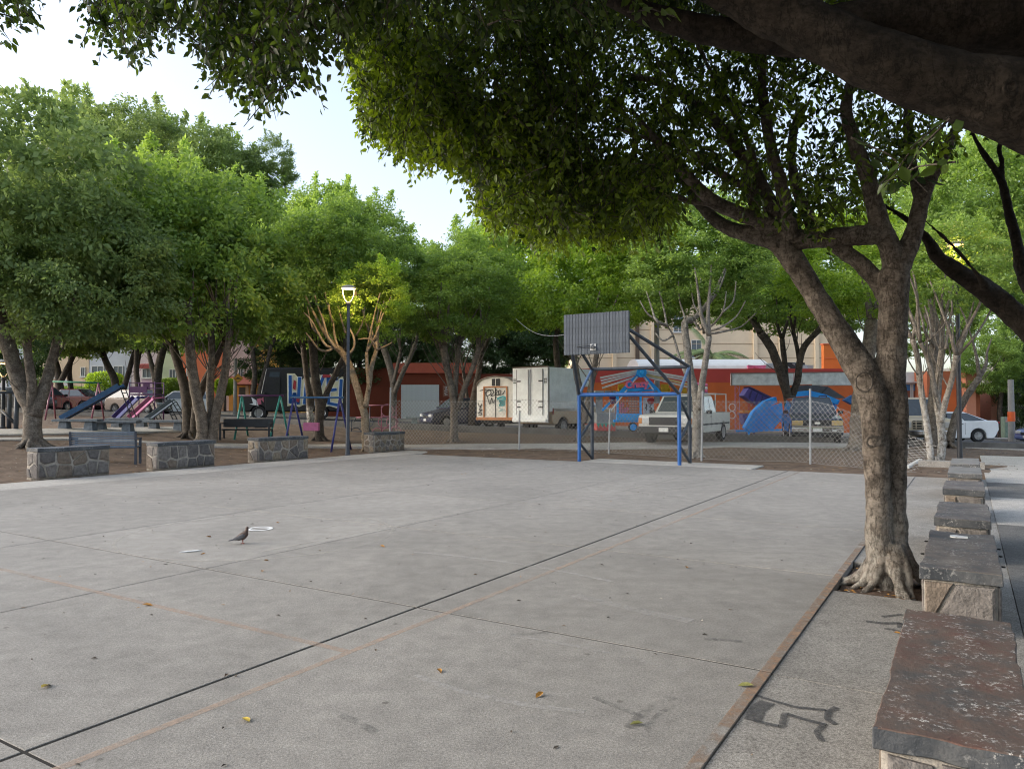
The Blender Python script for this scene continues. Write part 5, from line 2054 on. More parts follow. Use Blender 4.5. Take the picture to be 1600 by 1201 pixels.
for k, (x, y, m, s, lab) in enumerate((
        (230, 946, M_fall_o, .085, "yellow-orange fallen leaf on the long faded transverse line"),
        (384, 1126, M_fall_y, .075, "bright yellow fallen leaf below the faded sideline, near the bottom edge"),
        (71, 1073, M_fall_y, .085, "dull yellow fallen leaf at the bottom left above the wide joint"),
        (843, 1087, M_fall_o, .07, "curled orange fallen leaf in the lower middle of the court"),
        (995, 1132, M_fall_g, .07, "greenish fallen leaf in front of the scuffed patch, lower right"),
        (597, 854, M_fall_o, .075, "orange fallen leaf right of the faded circle"),
        (410, 893, M_fall_o, .055, "small orange fallen leaf beside the dark joint start"),
        (326, 839, M_fall_o, .075, "upright reddish orange leaf left of the dove"),
        (317, 866, M_fall_o, .05, "tiny orange leaf next to the white feather"),
        (434, 817, M_fall_o, .05, "tiny pale orange leaf just behind the painted ring"),
        (686, 1049, M_fall_o, .06, "orange fallen leaf near the middle, right of the faded sideline"),
        (1073, 887, M_fall_o, .065, "orange fallen leaf on the right slab, short of the near tree"),
        (416, 876, M_fall_o, .05, "brown curled leaf just past the dove's shadow"),
        (1165, 1072, M_fall_g, .085, "pale dry leaf lying across the rusty court edge"),
        (1402, 990, M_fall_o, .05, "orange leaf against the nearest low wall by the black stain"))):
    tag(fallen(x, y, m, s, k, 0 if x < 1380 else -.018), lab, "leaf", "fallen leaves on the court")
fe = G(297, 862)
mb = MB()
mb.prism([(-.11, 0), (-.03, .028), (.06, .03), (.12, .01), (.05, -.012), (-.04, -.014)], .004, .012, lambda a, b_, t: (a, b_, t))
o = mb.build("feather", mat("white_feather", (0.8, 0.8, 0.79), 0.8))
o.location = fe
o.rotation_euler = (0, 0, R(28))
tag(o, "white feather lying on the court left of the dove", "feather")
# crumbs: scattered small leaves nobody would count
rs = random.Random(77)
mb = MB()


def crumb(p, s):
    a = rs.uniform(0, 6.28)
    c, s_ = math.cos(a), math.sin(a)
    h = rs.uniform(.003, .012)
    q = [(-1, 0, .002), (0, .4, h), (1.0, 0, .003), (0, -.4, h * .7)]
    mb.add([(p[0] + (x * c - y * s_) * s, p[1] + (x * s_ + y * c) * s, p[2] + z) for x, y, z in q], [(0, 3, 2), (0, 2, 1)], rs.choice([0, 0, 0, 1, 1, 2, 3]))


for i in range(620):
    u, v = rs.uniform(.5, 19) ** 1.0, rs.uniform(-15.3, -1.1)
    p = C(u, v, .002)
    crumb(p, rs.uniform(.008, .026))
for i in range(160):
    u, v = rs.uniform(2, 18), rs.uniform(-1.0, .25)
    if 6.9 < u < 8.3:
        continue
    crumb(C(u, v, -.016), rs.uniform(.008, .024))
for i in range(150):
    u, v = rs.uniform(6.97, 8.3), rs.uniform(-.99, -.35)
    crumb(C(u, v, -.02), rs.uniform(.015, .035))
M_litter = [mat("litter_dark", (0.05, 0.04, 0.03), 0.8), mat("litter_brown", (0.16, 0.10, 0.06), 0.8), mat("litter_pale", (0.45, 0.42, 0.36), 0.8), M_fall_o]
tag(mb.build("leaf_litter", M_litter), kind="stuff")
mb = MB()
for i in range(9000):
    d = rs.uniform(15, 36)
    x = rs.uniform(-.75, .72) * d
    u, v = uv_of(x, d)
    if -8 < u < 19.5 and -17 < v < 4.6:
        continue
    crumb((x, d, dirt_h(x, d) + .012), rs.uniform(.02, .06))
tag(mb.build("dry_leaves", M_litter), kind="stuff")
# ================================================================== VEHICLES
M_glass = mat("car_glass", (0.06, 0.075, 0.09), 0.06, var=0.1, spec=0.8)
M_rim = mat("wheel_rim", (0.45, 0.45, 0.46), 0.35, metal=0.7, var=0.1)
M_tyre = mat("tyre", (0.018, 0.018, 0.019), 0.85, var=0.2)
M_under = mat("underbody", (0.012, 0.012, 0.012), 0.9, var=0.1)
M_head = mat("headlight_glass", (0.55, 0.56, 0.55), 0.12, var=0.1, spec=0.8)
M_amber = mat("lens_amber", (0.55, 0.22, 0.05), 0.25)
M_yellowlens = mat("lens_yellowed", (0.50, 0.36, 0.15), 0.25)
M_tail = mat("lens_red", (0.30, 0.02, 0.02), 0.2)
M_plate = mat("plate", (0.62, 0.62, 0.58), 0.5, var=0.1)
M_plastic = mat("black_plastic", (0.02, 0.021, 0.022), 0.6, var=0.15)


def paint(name, c, rough=0.28, col2=None):
    return mat("car_paint_" + name, c, rough, var=0.06, scale=1.5, coat=0.5, col2=col2)


def wheel(root, x, y, r, wd, mrim=None, name="wheel"):
    s = 1 if y > 0 else -1
    mb = MB()
    h = wd / 2
    mb.lathe([(r * .60, -h * .9), (r * .9, -h), (r, -h * .65), (r, h * .65), (r * .9, h), (r * .60, h * .9)], (x, y, r), axis='y', n=22)
    t = mb.build("wheel", M_tyre, root, smooth=True, auto=35)
    mb = MB()
    o_ = y + s * h
    mb.lathe([(r * .62, o_ - s * .03), (r * .60, o_ - s * .005), (r * .54, o_ - s * .02)], (x, 0, r), axis='y', n=22)
    for k in range(9):
        a = k * math.tau / 9
        mb.bar((x + r * .08 * math.cos(a), o_ - s * .02, r + r * .08 * math.sin(a)), (x + r * .57 * math.cos(a), o_ - s * .02, r + r * .57 * math.sin(a)), .028, .055, up=(0, 1, 0))
    mb.lathe([(r * .56, o_ - s * .05), (0, o_ - s * .05)], (x, 0, r), axis='y', n=22)
    mb.lathe([(r * .14, o_ - s * .02), (r * .10, o_ + s * .002), (0, o_ + s * .004)], (x, 0, r), axis='y', n=12)
    mb.build("rim", mrim or M_rim, t)


def arch(x, r, z, n=9):
    """points of a wheel arch cut from the lower edge, front to rear when walking towards -x"""
    return [(x + r * math.cos(a), max(z, r * .93 + r * math.sin(a))) for a in [math.pi * i / (n - 1) for i in range(n)]]


def lerp3(a, b_, t):
    return Vector(a) * (1 - t) + Vector(b_) * t


def pane(mb, quad, s0, s1, t0, t1, out=.012, n=None):
    bl, br, tr, tl = [Vector(q) for q in quad]

    def P(s, t):
        return lerp3(lerp3(bl, br, s), lerp3(tl, tr, s), t)
    q = [P(s0, t0), P(s1, t0), P(s1, t1), P(s0, t1)]
    nn = (q[1] - q[0]).cross(q[3] - q[0]).normalized()
    mb.add([p - nn * .01 for p in q] + [p + nn * out for p in q], [(4, 5, 6, 7), (0, 1, 5, 4), (1, 2, 6, 5), (2, 3, 7, 6), (3, 0, 4, 7)])


def car(name, label, cat, base, head, body, L, W, H, m, axles, wr, gh, group=None, belt=None, pillars=(0.5,), wins_rear=True, gw=None, tum=.12, mirror=True, under=.24, mroof=None, tyrew=.2, mrim=None):
    """body: side outline from front bottom, over the bonnet and deck, to the rear bottom: (x, z); gh: glasshouse (x_front_base, x_front_top, x_rear_top, x_rear_base)"""
    root = thing(name, label, cat, base, head, group)
    zb = body[0][1]
    low = [body[-1]]
    bottom = []
    for ax in sorted(axles):                 # from the rear to the front
        bottom += [(ax - wr * 1.16, zb)] + [(ax - wr * 1.16 * math.cos(math.pi * i / 8), max(zb, wr * .95 + wr * 1.16 * math.sin(math.pi * i / 8))) for i in range(1, 8)] + [(ax + wr * 1.16, zb)]
    outline = list(body) + bottom
    mb = MB()
    hw = W / 2
    mb.prism(outline, -hw, hw, lambda a, b_, t: (a, t, b_))
    bo = mb.build("body", m, root, bevel=.045, seg=3, fix=True)
    mb = MB()
    xs_ = [p[0] for p in body]
    mb.box(((max(xs_) + min(xs_)) / 2, 0, zb + .17), (max(xs_) - min(xs_) - .25, W - under * 2, .42))
    mb.build("underbody", M_under, root)
    xfb, xft, xrt, xrb = gh
    bz = belt
    y0, y1 = hw - .045, hw - tum - .045
    mb = MB()
    v = [(xrb, -y0, bz), (xfb, -y0, bz), (xfb, y0, bz), (xrb, y0, bz), (xrt, -y1, H), (xft, -y1, H), (xft, y1, H), (xrt, y1, H)]
    mb.add(v, [(0, 3, 2, 1), (4, 5, 6, 7), (0, 1, 5, 4), (1, 2, 6, 5), (2, 3, 7, 6), (3, 0, 4, 7)])
    mb.build("cabin", mroof or m, root, bevel=.06, seg=3, fix=True)
    mb = MB()
    pane(mb, (v[1], v[2], v[6], v[5]), .06, .94, .10, .90)
    mb.build("windscreen", M_glass, root)
    if wins_rear:
        mb = MB()
        pane(mb, (v[3], v[0], v[4], v[7]), .08, .92, .14, .86)
        mb.build("rear_window", M_glass, root)
    edges = [0.04] + list(pillars) + [0.96]
    for s in (1, -1):
        for a, b_ in zip(edges, edges[1:]):
            mb = MB()
            if s < 0:
                pane(mb, (v[0], v[1], v[5], v[4]), a + .018, b_ - .018, .12, .86)
            else:
                pane(mb, (v[2], v[3], v[7], v[6]), 1 - b_ + .018, 1 - a - .018, .12, .86)
            mb.build("side_window", M_glass, root)
        # door seams and handles
        for p in pillars:
            x = xrb + (xfb - xrb) * p
            mb = MB()
            mb.box((x, s * (hw + .001), (zb + bz) / 2 + .08), (.012, .006, (bz - zb) * .72))
            mb.build("door_seam", M_under, root)
            mb = MB()
            mb.box((x + .16, s * (hw + .012), bz - .10), (.15, .03, .03))
            mb.build("door_handle", M_plastic, root, bevel=.008)
        if mirror:
            mb = MB()
            mb.box((xfb - .22, s * (hw + .10), bz + .07), (.10, .20, .14))
            mb.build("mirror", M_plastic, root, bevel=.03, seg=2)
        for ax in axles:
            wheel(root, ax, s * (hw - tyrew / 2 - .005), wr, tyrew, mrim)
    return root


def boxpart(root, name, c, s, m, bevel=0.0, rot=None):
    mb = MB()
    mb.box(c, s, rot)
    return mb.build(name, m, root, bevel=bevel, seg=2)


def front_of(dirx, diry):
    return math.atan2(diry, dirx)


def sedan(label, px, py, head, m, group, hatch=False, name="parked_car", L=4.4, d=None):
    b = Gt(px, py)
    if d:
        b = at(px, py, d)
        b.z = terrain(b.x, b.y) + .02
    h = L / 2
    if not hatch:
        body = [(h - .08, .22), (h, .34), (h - .02, .58), (h - .12, .70), (h - 1.15, .88), (-h + .85, .95), (-h + .08, .90), (-h, .70), (-h, .36), (-h + .1, .22)]
        gh = (h - 1.15, h - 1.85, -h + 1.35, -h + .62)
    else:
        body = [(h - .08, .22), (h, .34), (h - .02, .60), (h - .12, .74), (h - .95, .92), (-h + .1, 1.0), (-h, .75), (-h, .36), (-h + .1, .22)]
        gh = (h - .85, h - 1.6, -h + .45, -h + .10)
    r = car(name, label, "car", b, head, body, L, 1.72, 1.45 if not hatch else 1.52, m, (h - .82, -h + .85), .31, gh, group, belt=.90 if not hatch else .95, pillars=(.5,) if not hatch else (.45,), tum=.14)
    for s in (1, -1):
        boxpart(r, "headlight", (h - .06, s * .60, .62), (.16, .36, .15), M_head, .03)
        boxpart(r, "tail_light", (-h + .04, s * .66, .78), (.12, .26, .18), M_tail, .03)
    boxpart(r, "grille", (h - .015, 0, .55), (.05, .75, .12), M_plastic, .01)
    boxpart(r, "front_bumper", (h - .02, 0, .36), (.10, 1.66, .16), m, .03)
    boxpart(r, "rear_bumper", (-h + .02, 0, .42), (.10, 1.66, .2), m, .03)
    boxpart(r, "licence_plate", (h + .035, 0, .40), (.012, .34, .12), M_plate)
    return r


PK = "cars parked along the street"
sedan("dark parked car at the far left edge behind the frame posts", 18, 643, R(178), paint("black", (0.012, 0.013, 0.016)), PK)
sedan("faded pink-red parked car between the pink swing legs", 64, 643, R(80), paint("rose", (0.28, 0.05, 0.065)), PK, hatch=True, L=3.9)
sedan("dark red parked sedan behind the green swing bar", 113, 643, R(176), paint("red", (0.085, 0.005, 0.008)), PK, d=51)
sedan("beige parked sedan right of the dark red one", 178, 646, R(2), paint("beige", (0.27, 0.225, 0.18)), PK, d=55.5)
sedan("cream parked hatchback behind the dark blue and pink slides", 221, 647, R(-20), paint("cream", (0.36, 0.29, 0.245)), PK, hatch=True, L=4.3, d=47)
sedan("white parked hatchback facing left by the dark double trunk", 285, 648, R(190), paint("white_small", (0.72, 0.74, 0.76)), PK, hatch=True, L=4.0)
# dark hatchback behind the fence, nose to the left
sedan("dark navy hatchback, nose to the left, in front of the shuttered shop", 722, 667, R(208), paint("navy", (0.022, 0.027, 0.055)), PK, hatch=True, L=4.1)

# ---- white saloon at the right, seen from its side
b = at(1471, 697, 36.6)
b.z = terrain(b.x, b.y) + .02
ws = car("white_sedan", "clean white sedan in profile at the right, partly behind the lamp post", "car", b, R(177),
         [(2.2, .20), (2.28, .34), (2.26, .58), (2.12, .70), (1.1, .92), (-1.35, 1.05), (-2.12, 1.06), (-2.24, .98), (-2.26, .62), (-2.12, .34), (-2.0, .20)], 4.56, 1.76, 1.47,
         paint("white", (0.78, 0.80, 0.82)), (1.42, -1.30), .325, (1.15, .25, -.75, -2.0), PK, belt=.98, pillars=(.42,), tum=.17)
for s in (1, -1):
    boxpart(ws, "tail_light", (-2.10, s * .76, .96), (.42, .22, .10), M_tail, .03)
    boxpart(ws, "headlight", (2.12, s * .66, .66), (.3, .3, .12), M_head, .03)
boxpart(ws, "rear_bumper", (-2.16, 0, .36), (.18, 1.6, .2), M_plastic, .04)

# ---- dark SUV with yellowed lamp
b = Gt(1266, 690)
suv = car("parked_suv", "dark blue SUV facing the camera behind the fence, chrome bumper and yellowed headlight", "suv", b, front_of(-.27, -.96),
          [(2.45, .38), (2.52, .52), (2.50, .94), (2.42, 1.06), (1.15, 1.26), (-2.45, 1.20), (-2.52, .9), (-2.5, .5), (-2.4, .38)], 5.1, 1.95, 1.93,
          paint("suv_navy", (0.05, 0.06, 0.085), .22), (1.55, -1.5), .38, (1.25, .6, -2.25, -2.45), None, belt=1.22, pillars=(.33, .66), tum=.2, tyrew=.25)
boxpart(suv, "grille", (2.50, 0, .86), (.06, 1.08, .27), M_plastic, .02)
for k in range(3):
    boxpart(suv, "grille_bar", (2.54, 0, .78 + k * .08), (.02, 1.0, .014), M_dark_metal)
boxpart(suv, "emblem", (2.545, 0, .87), (.02, .2, .085), M_plate, .02)
boxpart(suv, "headlight", (2.46, .74, .87), (.14, .44, .20), M_yellowlens, .04)
boxpart(suv, "headlight", (2.46, -.74, .87), (.14, .44, .20), M_yellowlens, .04)
boxpart(suv, "front_bumper", (2.53, 0, .60), (.18, 1.95, .22), M_chrome, .05)
boxpart(suv, "bumper_trim", (2.56, 0, .73), (.14, 1.9, .04), mat("trim_tan", (0.36, .31, .25), .5), .01)
boxpart(suv, "lower_apron", (2.42, 0, .44), (.2, 1.8, .16), M_plastic, .03)
boxpart(suv, "licence_plate", (2.64, 0, .60), (.01, .34, .14), M_plate)
for s in (1, -1):
    boxpart(suv, "fog_lamp", (2.60, s * .62, .58), (.04, .2, .09), M_head, .02)
    mb = MB()
    mb.tube([(.5, s * .62, 1.93), (.4, s * .62, 1.99), (-2.0, s * .62, 1.99), (-2.1, s * .62, 1.93)], .02, 6)
    mb.build("roof_rail", M_plastic, suv)
    boxpart(suv, "side_step", (0.1, s * 1.0, .42), (1.9, .12, .06), M_plastic, .02)

# ---- white pickup with rack
b = Gt(1074, 691)
M_pw = paint("pickup_white", (0.60, 0.59, 0.54), .4)
pk = car("pickup_truck", "old white pickup with a pipe rack on its bed, facing left behind the goal", "pickup truck", b, front_of(-.50, -.866),
         [(2.62, .42), (2.66, .56), (2.64, 1.0), (2.55, 1.08), (1.05, 1.14), (-2.6, 1.14), (-2.65, .95), (-2.65, .55), (-2.55, .42)], 5.3, 1.96, 1.80,
         M_pw, (1.62, -1.62), .37, (1.1, .55, -.62, -.72), None, belt=1.10, pillars=(.5,), tum=.17, tyrew=.24)
boxpart(pk, "grille", (2.655, 0, .86), (.05, 1.16, .28), M_plastic, .01)
for k in range(3):
    boxpart(pk, "grille_bar", (2.69, 0, .78 + k * .08), (.02, 1.12, .016), M_dark_metal)
for s in (1, -1):
    boxpart(pk, "headlight", (2.645, s * .70, .87), (.08, .26, .2), M_head, .01)
    boxpart(pk, "indicator", (2.62, s * .90, .87), (.12, .13, .2), M_amber, .01)
    boxpart(pk, "tail_light", (-2.64, s * .88, .9), (.06, .14, .3), M_tail, .01)
    boxpart(pk, "side_trim", (0, s * .985, .72), (4.9, .02, .06), M_plastic)
boxpart(pk, "front_bumper", (2.72, 0, .55), (.16, 1.96, .24), M_plastic, .03)
boxpart(pk, "licence_plate", (2.81, 0, .56), (.01, .34, .14), M_plate)
boxpart(pk, "bed_floor", (-1.65, 0, 1.145), (1.8, 1.6, .012), M_plastic)
rk = MB()
for s in (1, -1):
    rk.tube([(-.85, s * .85, 1.12), (-.85, s * .85, 1.86), (-2.5, s * .85, 1.86), (-2.5, s * .85, 1.12)], .022, 6)
for x in (-.85, -2.5):
    rk.tube([(x, -.85, 1.86), (x, .85, 1.86)], .022, 6)
rk.build("pipe_rack", mat("rack_white", (.55, .55, .53), .5), pk)
boxpart(pk, "cargo_crate", (-1.6, .1, 1.38), (.7, .9, .46), M_plastic, .02)

# ---- beige van front, between the trunks
b = Gt(1413, 693)
M_van = paint("van_beige", (0.52, 0.46, 0.36), .4)
vn = car("parked_van", "beige old van facing the camera between the near trunk and the whitewashed tree", "van", b, front_of(-.12, -.99),
         [(2.4, .42), (2.46, .56), (2.44, 1.02), (2.34, 1.14), (1.55, 1.22), (-2.45, 1.22), (-2.5, .6), (-2.4, .42)], 4.9, 2.0, 2.05,
         M_van, (1.6, -1.5), .36, (1.6, 1.05, -2.3, -2.45), None, belt=1.18, pillars=(.3, .62), tum=.16, tyrew=.24)
boxpart(vn, "grille", (2.45, 0, .90), (.05, 1.2, .34), M_plastic, .01)
for k in range(3):
    boxpart(vn, "grille_bar", (2.49, 0, .80 + k * .105), (.02, 1.2, .03), M_van)
for k in range(5):
    boxpart(vn, "grille_post", (2.488, -.48 + k * .24, .90), (.02, .03, .32), M_van)
for s in (1, -1):
    boxpart(vn, "headlight", (2.44, s * .78, .90), (.07, .26, .24), M_head, .02)
boxpart(vn, "front_bumper", (2.52, 0, .58), (.16, 2.0, .22), M_chrome, .04)
boxpart(vn, "licence_plate", (2.61, -.1, .58), (.01, .36, .16), M_plate)

# ---- box truck: tan pickup chassis with a white box
b = Gt(876, 676)
hd = front_of(math.sin(R(40)), math.cos(R(40)))
M_tan = paint("tan", (0.52, 0.385, 0.25), .4)
M_boxw = mat("box_white", (0.80, 0.83, 0.83), 0.5, var=0.1, scale=2.5, bump=0.08)
bt = car("box_truck", "tan pickup-based truck carrying a tall white box with rear doors", "truck", b, hd,
         [(3.2, .45), (3.25, .6), (3.22, 1.05), (3.1, 1.14), (1.75, 1.2), (-1.9, 1.2), (-1.95, 1.0), (-1.95, .6), (-1.85, .45)], 5.3, 1.98, 1.85,
         M_tan, (2.2, -1.1), .37, (1.75, 1.25, .42, .30), None, belt=1.15, pillars=(.5,), tum=.15, tyrew=.24)
bx0, bx1, bw, bz0, bz1 = -2.25, .95, 1.98, .62, 2.95
boxpart(bt, "cargo_box", ((bx0 + .25) / 2, 0, (1.0 + bz1) / 2), (.25 - bx0 + .0, bw, bz1 - 1.0), M_boxw, .02)
boxpart(bt, "overcab_box", (.80, 0, 2.55), (1.1, bw - .02, .80), M_boxw, .03)
boxpart(bt, "box_rear_frame", (bx0 - .012, 0, 1.75), (.06, bw + .02, 2.46), M_boxw, .015)
for s in (1, -1):
    dr_ = boxpart(bt, "rear_door", (bx0 - .05, s * .37, 1.86), (.03, .70, 1.98), M_boxw, .01)
    for z in (1.2, 1.45, 2.35):
        boxpart(dr_, "hinge", (bx0 - .075, s * .62, z), (.025, .22, .06), M_dark_metal)
    boxpart(dr_, "locking_bar", (bx0 - .085, s * .06, 1.86), (.03, .035, 2.0), M_galv)
    boxpart(dr_, "door_gap", (bx0 - .066, s * .735, 1.86), (.006, .03, 2.02), M_plastic)
    for z in (2.28, 2.36, 2.44):
        boxpart(bt, "vent_slot", (bx0 - .046, s * .87, z), (.012, .16, .04), M_plastic)
    boxpart(bt, "corner_post", (bx0 + .02, s * 1.0, 1.78), (.06, .03, 2.4), mat("rusty_edge", (.24, .20, .16), .7, var=.4, scale=6))
    boxpart(bt, "tail_light", (bx0 + .34, s * .985, 1.02), (.06, .05, .28), M_tail)
boxpart(bt, "roof_trim", (bx0 - .02, 0, 2.97), (.08, bw + .04, .05), mat("trim_brown", (.16, .12, .09), .7))
boxpart(bt, "step_bumper", (bx0 - .05, 0, .62), (.2, 1.9, .14), M_boxw, .02)
boxpart(bt, "sill_beam", (bx0 - .02, 0, .78), (.1, 1.96, .1), M_boxw, .01)

# ---- graffiti-covered step van, nose to the left
b = at(462, 655, 43.5)
b.z = terrain(b.x, b.y) + .02
M_vb = paint("matt_black", (0.014, 0.014, 0.017), .5)
gv = car("step_van", "black step van with its side covered in blue and cream graffiti, nose left", "van", b, R(195),
         [(2.9, .5), (2.95, .62), (2.9, 1.25), (2.75, 1.38), (1.85, 1.48), (-2.75, 1.48), (-2.8, 1.0), (-2.8, .6), (-2.7, .5)], 5.7, 2.1, 2.95,
         M_vb, (2.0, -1.45), .40, (1.9, 1.62, -2.7, -2.78), None, belt=1.44, pillars=(.80,), tum=.08, tyrew=.26, wins_rear=False)
for o in list(gv.children):                      # the long side is panelled, only the cab side is glazed
    if o.name.split('.')[0] == "side_window" and max(v.co.x for v in o.data.vertices) < .95:
        bpy.data.objects.remove(o)
M_navyp = mat("nose_navy", (.03, .05, .085), .45)
boxpart(gv, "nose_panel", (2.93, 0, 1.0), (.06, 1.9, .5), M_navyp, .02)
for k in range(4):
    boxpart(gv, "grille_slot", (2.968, 0, .86 + k * .085), (.02, 1.0, .04), M_plastic)
for s in (1, -1):
    boxpart(gv, "headlight", (2.96, s * .72, 1.0), (.06, .26, .24), M_head, .03)
    boxpart(gv, "cab_door", (1.25, s * 1.052, 1.5), (.78, .02, 1.9), M_plastic, .005)
boxpart(gv, "front_bumper", (2.98, 0, .62), (.14, 2.0, .2), M_navyp, .03)
boxpart(gv, "roof_cap", (-.5, 0, 2.97), (4.3, 1.86, .06), mat("roof_black", (.03, .03, .035), .6), .02)
P_gr = [mat("graffiti_blue", (.02, .10, .32), .5), mat("graffiti_cream", (.62, .58, .40), .5), mat("graffiti_white", (.68, .70, .70), .5), mat("graffiti_red", (.34, .04, .05), .5), mat("graffiti_pink", (.42, .12, .17), .5)]
def flat(root, name, poly, m, y, s=1):
    mb = MB()
    mb.prism(poly, y, y + .006 * s, lambda a, b_, t: (a, t, b_))
    return mb.build(name, m, root, fix=True)


# graffiti on the flank that faces the camera
gp = flat(gv, "graffiti_ground", [(.48, 2.66), (.44, .78), (.1, .86), (-.2, .74), (-.55, .9), (-.9, .72), (-1.1, .84), (-1.5, .70), (-1.9, .8), (-2.3, .66), (-2.66, 1.0), (-2.6, 2.0), (-2.68, 2.5), (-2.2, 2.45), (-1.95, 2.68), (-1.6, 2.4), (-1.3, 2.66), (-1.0, 2.35), (-.6, 2.55), (-.3, 2.25), (.05, 2.66)], P_gr[1], 1.052)


def tagline(pts, y, k):
    for wd, m_, dy in ((.27, P_gr[2], 0), (.17, P_gr[0], .012)):
        mb = MB()
        p3 = [Vector((p[0], y + dy + .0006 * k, p[1])) for p in pts]
        for a_, c_ in zip(p3, p3[1:]):
            e_ = (c_ - a_).normalized() * wd * .3
            mb.bar(a_ - e_, c_ + e_, wd, .012, up=(0, 1, 0))
        mb.build("graffiti_stroke", m_, gp)


for k, pts in enumerate(([(.3, 2.5), (.28, 1.0), (.05, 1.5), (-.15, .95), (-.22, 2.4)], [(-.5, .95), (-.62, 2.35), (-.95, 1.0)], [(-.55, 1.5), (-.85, 1.45)], [(-1.12, 2.5), (-1.15, .9), (-1.25, 1.7), (-1.55, 2.5)], [(-1.25, 1.7), (-1.55, .95)],
                         [(-2.3, 2.35), (-1.8, 2.4), (-1.85, .95), (-2.35, .85)], [(-1.85, 1.7), (-2.25, 1.75)], [(-2.55, 2.3), (-2.5, 1.2)])):
    tagline(pts, 1.064, k)
for k, (poly, mi) in enumerate((([(.1, 2.3), (-.05, 2.2), (.0, 1.7), (.15, 1.8)], 3), ([(-1.5, 2.62), (-1.95, 2.6), (-1.95, 2.45), (-1.5, 2.42)], 3), ([(-.05, 1.3), (-.25, 1.25), (-.2, 1.0), (-.05, 1.05)], 3), ([(-.7, 1.35), (-.8, 1.0), (-.6, 1.0)], 4), ([(-1.65, 2.0), (-1.72, 1.2), (-1.6, 1.3)], 4))):
    flat(gp, "graffiti_patch", poly, P_gr[mi], 1.092 + .001 * k)
for poly, mi in (([(2.1, 1.1), (2.4, 1.3), (2.3, .95), (2.5, .9), (2.0, .8)], 2), ([(1.9, 1.25), (2.1, 1.2), (2.05, .85), (1.85, .9)], 4), ([(1.75, 1.3), (1.72, 1.0), (1.9, 1.2)], 4)):
    flat(gv, "graffiti_stroke", poly, P_gr[mi], 1.052)

# ---- graffiti trailer with a curved roof
b = Gt(774, 672)
b.y += .2
tr = thing("food_trailer", "white curved-roof trailer with orange trim and scribbled black and teal graffiti", "trailer", b, R(-26))
# local: x right, y away; rear wall at y = 0
TW, TH0, TH1, TL = 2.05, .50, 2.10, 3.3
roof = [(-TW / 2, TH1)] + [(-TW / 2 * math.cos(math.pi * i / 12), TH1 + .46 * math.sin(math.pi * i / 12)) for i in range(1, 12)] + [(TW / 2, TH1)]
M_tw = mat("trailer_white", (.70, .68, .62), .6, var=.15, scale=2, bump=.1)
M_tor = mat("trailer_orange", (.42, .17, .06), .6, var=.25, scale=6)
mb = MB()
mb.prism([(-TW / 2, TH0), (TW / 2, TH0)] + roof[::-1], 0, TL, lambda a, b_, t: (a, t, b_))
mb.build("body", M_tw, tr, fix=True)
mb = MB()
for a, c in zip(roof, roof[1:]):
    mb.add([(a[0] * 1.02, -.06, a[1] + .015), (c[0] * 1.02, -.06, c[1] + .015), (c[0] * 1.02, TL + .05, c[1] + .015), (a[0] * 1.02, TL + .05, a[1] + .015), (a[0] * 1.02, -.06, a[1] + .045), (c[0] * 1.02, -.06, c[1] + .045), (c[0] * 1.02, TL + .05, c[1] + .045), (a[0] * 1.02, TL + .05, a[1] + .045)], [(4, 5, 6, 7), (0, 1, 5, 4), (3, 2, 1, 0), (2, 3, 7, 6)])
mb.build("roof", mat("trailer_roof", (.30, .24, .20), .7, var=.2), tr)
boxpart(tr, "bottom_rail", (0, -.02, .55), (TW + .04, .05, .14), M_tor)
boxpart(tr, "cornice_rail", (0, -.02, TH1 - .02), (TW * .62, .05, .06), M_tor)
for x in (-.62, .62):
    boxpart(tr, "door_frame", (x, -.02, 1.32), (.06, .045, 1.55), M_tor)
boxpart(tr, "door_gap", (0, -.012, 1.32), (.02, .03, 1.5), M_plastic)
boxpart(tr, "roof_vent", (.02, -.012, 2.30), (.42, .03, .34), M_plastic)
boxpart(tr, "vent_mullion", (.02, -.03, 2.30), (.03, .02, .36), M_tw)
boxpart(tr, "chassis", (0, TL / 2, .40), (TW - .5, TL, .16), M_under)
for x0_ in (-.8, .62):
    mbw = MB()
    mbw.lathe([(0, x0_), (.15, x0_), (.28, x0_ + .01), (.28, x0_ + .17), (.15, x0_ + .18), (0, x0_ + .18)], (0, 2.0, .28), axis='x', n=16)
    mbw.build("wheel", M_tyre, tr)


def scribble(root, name, pts, wd, m, y):
    pts = [Vector((p[0], y, p[1])) for p in pts]
    pts = smooth_path(pts, 3)
    mb = MB()
    for a, c in zip(pts, pts[1:]):
        if (c - a).length > 1e-4:
            mb.bar(a - (c - a) * .1, c + (c - a) * .1, wd, .008, up=(0, 1, 0))
    return mb.build(name, m, root)


M_ink = mat("graffiti_black", (.02, .02, .022), .6)
M_tealp = mat("graffiti_teal", (.10, .36, .38), .6, var=.2)
scribble(tr, "graffiti_stroke", [(-.85, 1.90), (-.6, 1.95), (-.3, 1.93), (-.25, 1.75), (-.48, 1.65), (-.50, 1.85), (-.2, 1.95), (-.1, 1.80), (-.25, 1.65), (0, 1.70), (.1, 1.9), (0, 1.92), (.0, 1.72), (.22, 1.7), (.3, 1.88), (.18, 1.9), (.2, 1.7), (.42, 1.75), (.5, 1.9)], .035, M_ink, -.018)
scribble(tr, "graffiti_stroke", [(-.45, 1.65), (-.3, 1.25), (-.2, 1.55), (-.12, 1.3), (.05, 1.6)], .03, M_ink, -.019)
scribble(tr, "graffiti_stroke", [(-.95, 1.3), (-.85, 1.12), (-.74, 1.25), (-.88, .95), (-.72, .98), (-.95, .8), (-.76, .82), (-.78, .72), (-.92, .72)], .035, M_ink, -.018)
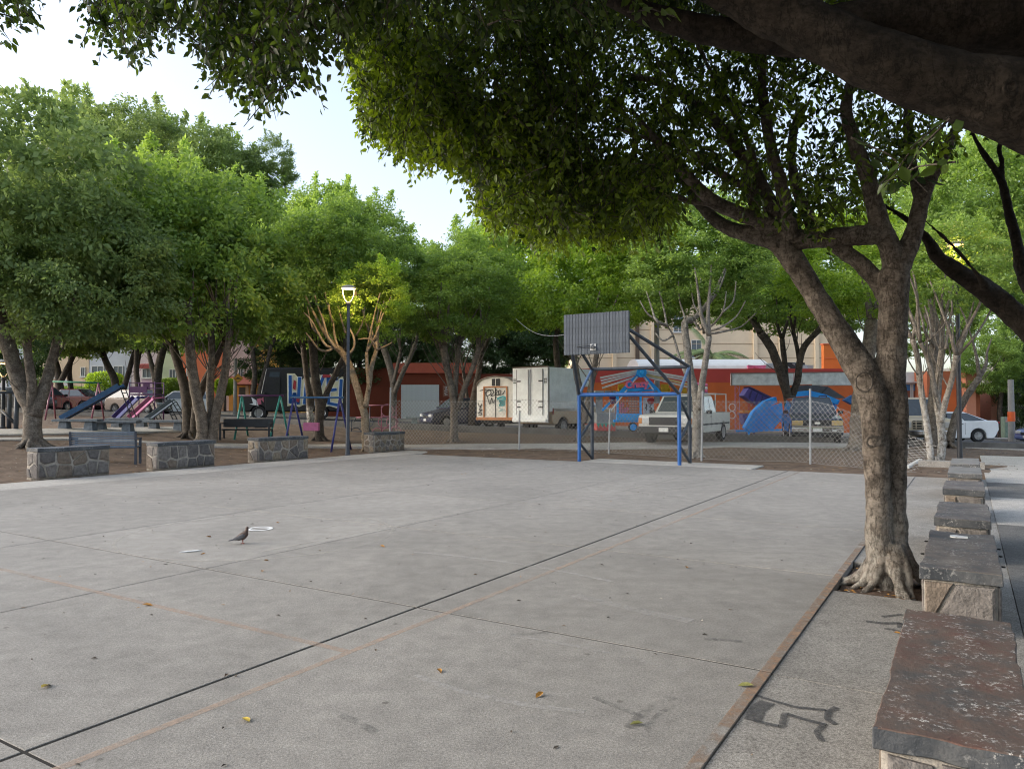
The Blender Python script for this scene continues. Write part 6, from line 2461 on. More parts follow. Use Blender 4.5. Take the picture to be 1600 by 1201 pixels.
scribble(tr, "graffiti_stroke", [(.1, 1.5), (.4, 1.6), (.55, 1.5), (.2, 1.4), (.5, 1.35), (.25, 1.3), (.5, 1.22), (.2, 1.2)], .11, M_tealp, -.014)
scribble(tr, "graffiti_stroke", [(.15, 1.1), (.4, 1.0), (.2, .92), (.5, .95), (.62, .85)], .02, M_tealp, -.016)
M_yel = mat("graffiti_yellow", (.55, .36, .04), .6, var=.2)
for pts, m, wd in (([(.35, 1.75), (.1, 1.35), (.3, 1.0), (.7, 1.1)], M_yel, .12), ([(.5, 1.6), (.35, 1.35), (.6, 1.2), (.9, 1.55)], M_ink, .05), ([(1.0, 1.7), (1.3, 1.2), (1.6, 1.6)], mat("graffiti_wine", (.25, .02, .05), .6), .07)):
    mb = MB()
    pp = smooth_path([Vector((TW / 2 + .008, p[0], p[1])) for p in pts], 3)
    for a, c in zip(pp, pp[1:]):
        mb.bar(a - (c - a) * .1, c + (c - a) * .1, wd, .01, up=(1, 0, 0))
    mb.build("graffiti_stroke", m, tr)

# ---- vehicle cut by the right edge
b = at(1612, 684, 36)
b.z = terrain(b.x, b.y) + .02
sedan("blue and white vehicle cut off by the right edge of the view", 1672, 690, R(180), paint("blue_white", (0.10, 0.14, 0.30)), None, hatch=True, d=37)

# ================================================================== FAIR RIDE ON ITS TRAILER
M_rb = pcol("ride_blue", (.02, .36, .90))
M_rw = pcol("ride_white", (.66, .68, .68))
M_ry = pcol("ride_yellow", (.62, .40, .03))
M_ro = pcol("ride_orange", (.60, .20, .03))
M_rp = pcol("ride_pink", (.65, .16, .30))
M_rr = pcol("ride_red", (.45, .03, .03))
b = Gt(985, 684)
ride = thing("ride_trailer", "folded sky-blue fair ride on its trailer with white beams and a pink lettered sign", "fair ride", b, R(-3))
rd = b.y


def RP(px, py, dy=0.0):
    q = at(px, py, rd + dy) - b
    return Matrix.Rotation(R(3), 3, 'Z') @ q


def rbar(name, p0, p1, wd, m, dy=0.0, parent=None):
    mb = MB()
    mb.bar(RP(*p0, dy), RP(*p1, dy), wd)
    return mb.build(name, m, parent or ride)


rbar("chassis_beam", (963, 652), (1048, 652), .26, M_rb)
rbar("chassis_beam", (963, 653), (1048, 653), .24, M_rb, 1.4)
for x in (965, 1001):
    rbar("frame_post", (x, 655), (x, 612), .09, M_rb)
rbar("frame_post", (1037, 622), (1037, 655), .10, M_rb)
rbar("frame_rail", (963, 647), (1003, 647), .06, M_rb)
rbar("mast_leg", (1000, 583), (967, 616), .14, M_rb)
rbar("mast_leg", (1000, 583), (941, 641), .10, M_rb, .5)
rbar("mast_leg", (1003, 583), (1022, 608), .12, M_rb)
rbar("mast_leg", (1003, 583), (1040, 622), .10, M_rb, .5)
rbar("mast_stay", (996, 588), (954, 642), .05, M_rw, -.2)
rbar("mast_stay", (1006, 588), (1021, 609), .05, M_rw, -.2)
rbar("sign_rail", (975, 611), (1024, 609), .10, M_rb)
mb = MB()
c = RP(1002, 582, -.1)
mb.lathe([(0, -.2), (.20, -.2), (.20, .2), (0, .2)], c, axis='y', n=18)
mb.lathe([(.10, -.26), (.06, -.3), (0, -.3)], c, axis='y', n=12)
mb.build("hub", M_rb, ride, smooth=True, auto=40)
for k, (y0, y1, m) in enumerate(((579, 590, M_rw), (581.5, 594.5, M_rw), (584, 599, M_rw), (588, 606, M_rw))):
    rbar("arm_beam", (995, y0), (938 + k, y1), .075, m, -.15 + .1 * k)
for k, (y0, y1, m) in enumerate(((579, 592, M_rw), (582, 596, M_rw), (585, 602, M_ry), (588, 607, M_rw))):
    rbar("arm_beam", (1009, y0), (1084, y1), .075, m if k != 2 else mat("ride_pale_yellow", (.6, .52, .25), .5), -.15 + .1 * k)
rbar("arm_beam", (1012, 580), (1068, 589), .06, M_rb, .2)
# seats of the ride, packed behind the sign
for x0, y0, x1, y1, m in ((944, 605, 954, 617, M_ro), (956, 603, 963, 617, M_ro), (966, 600, 975, 612, M_ry), (993, 595, 1003, 603, M_ro), (1008, 597, 1014, 606, M_ro), (1033, 600, 1046, 613, M_ry), (1052, 604, 1064, 617, M_ro), (1066, 606, 1074, 617, M_ry)):
    a, c = RP(x0, y0, .8), RP(x1, y1, .8)
    mb = MB()
    wd, ht = abs(c.x - a.x), abs(a.z - c.z)
    cc = (a + c) / 2
    mb.box((cc.x, cc.y + .15, cc.z), (wd, .06, ht))
    mb.box((cc.x, cc.y, cc.z - ht * .45), (wd, .4, .05))
    for s in (-1, 1):
        mb.box((cc.x + s * wd * .5, cc.y, cc.z - ht * .2), (.03, .4, ht * .5))
    mb.build("seat", m, ride, bevel=.015)
# cage with folded fences inside
cg = MB()
for i in range(9):
    x = 967 + i * 4
    cg.bar(RP(x, 617), RP(x, 646), .018)
for i in range(7):
    y = 620 + i * 4
    cg.bar(RP(966, y), RP(1000, y), .018)
cgo = cg.build("cage", mat("cage_dark", (.16, .12, .13), .6), ride)
for i in range(6):
    rbar("fence_panel", (982 + (i % 2), 622 + i * 4.2), (996, 622 + i * 4.2), .06, mat("panel_salmon", (.45, .27, .22), .6), .35, cgo)
for i, (x, y) in enumerate(((968, 640), (973, 642), (978, 640), (970, 633), (958, 628), (957, 621))):
    mb = MB()
    q = RP(x, y, .4)
    mb.box(q, (.16, .2, .26), Matrix.Rotation(R(20 + i * 17), 3, 'Y'))
    mb.build("folded_seat", M_rp if i < 4 else M_purple, ride, bevel=.03)
boxpart(ride, "trailer_deck", tuple(RP(1003, 657, .7)), (2.5, 1.5, .1), M_rb)
q = RP(989, 667, -.1)
mb = MB()
rr = 7.2 * rd / F
mb.lathe([(rr * .6, -.1), (rr * .95, -.1), (rr, -.05), (rr, .08), (rr * .6, .1)], q, axis='y', n=20)
tw_ = mb.build("wheel", M_tyre, ride, smooth=True, auto=35)
mb = MB()
mb.lathe([(rr * .72, -.105), (rr * .62, -.12), (rr * .5, -.08), (rr * .25, -.11), (0, -.12)], q, axis='y', n=20)
mb.build("rim", M_rb, tw_, smooth=True, auto=35)
# lettered sign: blue backing, pink raised letters
mb = MB()
sgn = [(975, 606), (985, 602), (1000, 600), (1013, 600), (1016, 604), (1010, 608), (1002, 609), (994, 611), (984, 611)]
P_ = [RP(x, y, -.28) for x, y in sgn]
n = len(P_)
mb.add(P_ + [p + Vector((0, .06, 0)) for p in P_], [tuple(range(n)), tuple(range(2 * n - 1, n - 1, -1))] + [(i, n + i, n + (i + 1) % n, (i + 1) % n) for i in range(n)])
so = mb.build("sign_board", M_rb, ride, fix=True)
fc = bpy.data.curves.new("lettering", 'FONT')
fc.body = "Crazy"
fc.size = .52
fc.extrude = .03
fc.offset = .018
fc.bevel_depth = .008
fc.space_character = 1.02
to = bpy.data.objects.new("lettering", fc)
COL.objects.link(to)
dg = bpy.context.evaluated_depsgraph_get()
tm = bpy.data.meshes.new_from_object(to.evaluated_get(dg))
bpy.data.objects.remove(to)
tm.materials.clear()
tm.materials.append(M_rp)
lt = bpy.data.objects.new("lettering", tm)
COL.objects.link(lt)
lt.parent = so
lt.location = RP(978, 606.5, -.33)
lt.rotation_euler = (math.pi / 2, R(-5), 0)
w_ = max(v.co.x for v in tm.vertices) - min(v.co.x for v in tm.vertices)
ks = (36 * rd / F) / w_
lt.scale = (ks, ks * 1.05, 1)
# red drum with white scribbled board, and the pale booth with zigzag cloth
b2 = Gt(1017, 683)
drum = MB()
pc = at(1017, 626, b2.y - .3)
drum.lathe([(0, -.2), (.13, -.2), (.16, 0), (.10, .2), (0, .2)], (pc.x, pc.y, pc.z), axis='y', n=18)
o = drum.build("megaphone", M_rr, ride)
o.matrix_parent_inverse = ride.matrix_world.inverted()
ro = thing("ticket_sign", "white board with black scribbled figures beside the red horn of the ride", "sign", Gt(1012, 683))
for x0, y0, x1, y1, m, nm in ((1005, 621, 1023, 648, M_rw, "board"),):
    a, c = at(x0, y0, ro.location.y + .5) - ro.location, at(x1, y1, ro.location.y + .5) - ro.location
    mb = MB()
    mb.box((a + c) / 2, (c.x - a.x, .05, a.z - c.z))
    bd = mb.build(nm, m, ro, bevel=.01)
    for x in (a.x + .06, c.x - .06):
        mb = MB()
        mb.bar((x, a.y, 0), (x, a.y, c.z), .05)
        mb.build("leg", M_rw, ro)
    for pts in ([(1009, 630), (1011, 634), (1008, 638)], [(1010, 631), (1010, 641)], [(1015, 629), (1018, 631), (1015, 636), (1019, 638), (1015, 641)]):
        mb = MB()
        pp = [at(x, y, ro.location.y + .465) - ro.location for x, y in pts]
        for p, q in zip(pp, pp[1:]):
            mb.bar(p, q, .035, .01, up=(0, 1, 0))
        mb.build("painted_figure", M_ink, bd)
b3 = Gt(947, 682)
bo = thing("ticket_booth", "grey booth with a green and coral zigzag cloth round its foot, left of the ride", "booth", b3, R(2))
d3 = b3.y


def BX(name, x0, y0, x1, y1, dep, m, dy=0.0):
    a, c = at(x0, y0, d3 + dy) - b3, at(x1, y1, d3 + dy) - b3
    mb = MB()
    mb.box(((a.x + c.x) / 2, dy + dep / 2, (a.z + c.z) / 2), (c.x - a.x, dep, a.z - c.z))
    return mb.build(name, m, bo, bevel=.01)


M_booth = mat("booth_grey", (.34, .36, .38), .6, var=.12, scale=3)
BX("counter", 932, 644, 962, 661, 1.1, M_booth)
BX("back_wall", 932, 612, 943, 644, .06, M_booth, 1.0)
BX("side_post", 960, 612, 962, 644, .06, M_booth, .0)
BX("roof", 930, 610, 964, 613, 1.2, M_booth)
skirt = BX("cloth_skirt", 932, 661, 962, 673, 1.1, mat("cloth_coral", (.62, .13, .13), .8, var=.1))
for k in range(5):
    x0 = 932 + k * 6
    for xa, ya, xb, yb, xc_, yc_, m, dy in ((x0, 661, x0 + 6, 661, x0 + 3, 668, mat("cloth_green", (.10, .42, .33), .8, var=.1), -.012), (x0 - .6, 661.2, x0 + .6, 661.2, x0 + 3, 669, M_ro, -.008)):
        mb = MB()
        P3 = [at(x, y, d3 + dy) - b3 for x, y in ((xa, ya), (xb, yb), (xc_, yc_))]
        mb.add(P3 + [p + Vector((0, .006, 0)) for p in P3], [(0, 2, 1), (3, 4, 5), (0, 1, 4, 3), (1, 2, 5, 4), (2, 0, 3, 5)])
        mb.build("zigzag", m, skirt, fix=True)
BX("striped_panel", 933, 646, 961, 659, .01, mat("booth_panel", (.28, .30, .32), .6), -.012)

# ride gondolas, purple bin, long white board on lattice posts
def plate(root, name, pts, dep, d, m, loc):
    P3 = [at(x, y, d) - loc for x, y in pts]
    n = len(P3)
    mb = MB()
    mb.add(P3 + [p + Vector((0, dep, 0)) for p in P3], [tuple(range(n)), tuple(range(2 * n - 1, n - 1, -1))] + [(i, n + i, n + (i + 1) % n, (i + 1) % n) for i in range(n)])
    return mb.build(name, m, root, fix=True)


b4 = Gt(1200, 681)
d4 = b4.y
M_tub = mat("gondola_blue", (.02, .34, .90), .45, var=.1, scale=3)
M_tubd = mat("gondola_inner", (.015, .25, .70), .5, var=.1, scale=3)
g1 = thing("ride_gondola", "tilted sky-blue gondola shell propped on its rim, left of the dark SUV", "ride gondola", b4)


def ring_shell(root, outer, inner, d, dep, loc, m, mi):
    """a shallow tub seen from its open side: rim wall, ribs, floor"""
    n = len(outer)
    for i in range(n - 1):
        plate(root, "rim_panel", [outer[i], outer[i + 1], inner[i + 1], inner[i]], dep, d + .02 * (i % 2), m, loc)
    for i in range(n):
        mb = MB()
        mb.bar(at(outer[i][0], outer[i][1], d - .03) - loc, at(inner[i][0], inner[i][1], d - .03) - loc, .05)
        mb.build("rib", mi, root)


out1 = [(1164, 668), (1178, 642), (1196, 626), (1212, 620)]
inn1 = [(1172, 676), (1186, 650), (1204, 634), (1214, 629)]
ring_shell(g1, out1, inn1, d4, .5, b4, M_tub, M_tubd)
plate(g1, "floor_panel", [(1172, 676), (1186, 650), (1204, 634), (1222, 629), (1224, 652), (1208, 671), (1190, 674)], .06, d4 + .35, M_tub, b4)
for a, c in (((1192, 648), (1224, 649)), ((1188, 656), (1204, 672)), ((1196, 634), (1224, 662)), ((1180, 664), (1190, 673))):
    mb = MB()
    mb.bar(at(a[0], a[1], d4 + .3) - b4, at(c[0], c[1], d4 + .3) - b4, .05)
    mb.build("floor_rib", M_tubd, g1)
mb = MB()
mb.bar(at(1150, 673, d4) - b4, at(1232, 671, d4) - b4, .1)
mb.bar(at(1170, 673, d4) - b4, at(1170, 681, d4) - b4, .08)
mb.build("support_rail", M_tub, g1)
b5 = Gt(1270, 682)
b5.y = d4 + 1.2
b5.z = terrain(b5.x, b5.y)
g2 = thing("ride_gondola", "curved sky-blue gondola rim arching above the dark SUV", "ride gondola", b5)
ring_shell(g2, [(1240, 612), (1266, 610), (1290, 616), (1312, 625)], [(1240, 620), (1266, 618), (1288, 624), (1308, 632)], b5.y, .5, b5, M_tub, M_tubd)
plate(g2, "floor_panel", [(1238, 622), (1266, 619), (1290, 625), (1308, 634), (1300, 668), (1238, 668)], .06, b5.y + .4, M_tubd, b5)
plate(g2, "end_fin", [(1320, 625), (1334, 617), (1333, 632)], .4, b5.y - .3, mat("gondola_deep", (.02, .13, .36), .5), b5)
mb = MB()
mb.bar(at(1245, 640, b5.y + .5) - b5, at(1245, 640, b5.y + .5) * 1 - b5 + Vector((0, 0, -1.9)), .1)
mb.build("support_rail", M_tub, g2)
b6 = Gt(1280, 680)
b6.y = d4 + 2.2
b6.z = terrain(b6.x, b6.y)
g3 = thing("folded_canopy", "dark grey folded ride canopy leaning behind the blue gondola rim", "ride canopy", b6)
M_cv = mat("canopy_grey", (.085, .085, .095), .8, var=.15)
plate(g3, "panel", [(1238, 605), (1262, 601), (1270, 617), (1240, 619)], .3, b6.y, M_cv, b6)
plate(g3, "panel", [(1262, 601), (1294, 604), (1322, 622), (1290, 622), (1270, 617)], .3, b6.y + .05, mat("canopy_grey_b", (.11, .11, .12), .8, var=.15), b6)
mb = MB()
mb.bar(at(1280, 618, b6.y + .2) - b6, at(1280, 618, b6.y + .2) - b6 + Vector((0, 0, -2.4)), .08)
mb.bar(at(1294, 604, b6.y - .05) - b6, at(1284, 614, b6.y - .05) - b6, .03)
mb.build("frame_strut", M_dark_metal, g3)
b7 = Gt(1180, 680)
b7.y = d4 + 1.0
b7.z = terrain(b7.x, b7.y)
g4 = thing("ride_car", "tilted purple ride car propped behind the blue gondola", "ride car", b7)
M_pur = mat("ride_purple", (.105, .075, .27), .5, var=.12)
M_pur2 = mat("ride_purple_dark", (.06, .045, .13), .6)
plate(g4, "side_panel", [(1162, 618), (1170, 606), (1202, 622), (1194, 634), (1184, 634)], .9, b7.y, M_pur, b7)
plate(g4, "top_rim", [(1169, 604), (1173, 604), (1206, 620), (1202, 622)], 1.0, b7.y - .05, M_pur2, b7)
for a, c in (((1171, 622), (1175, 610)), ((1179, 627), (1184, 614)), ((1187, 631), (1192, 619))):
    mb = MB()
    mb.bar(at(a[0], a[1], b7.y - .04) - b7, at(c[0], c[1], b7.y - .04) - b7, .05)
    mb.build("rib", M_pur2, g4)
mb = MB()
for x in (1170, 1176):
    mb.bar(at(x, 630, b7.y + .3) - b7, at(x, 650, b7.y + .3) - b7, .06)
mb.bar(at(1166, 630, b7.y + .3) - b7, at(1184, 632, b7.y + .3) - b7, .06)
mb.build("stand", M_rr, g4)
plate(g4, "lower_box", [(1160, 646), (1180, 646), (1180, 664), (1164, 664)], .7, b7.y + .1, M_pur, b7)
plate(g4, "orange_lip", [(1161, 641), (1180, 641), (1180, 644.5), (1161, 644.5)], .75, b7.y + .05, M_ro, b7)
mb = MB()
mb.bar(at(1166, 664, b7.y + .4) - b7, at(1166, 664, b7.y + .4) - b7 + Vector((0, 0, -.5)), .06)
mb.bar(at(1178, 664, b7.y + .4) - b7, at(1178, 664, b7.y + .4) - b7 + Vector((0, 0, -.5)), .06)
mb.build("leg", M_pur2, g4)
b8 = Gt(1200, 679)
b8.y = d4 + 2.6
b8.z = terrain(b8.x, b8.y)
sb_ = thing("long_sign_board", "long blank white sign board on pink lattice posts before the orange wall", "sign board", b8)
M_sbw = mat("sign_white", (.76, .77, .75), .6, var=.22, scale=2.2, detail=9)
plate(sb_, "board", [(1142.5, 583), (1240, 583), (1240, 602), (1142.5, 602)], .12, b8.y, M_sbw, b8)
plate(sb_, "board", [(1242, 582), (1345, 580), (1345, 602), (1270, 603), (1270, 600), (1242, 601)], .12, b8.y - .02, M_sbw, b8)
mb = MB()
mb.bar(at(1143, 583, b8.y - .02) - b8, at(1143, 602, b8.y - .02) - b8, .05)
mb.bar(at(1142, 583, b8.y - .02) - b8, at(1345, 581, b8.y - .02) - b8, .05)
mb.bar(at(1142, 602, b8.y - .02) - b8, at(1345, 602, b8.y - .02) - b8, .04)
mb.build("edge_trim", mat("trim_rusty", (.22, .16, .13), .7), sb_)
M_lat = mat("lattice_mauve", (.40, .20, .33), .5, var=.15)
for xc_ in (1152, 1400):
    mb = MB()
    for dx in (-3.4, 3.4):
        for dy in (.1, .4):
            p, q = at(xc_ + dx, 602, b8.y + dy) - b8, at(xc_ + dx, 673, b8.y + dy) - b8
            q.z = -.05
            mb.bar(p, q, .035)
    p = at(xc_, 602, b8.y + .1) - b8
    z, s = p.z, 1
    while z > .3:
        mb.bar((p.x - s * .11, p.y, z), (p.x + s * .11, p.y, z - .28), .022)
        z -= .28
        s = -s
    mb.build("lattice_post", M_lat, sb_)
for cx, cy in ((1144, 636), (1144, 648)):
    mb = MB()
    c = at(cx, cy, b8.y - .3) - b8
    mb.tube([c + Vector((.17 * math.cos(t), 0, .2 * math.sin(t))) for t in [i * math.tau / 16 for i in range(16)]], .018, 6, closed=True)
    mb.build("hose_loop", M_rw, sb_)
b9 = Gt(1098, 684)
b9.y = d4 + 1.5
b9.z = terrain(b9.x, b9.y)
rb_ = thing("rolled_tarps", "pink and violet rolled tarps with a yellow panel stacked beside the ride beams", "tarp roll", b9)
plate(rb_, "yellow_panel", [(1097, 583), (1101.5, 585), (1101.5, 598), (1097, 598)], .3, b9.y, M_ry, b9)
for y0, y1, m in ((599, 604, M_rp), (604, 609, M_rw), (608, 613, M_rp), (613, 626, mat("tarp_violet", (.22, .21, .33), .7))):
    mb = MB()
    a, c = at(1080, (y0 + y1) / 2 - 3, b9.y) - b9, at(1105, (y0 + y1) / 2, b9.y - .5) - b9
    mb.tube([a, c], (y1 - y0) / 2 * b9.y / F, 9)
    mb.build("roll", m, rb_, smooth=True, auto=40)
mb = MB()
mb.box((.2, 0, .75), (1.1, .6, 1.5))
mb.build("crate", mat("crate_grey", (.25, .25, .26), .7), rb_, bevel=.02)

# ---- concrete poles
M_pole = mat("pole_concrete", (.30, .29, .27), .85, var=.15, scale=3, bump=.2, bscale=30)
M_oband = mat("band_orange", (.75, .13, .03), .5, var=.08)


def cpole(label, px, py, ytop, wpx, band=None, d=None):
    b = Gt(px, py)
    h = at(800, ytop, b.y).z - b.z
    r = wpx * b.y / F / 2
    root = thing("utility_pole", label, "utility pole", b)
    mb = MB()
    mb.tube([(0, 0, -.2), (0, 0, h)], [r, r * .8], 14)
    mb.build("shaft", M_pole, root, smooth=True, auto=40)
    if band:
        z1, z0 = at(800, band[0], b.y).z - b.z, at(800, band[1], b.y).z - b.z
        mb = MB()
        mb.tube([(0, 0, z0), (0, 0, z1)], r * 1.03, 14)
        mb.build("reflective_band", M_oband, root, smooth=True, auto=40)
    return root, b


cpole("concrete pole with an orange band behind the goal, beside the ride", 1027, 684, 470, 9.5, (630, 642))
pr, pb = cpole("concrete pole with an orange band beside the green cabinet at the right", 1581, 690, 593, 10, (643, 658))
yp, yb = cpole("pale concrete pole carrying the yellow diamond sign", 367, 650, 560, 6)
b10 = Gt(371, 649)
ds = thing("warning_sign", "yellow diamond road sign with black bump symbol, on the pale pole", "road sign", (yb.x + .25, yb.y - .18, at(800, 591, yb.y).z), R(8))
s_ = 7.8 * yb.y / F
mb = MB()
mb.prism([(0, -s_), (s_, 0), (0, s_), (-s_, 0)], -.01, .01, lambda a, c, t: (a, t, c))
pl = mb.build("plate", mat("sign_yellow", (.62, .30, .02), .5, var=.06), ds)
mb = MB()
ins = s_ * .86
for p, q in (((0, -ins), (ins, 0)), ((ins, 0), (0, ins)), ((0, ins), (-ins, 0)), ((-ins, 0), (0, -ins))):
    mb.bar((p[0], -.013, p[1]), (q[0], -.013, q[1]), .016, .006, up=(0, 1, 0))
mb.build("border", M_plastic, pl)
bump = [(-.17, -.05), (-.17, -.015), (-.10, .0), (-.07, .05), (-.03, .05), (0, .0), (.03, .05), (.07, .05), (.10, 0), (.17, -.015), (.17, -.05)]
mb = MB()
mb.prism([(a * 1.0, c) for a, c in bump], -.016, -.0105, lambda a, c, t: (a, t, c))
mb.build("symbol", M_plastic, pl, fix=True)
mb = MB()
mb.tube([(-.12, .10, 0), (0, .0, 0)], .02, 6)
mb.build("bracket", M_galv, ds)
b = Gt(1572, 687)
cb = thing("utility_cabinet", "green street cabinet with a pinkish sticker beside the orange-banded pole", "cabinet", b)
h = at(800, 651, b.y).z - b.z
boxpart(cb, "body", (0, 0, h / 2), (.36, .36, h), mat("cabinet_green", (.16, .22, .17), .6, var=.15), .015)
boxpart(cb, "door", (0, -.185, h * .45), (.30, .012, h * .7), mat("cabinet_door", (.15, .21, .16), .6, var=.2), .004)
boxpart(cb, "top_panel", (0, -.19, h * .86), (.32, .012, h * .2), mat("cabinet_top", (.24, .235, .21), .7, var=.15), .004)
boxpart(cb, "sticker", (0, -.2, h * .82), (.24, .008, .1), mat("sticker_pink", (.45, .22, .2), .6), 0)
b = Gt(1552, 679)
tl = thing("traffic_light", "white post carrying black traffic signals by the terracotta corner", "traffic light", b)
h = at(800, 616, b.y).z - b.z
mb = MB()
mb.tube([(0, 0, -.1), (0, 0, h)], .075, 10)
mb.build("pole", mat("post_white", (.6, .6, .6), .5), tl, smooth=True, auto=40)
for z in (.62, .78):
    mb = MB()
    mb.box((-.12, -.08, h * z), (.15, .18, .30))
    hs_ = mb.build("signal_head", M_plastic, tl, bevel=.02)
    for dz in (-.07, .07):
        mb = MB()
        mb.lathe([(.055, -.22), (.06, -.22), (.055, -.16), (0, -.165)], (-.12, 0, h * z + dz), axis='y', n=10)
        mb.build("visor", M_black, hs_)

# ================================================================== BUILDINGS
def wallmat(name, c, v=.08):
    return mat(name, c, .85, var=v, scale=.8, bump=.15, bscale=25, coords='World', detail=9)


M_wglass = mat("window_glass", (.10, .13, .15), .12, var=.2, scale=1)
M_wframe = mat("window_frame", (.55, .55, .53), .5)


def building(name, label, cat, x0, x1, y, depth, z0, h, wm, rz=0.0):
    root = thing(name, label, cat, ((x0 + x1) / 2, y, z0), rz)
    mb = MB()
    mb.box((0, depth / 2, h / 2 - .3), (x1 - x0, depth, h + .6))
    mb.build("wall", wm, root)
    return root


def window(root, cx, cz, wd, ht, y=0.0, mull=1, mg=None, sill=True, mf=None):
    mf = mf or M_wframe
    fr = MB()
    t = .06
    for s in (-1, 1):
        fr.box((cx + s * wd / 2, y - .02, cz), (t, .10, ht + t))
        fr.box((cx, y - .02, cz + s * ht / 2), (wd - t, .10, t))
    for k in range(mull):
        fr.box((cx - wd / 2 + wd * (k + 1) / (mull + 1), y - .02, cz), (.04, .08, ht - t))
    f = fr.build("window", mf, root)
    mb = MB()
    mb.box((cx, y - .005, cz), (wd - .02, .03, ht - .02))
    mb.build("pane", mg or M_wglass, f)
    if sill:
        mb = MB()
        mb.box((cx, y - .07, cz - ht / 2 - .07), (wd + .2, .18, .07))
        mb.build("sill", mf, f)
    return f


def hx(px, d):
    return (px - 800) / F * d


HD = 66.0


def house(label, p0, p1, wm, h, wins, d=HD, doors=(), extra=None, roofm=None, name="house"):
    x0, x1 = hx(p0, d), hx(p1, d)
    z0 = terrain((x0 + x1) / 2, d)
    r = building(name, label, "house", x0, x1, d, 9, z0, h, wm)
    xm = (x0 + x1) / 2
    for px0, py0, px1, py1 in wins:
        a, c = at(px0, py0, d), at(px1, py1, d)
        window(r, (a.x + c.x) / 2 - xm, (a.z + c.z) / 2 - z0, c.x - a.x, a.z - c.z)
    for px0, px1, hh, m in doors:
        a, c = hx(px0, d), hx(px1, d)
        mb = MB()
        mb.box(((a + c) / 2 - xm, -.03, hh / 2), (c - a, .08, hh))
        mb.build("door", m, r, bevel=.01)
    mb = MB()
    mb.box((0, 4.4, h + .12), (x1 - x0 + .2, 9.4, .25))
    mb.build("parapet", roofm or wm, r)
    if extra:
        extra(r, xm, z0, d)
    return r


M_gate = mat("gate_dark", (.06, .055, .05), .6)
M_gwhite = mat("gate_white", (.5, .5, .5), .6)
house("pale blue house at the far left behind the dark parked car", -70, 58, wallmat("wall_pale_blue", (.45, .50, .55)), 6.2, [(5, 575, 25, 592)], doors=((0, 12, 2.3, M_gwhite),))
house("cream house with a narrow dark window behind the red car", 60, 138, wallmat("wall_cream", (.60, .47, .33)), 6.4, [(127, 574, 133, 588), (72, 575, 88, 590)], doors=((100, 112, 2.4, M_gwhite),))
house("bluish white house with shaded window behind the beige car", 139, 204, wallmat("wall_bluewhite", (.46, .49, .53)), 6.6, [(144, 572, 162, 583), (178, 572, 192, 588)], doors=((150, 168, 2.3, M_gate),))


def awn(r, xm, z0, d):
    a, c = at(221, 568, d), at(240, 576, d)
    mb = MB()
    mb.box(((a.x + c.x) / 2 - xm, -.25, (a.z + c.z) / 2 - z0), (c.x - a.x, .5, .35), Matrix.Rotation(R(12), 3, 'X'))
    mb.build("awning", mat("awning_red", (.38, .10, .09), .8), r)
    a, c = at(222, 590, d), at(250, 612, d)
    mb = MB()
    mb.box(((a.x + c.x) / 2 - xm, -.02, (a.z + c.z) / 2 - z0), (c.x - a.x, .06, a.z - c.z))
    mb.build("painted_panel", wallmat("wall_lilac", (.50, .36, .44)), r)


house("white and lilac house with a red awning over its window", 205, 251, wallmat("wall_pinkwhite", (.55, .47, .47)), 6.5, [(223, 576, 237, 590)], extra=awn, doors=((224, 234, 2.2, M_purple),))
house("pale green house with a paned window, beside the lilac one", 252, 281, wallmat("wall_palegreen", (.48, .54, .36)), 5.6, [(265, 577, 275, 591)], roofm=wallmat("wall_salmon", (.60, .20, .14)), doors=((256, 264, 2.3, M_gwhite),))
house("salmon orange house glimpsed between the dark trunks", 282, 348, wallmat("wall_orange", (.58, .17, .08)), 6.6, [(292, 572, 302, 586), (324, 572, 334, 586)], doors=((300, 310, 2.3, M_gate),))


def portico(r, xm, z0, d):
    for p0, p1 in ((352, 357), (392, 396)):
        a, c = hx(p0, d), hx(p1, d)
        mb = MB()
        mb.box(((a + c) / 2 - xm, -1.2, 1.15), (c - a, .3, 2.3))
        mb.build("pillar", wallmat("wall_peach", (.62, .42, .28)), r)
    a, c = hx(350, d), hx(430, d)
    mb = MB()
    mb.prism([(-1.6, 2.25), (-.02, 2.95), (-.02, 3.1), (-1.75, 2.35)], a - xm, c - xm, lambda u, v, t: (t, u, v))
    mb.build("tiled_eave", mat("tile_red", (.32, .10, .07), .8, var=.2, scale=9), r, fix=True)
    mb = MB()
    a, c = hx(358, d), hx(391, d)
    mb.box(((a + c) / 2 - xm, -.03, 1.2), (c - a, .05, 2.4))
    mb.build("painted_panel", wallmat("wall_amber", (.55, .26, .06)), r)


house("pink and white house with small upper windows above an orange tiled porch", 349, 398, wallmat("wall_pink", (.60, .46, .44)), 6.6, [(373, 575, 380, 591), (386, 578, 390, 588)], extra=portico, doors=((374, 384, 2.1, M_gate),))
house("yellow-orange house behind the nose of the graffiti van", 399, 470, wallmat("wall_yellow", (.62, .36, .08)), 6.2, [(404, 577, 412, 588), (440, 577, 452, 590)], doors=((404, 416, 2.2, M_gate),))

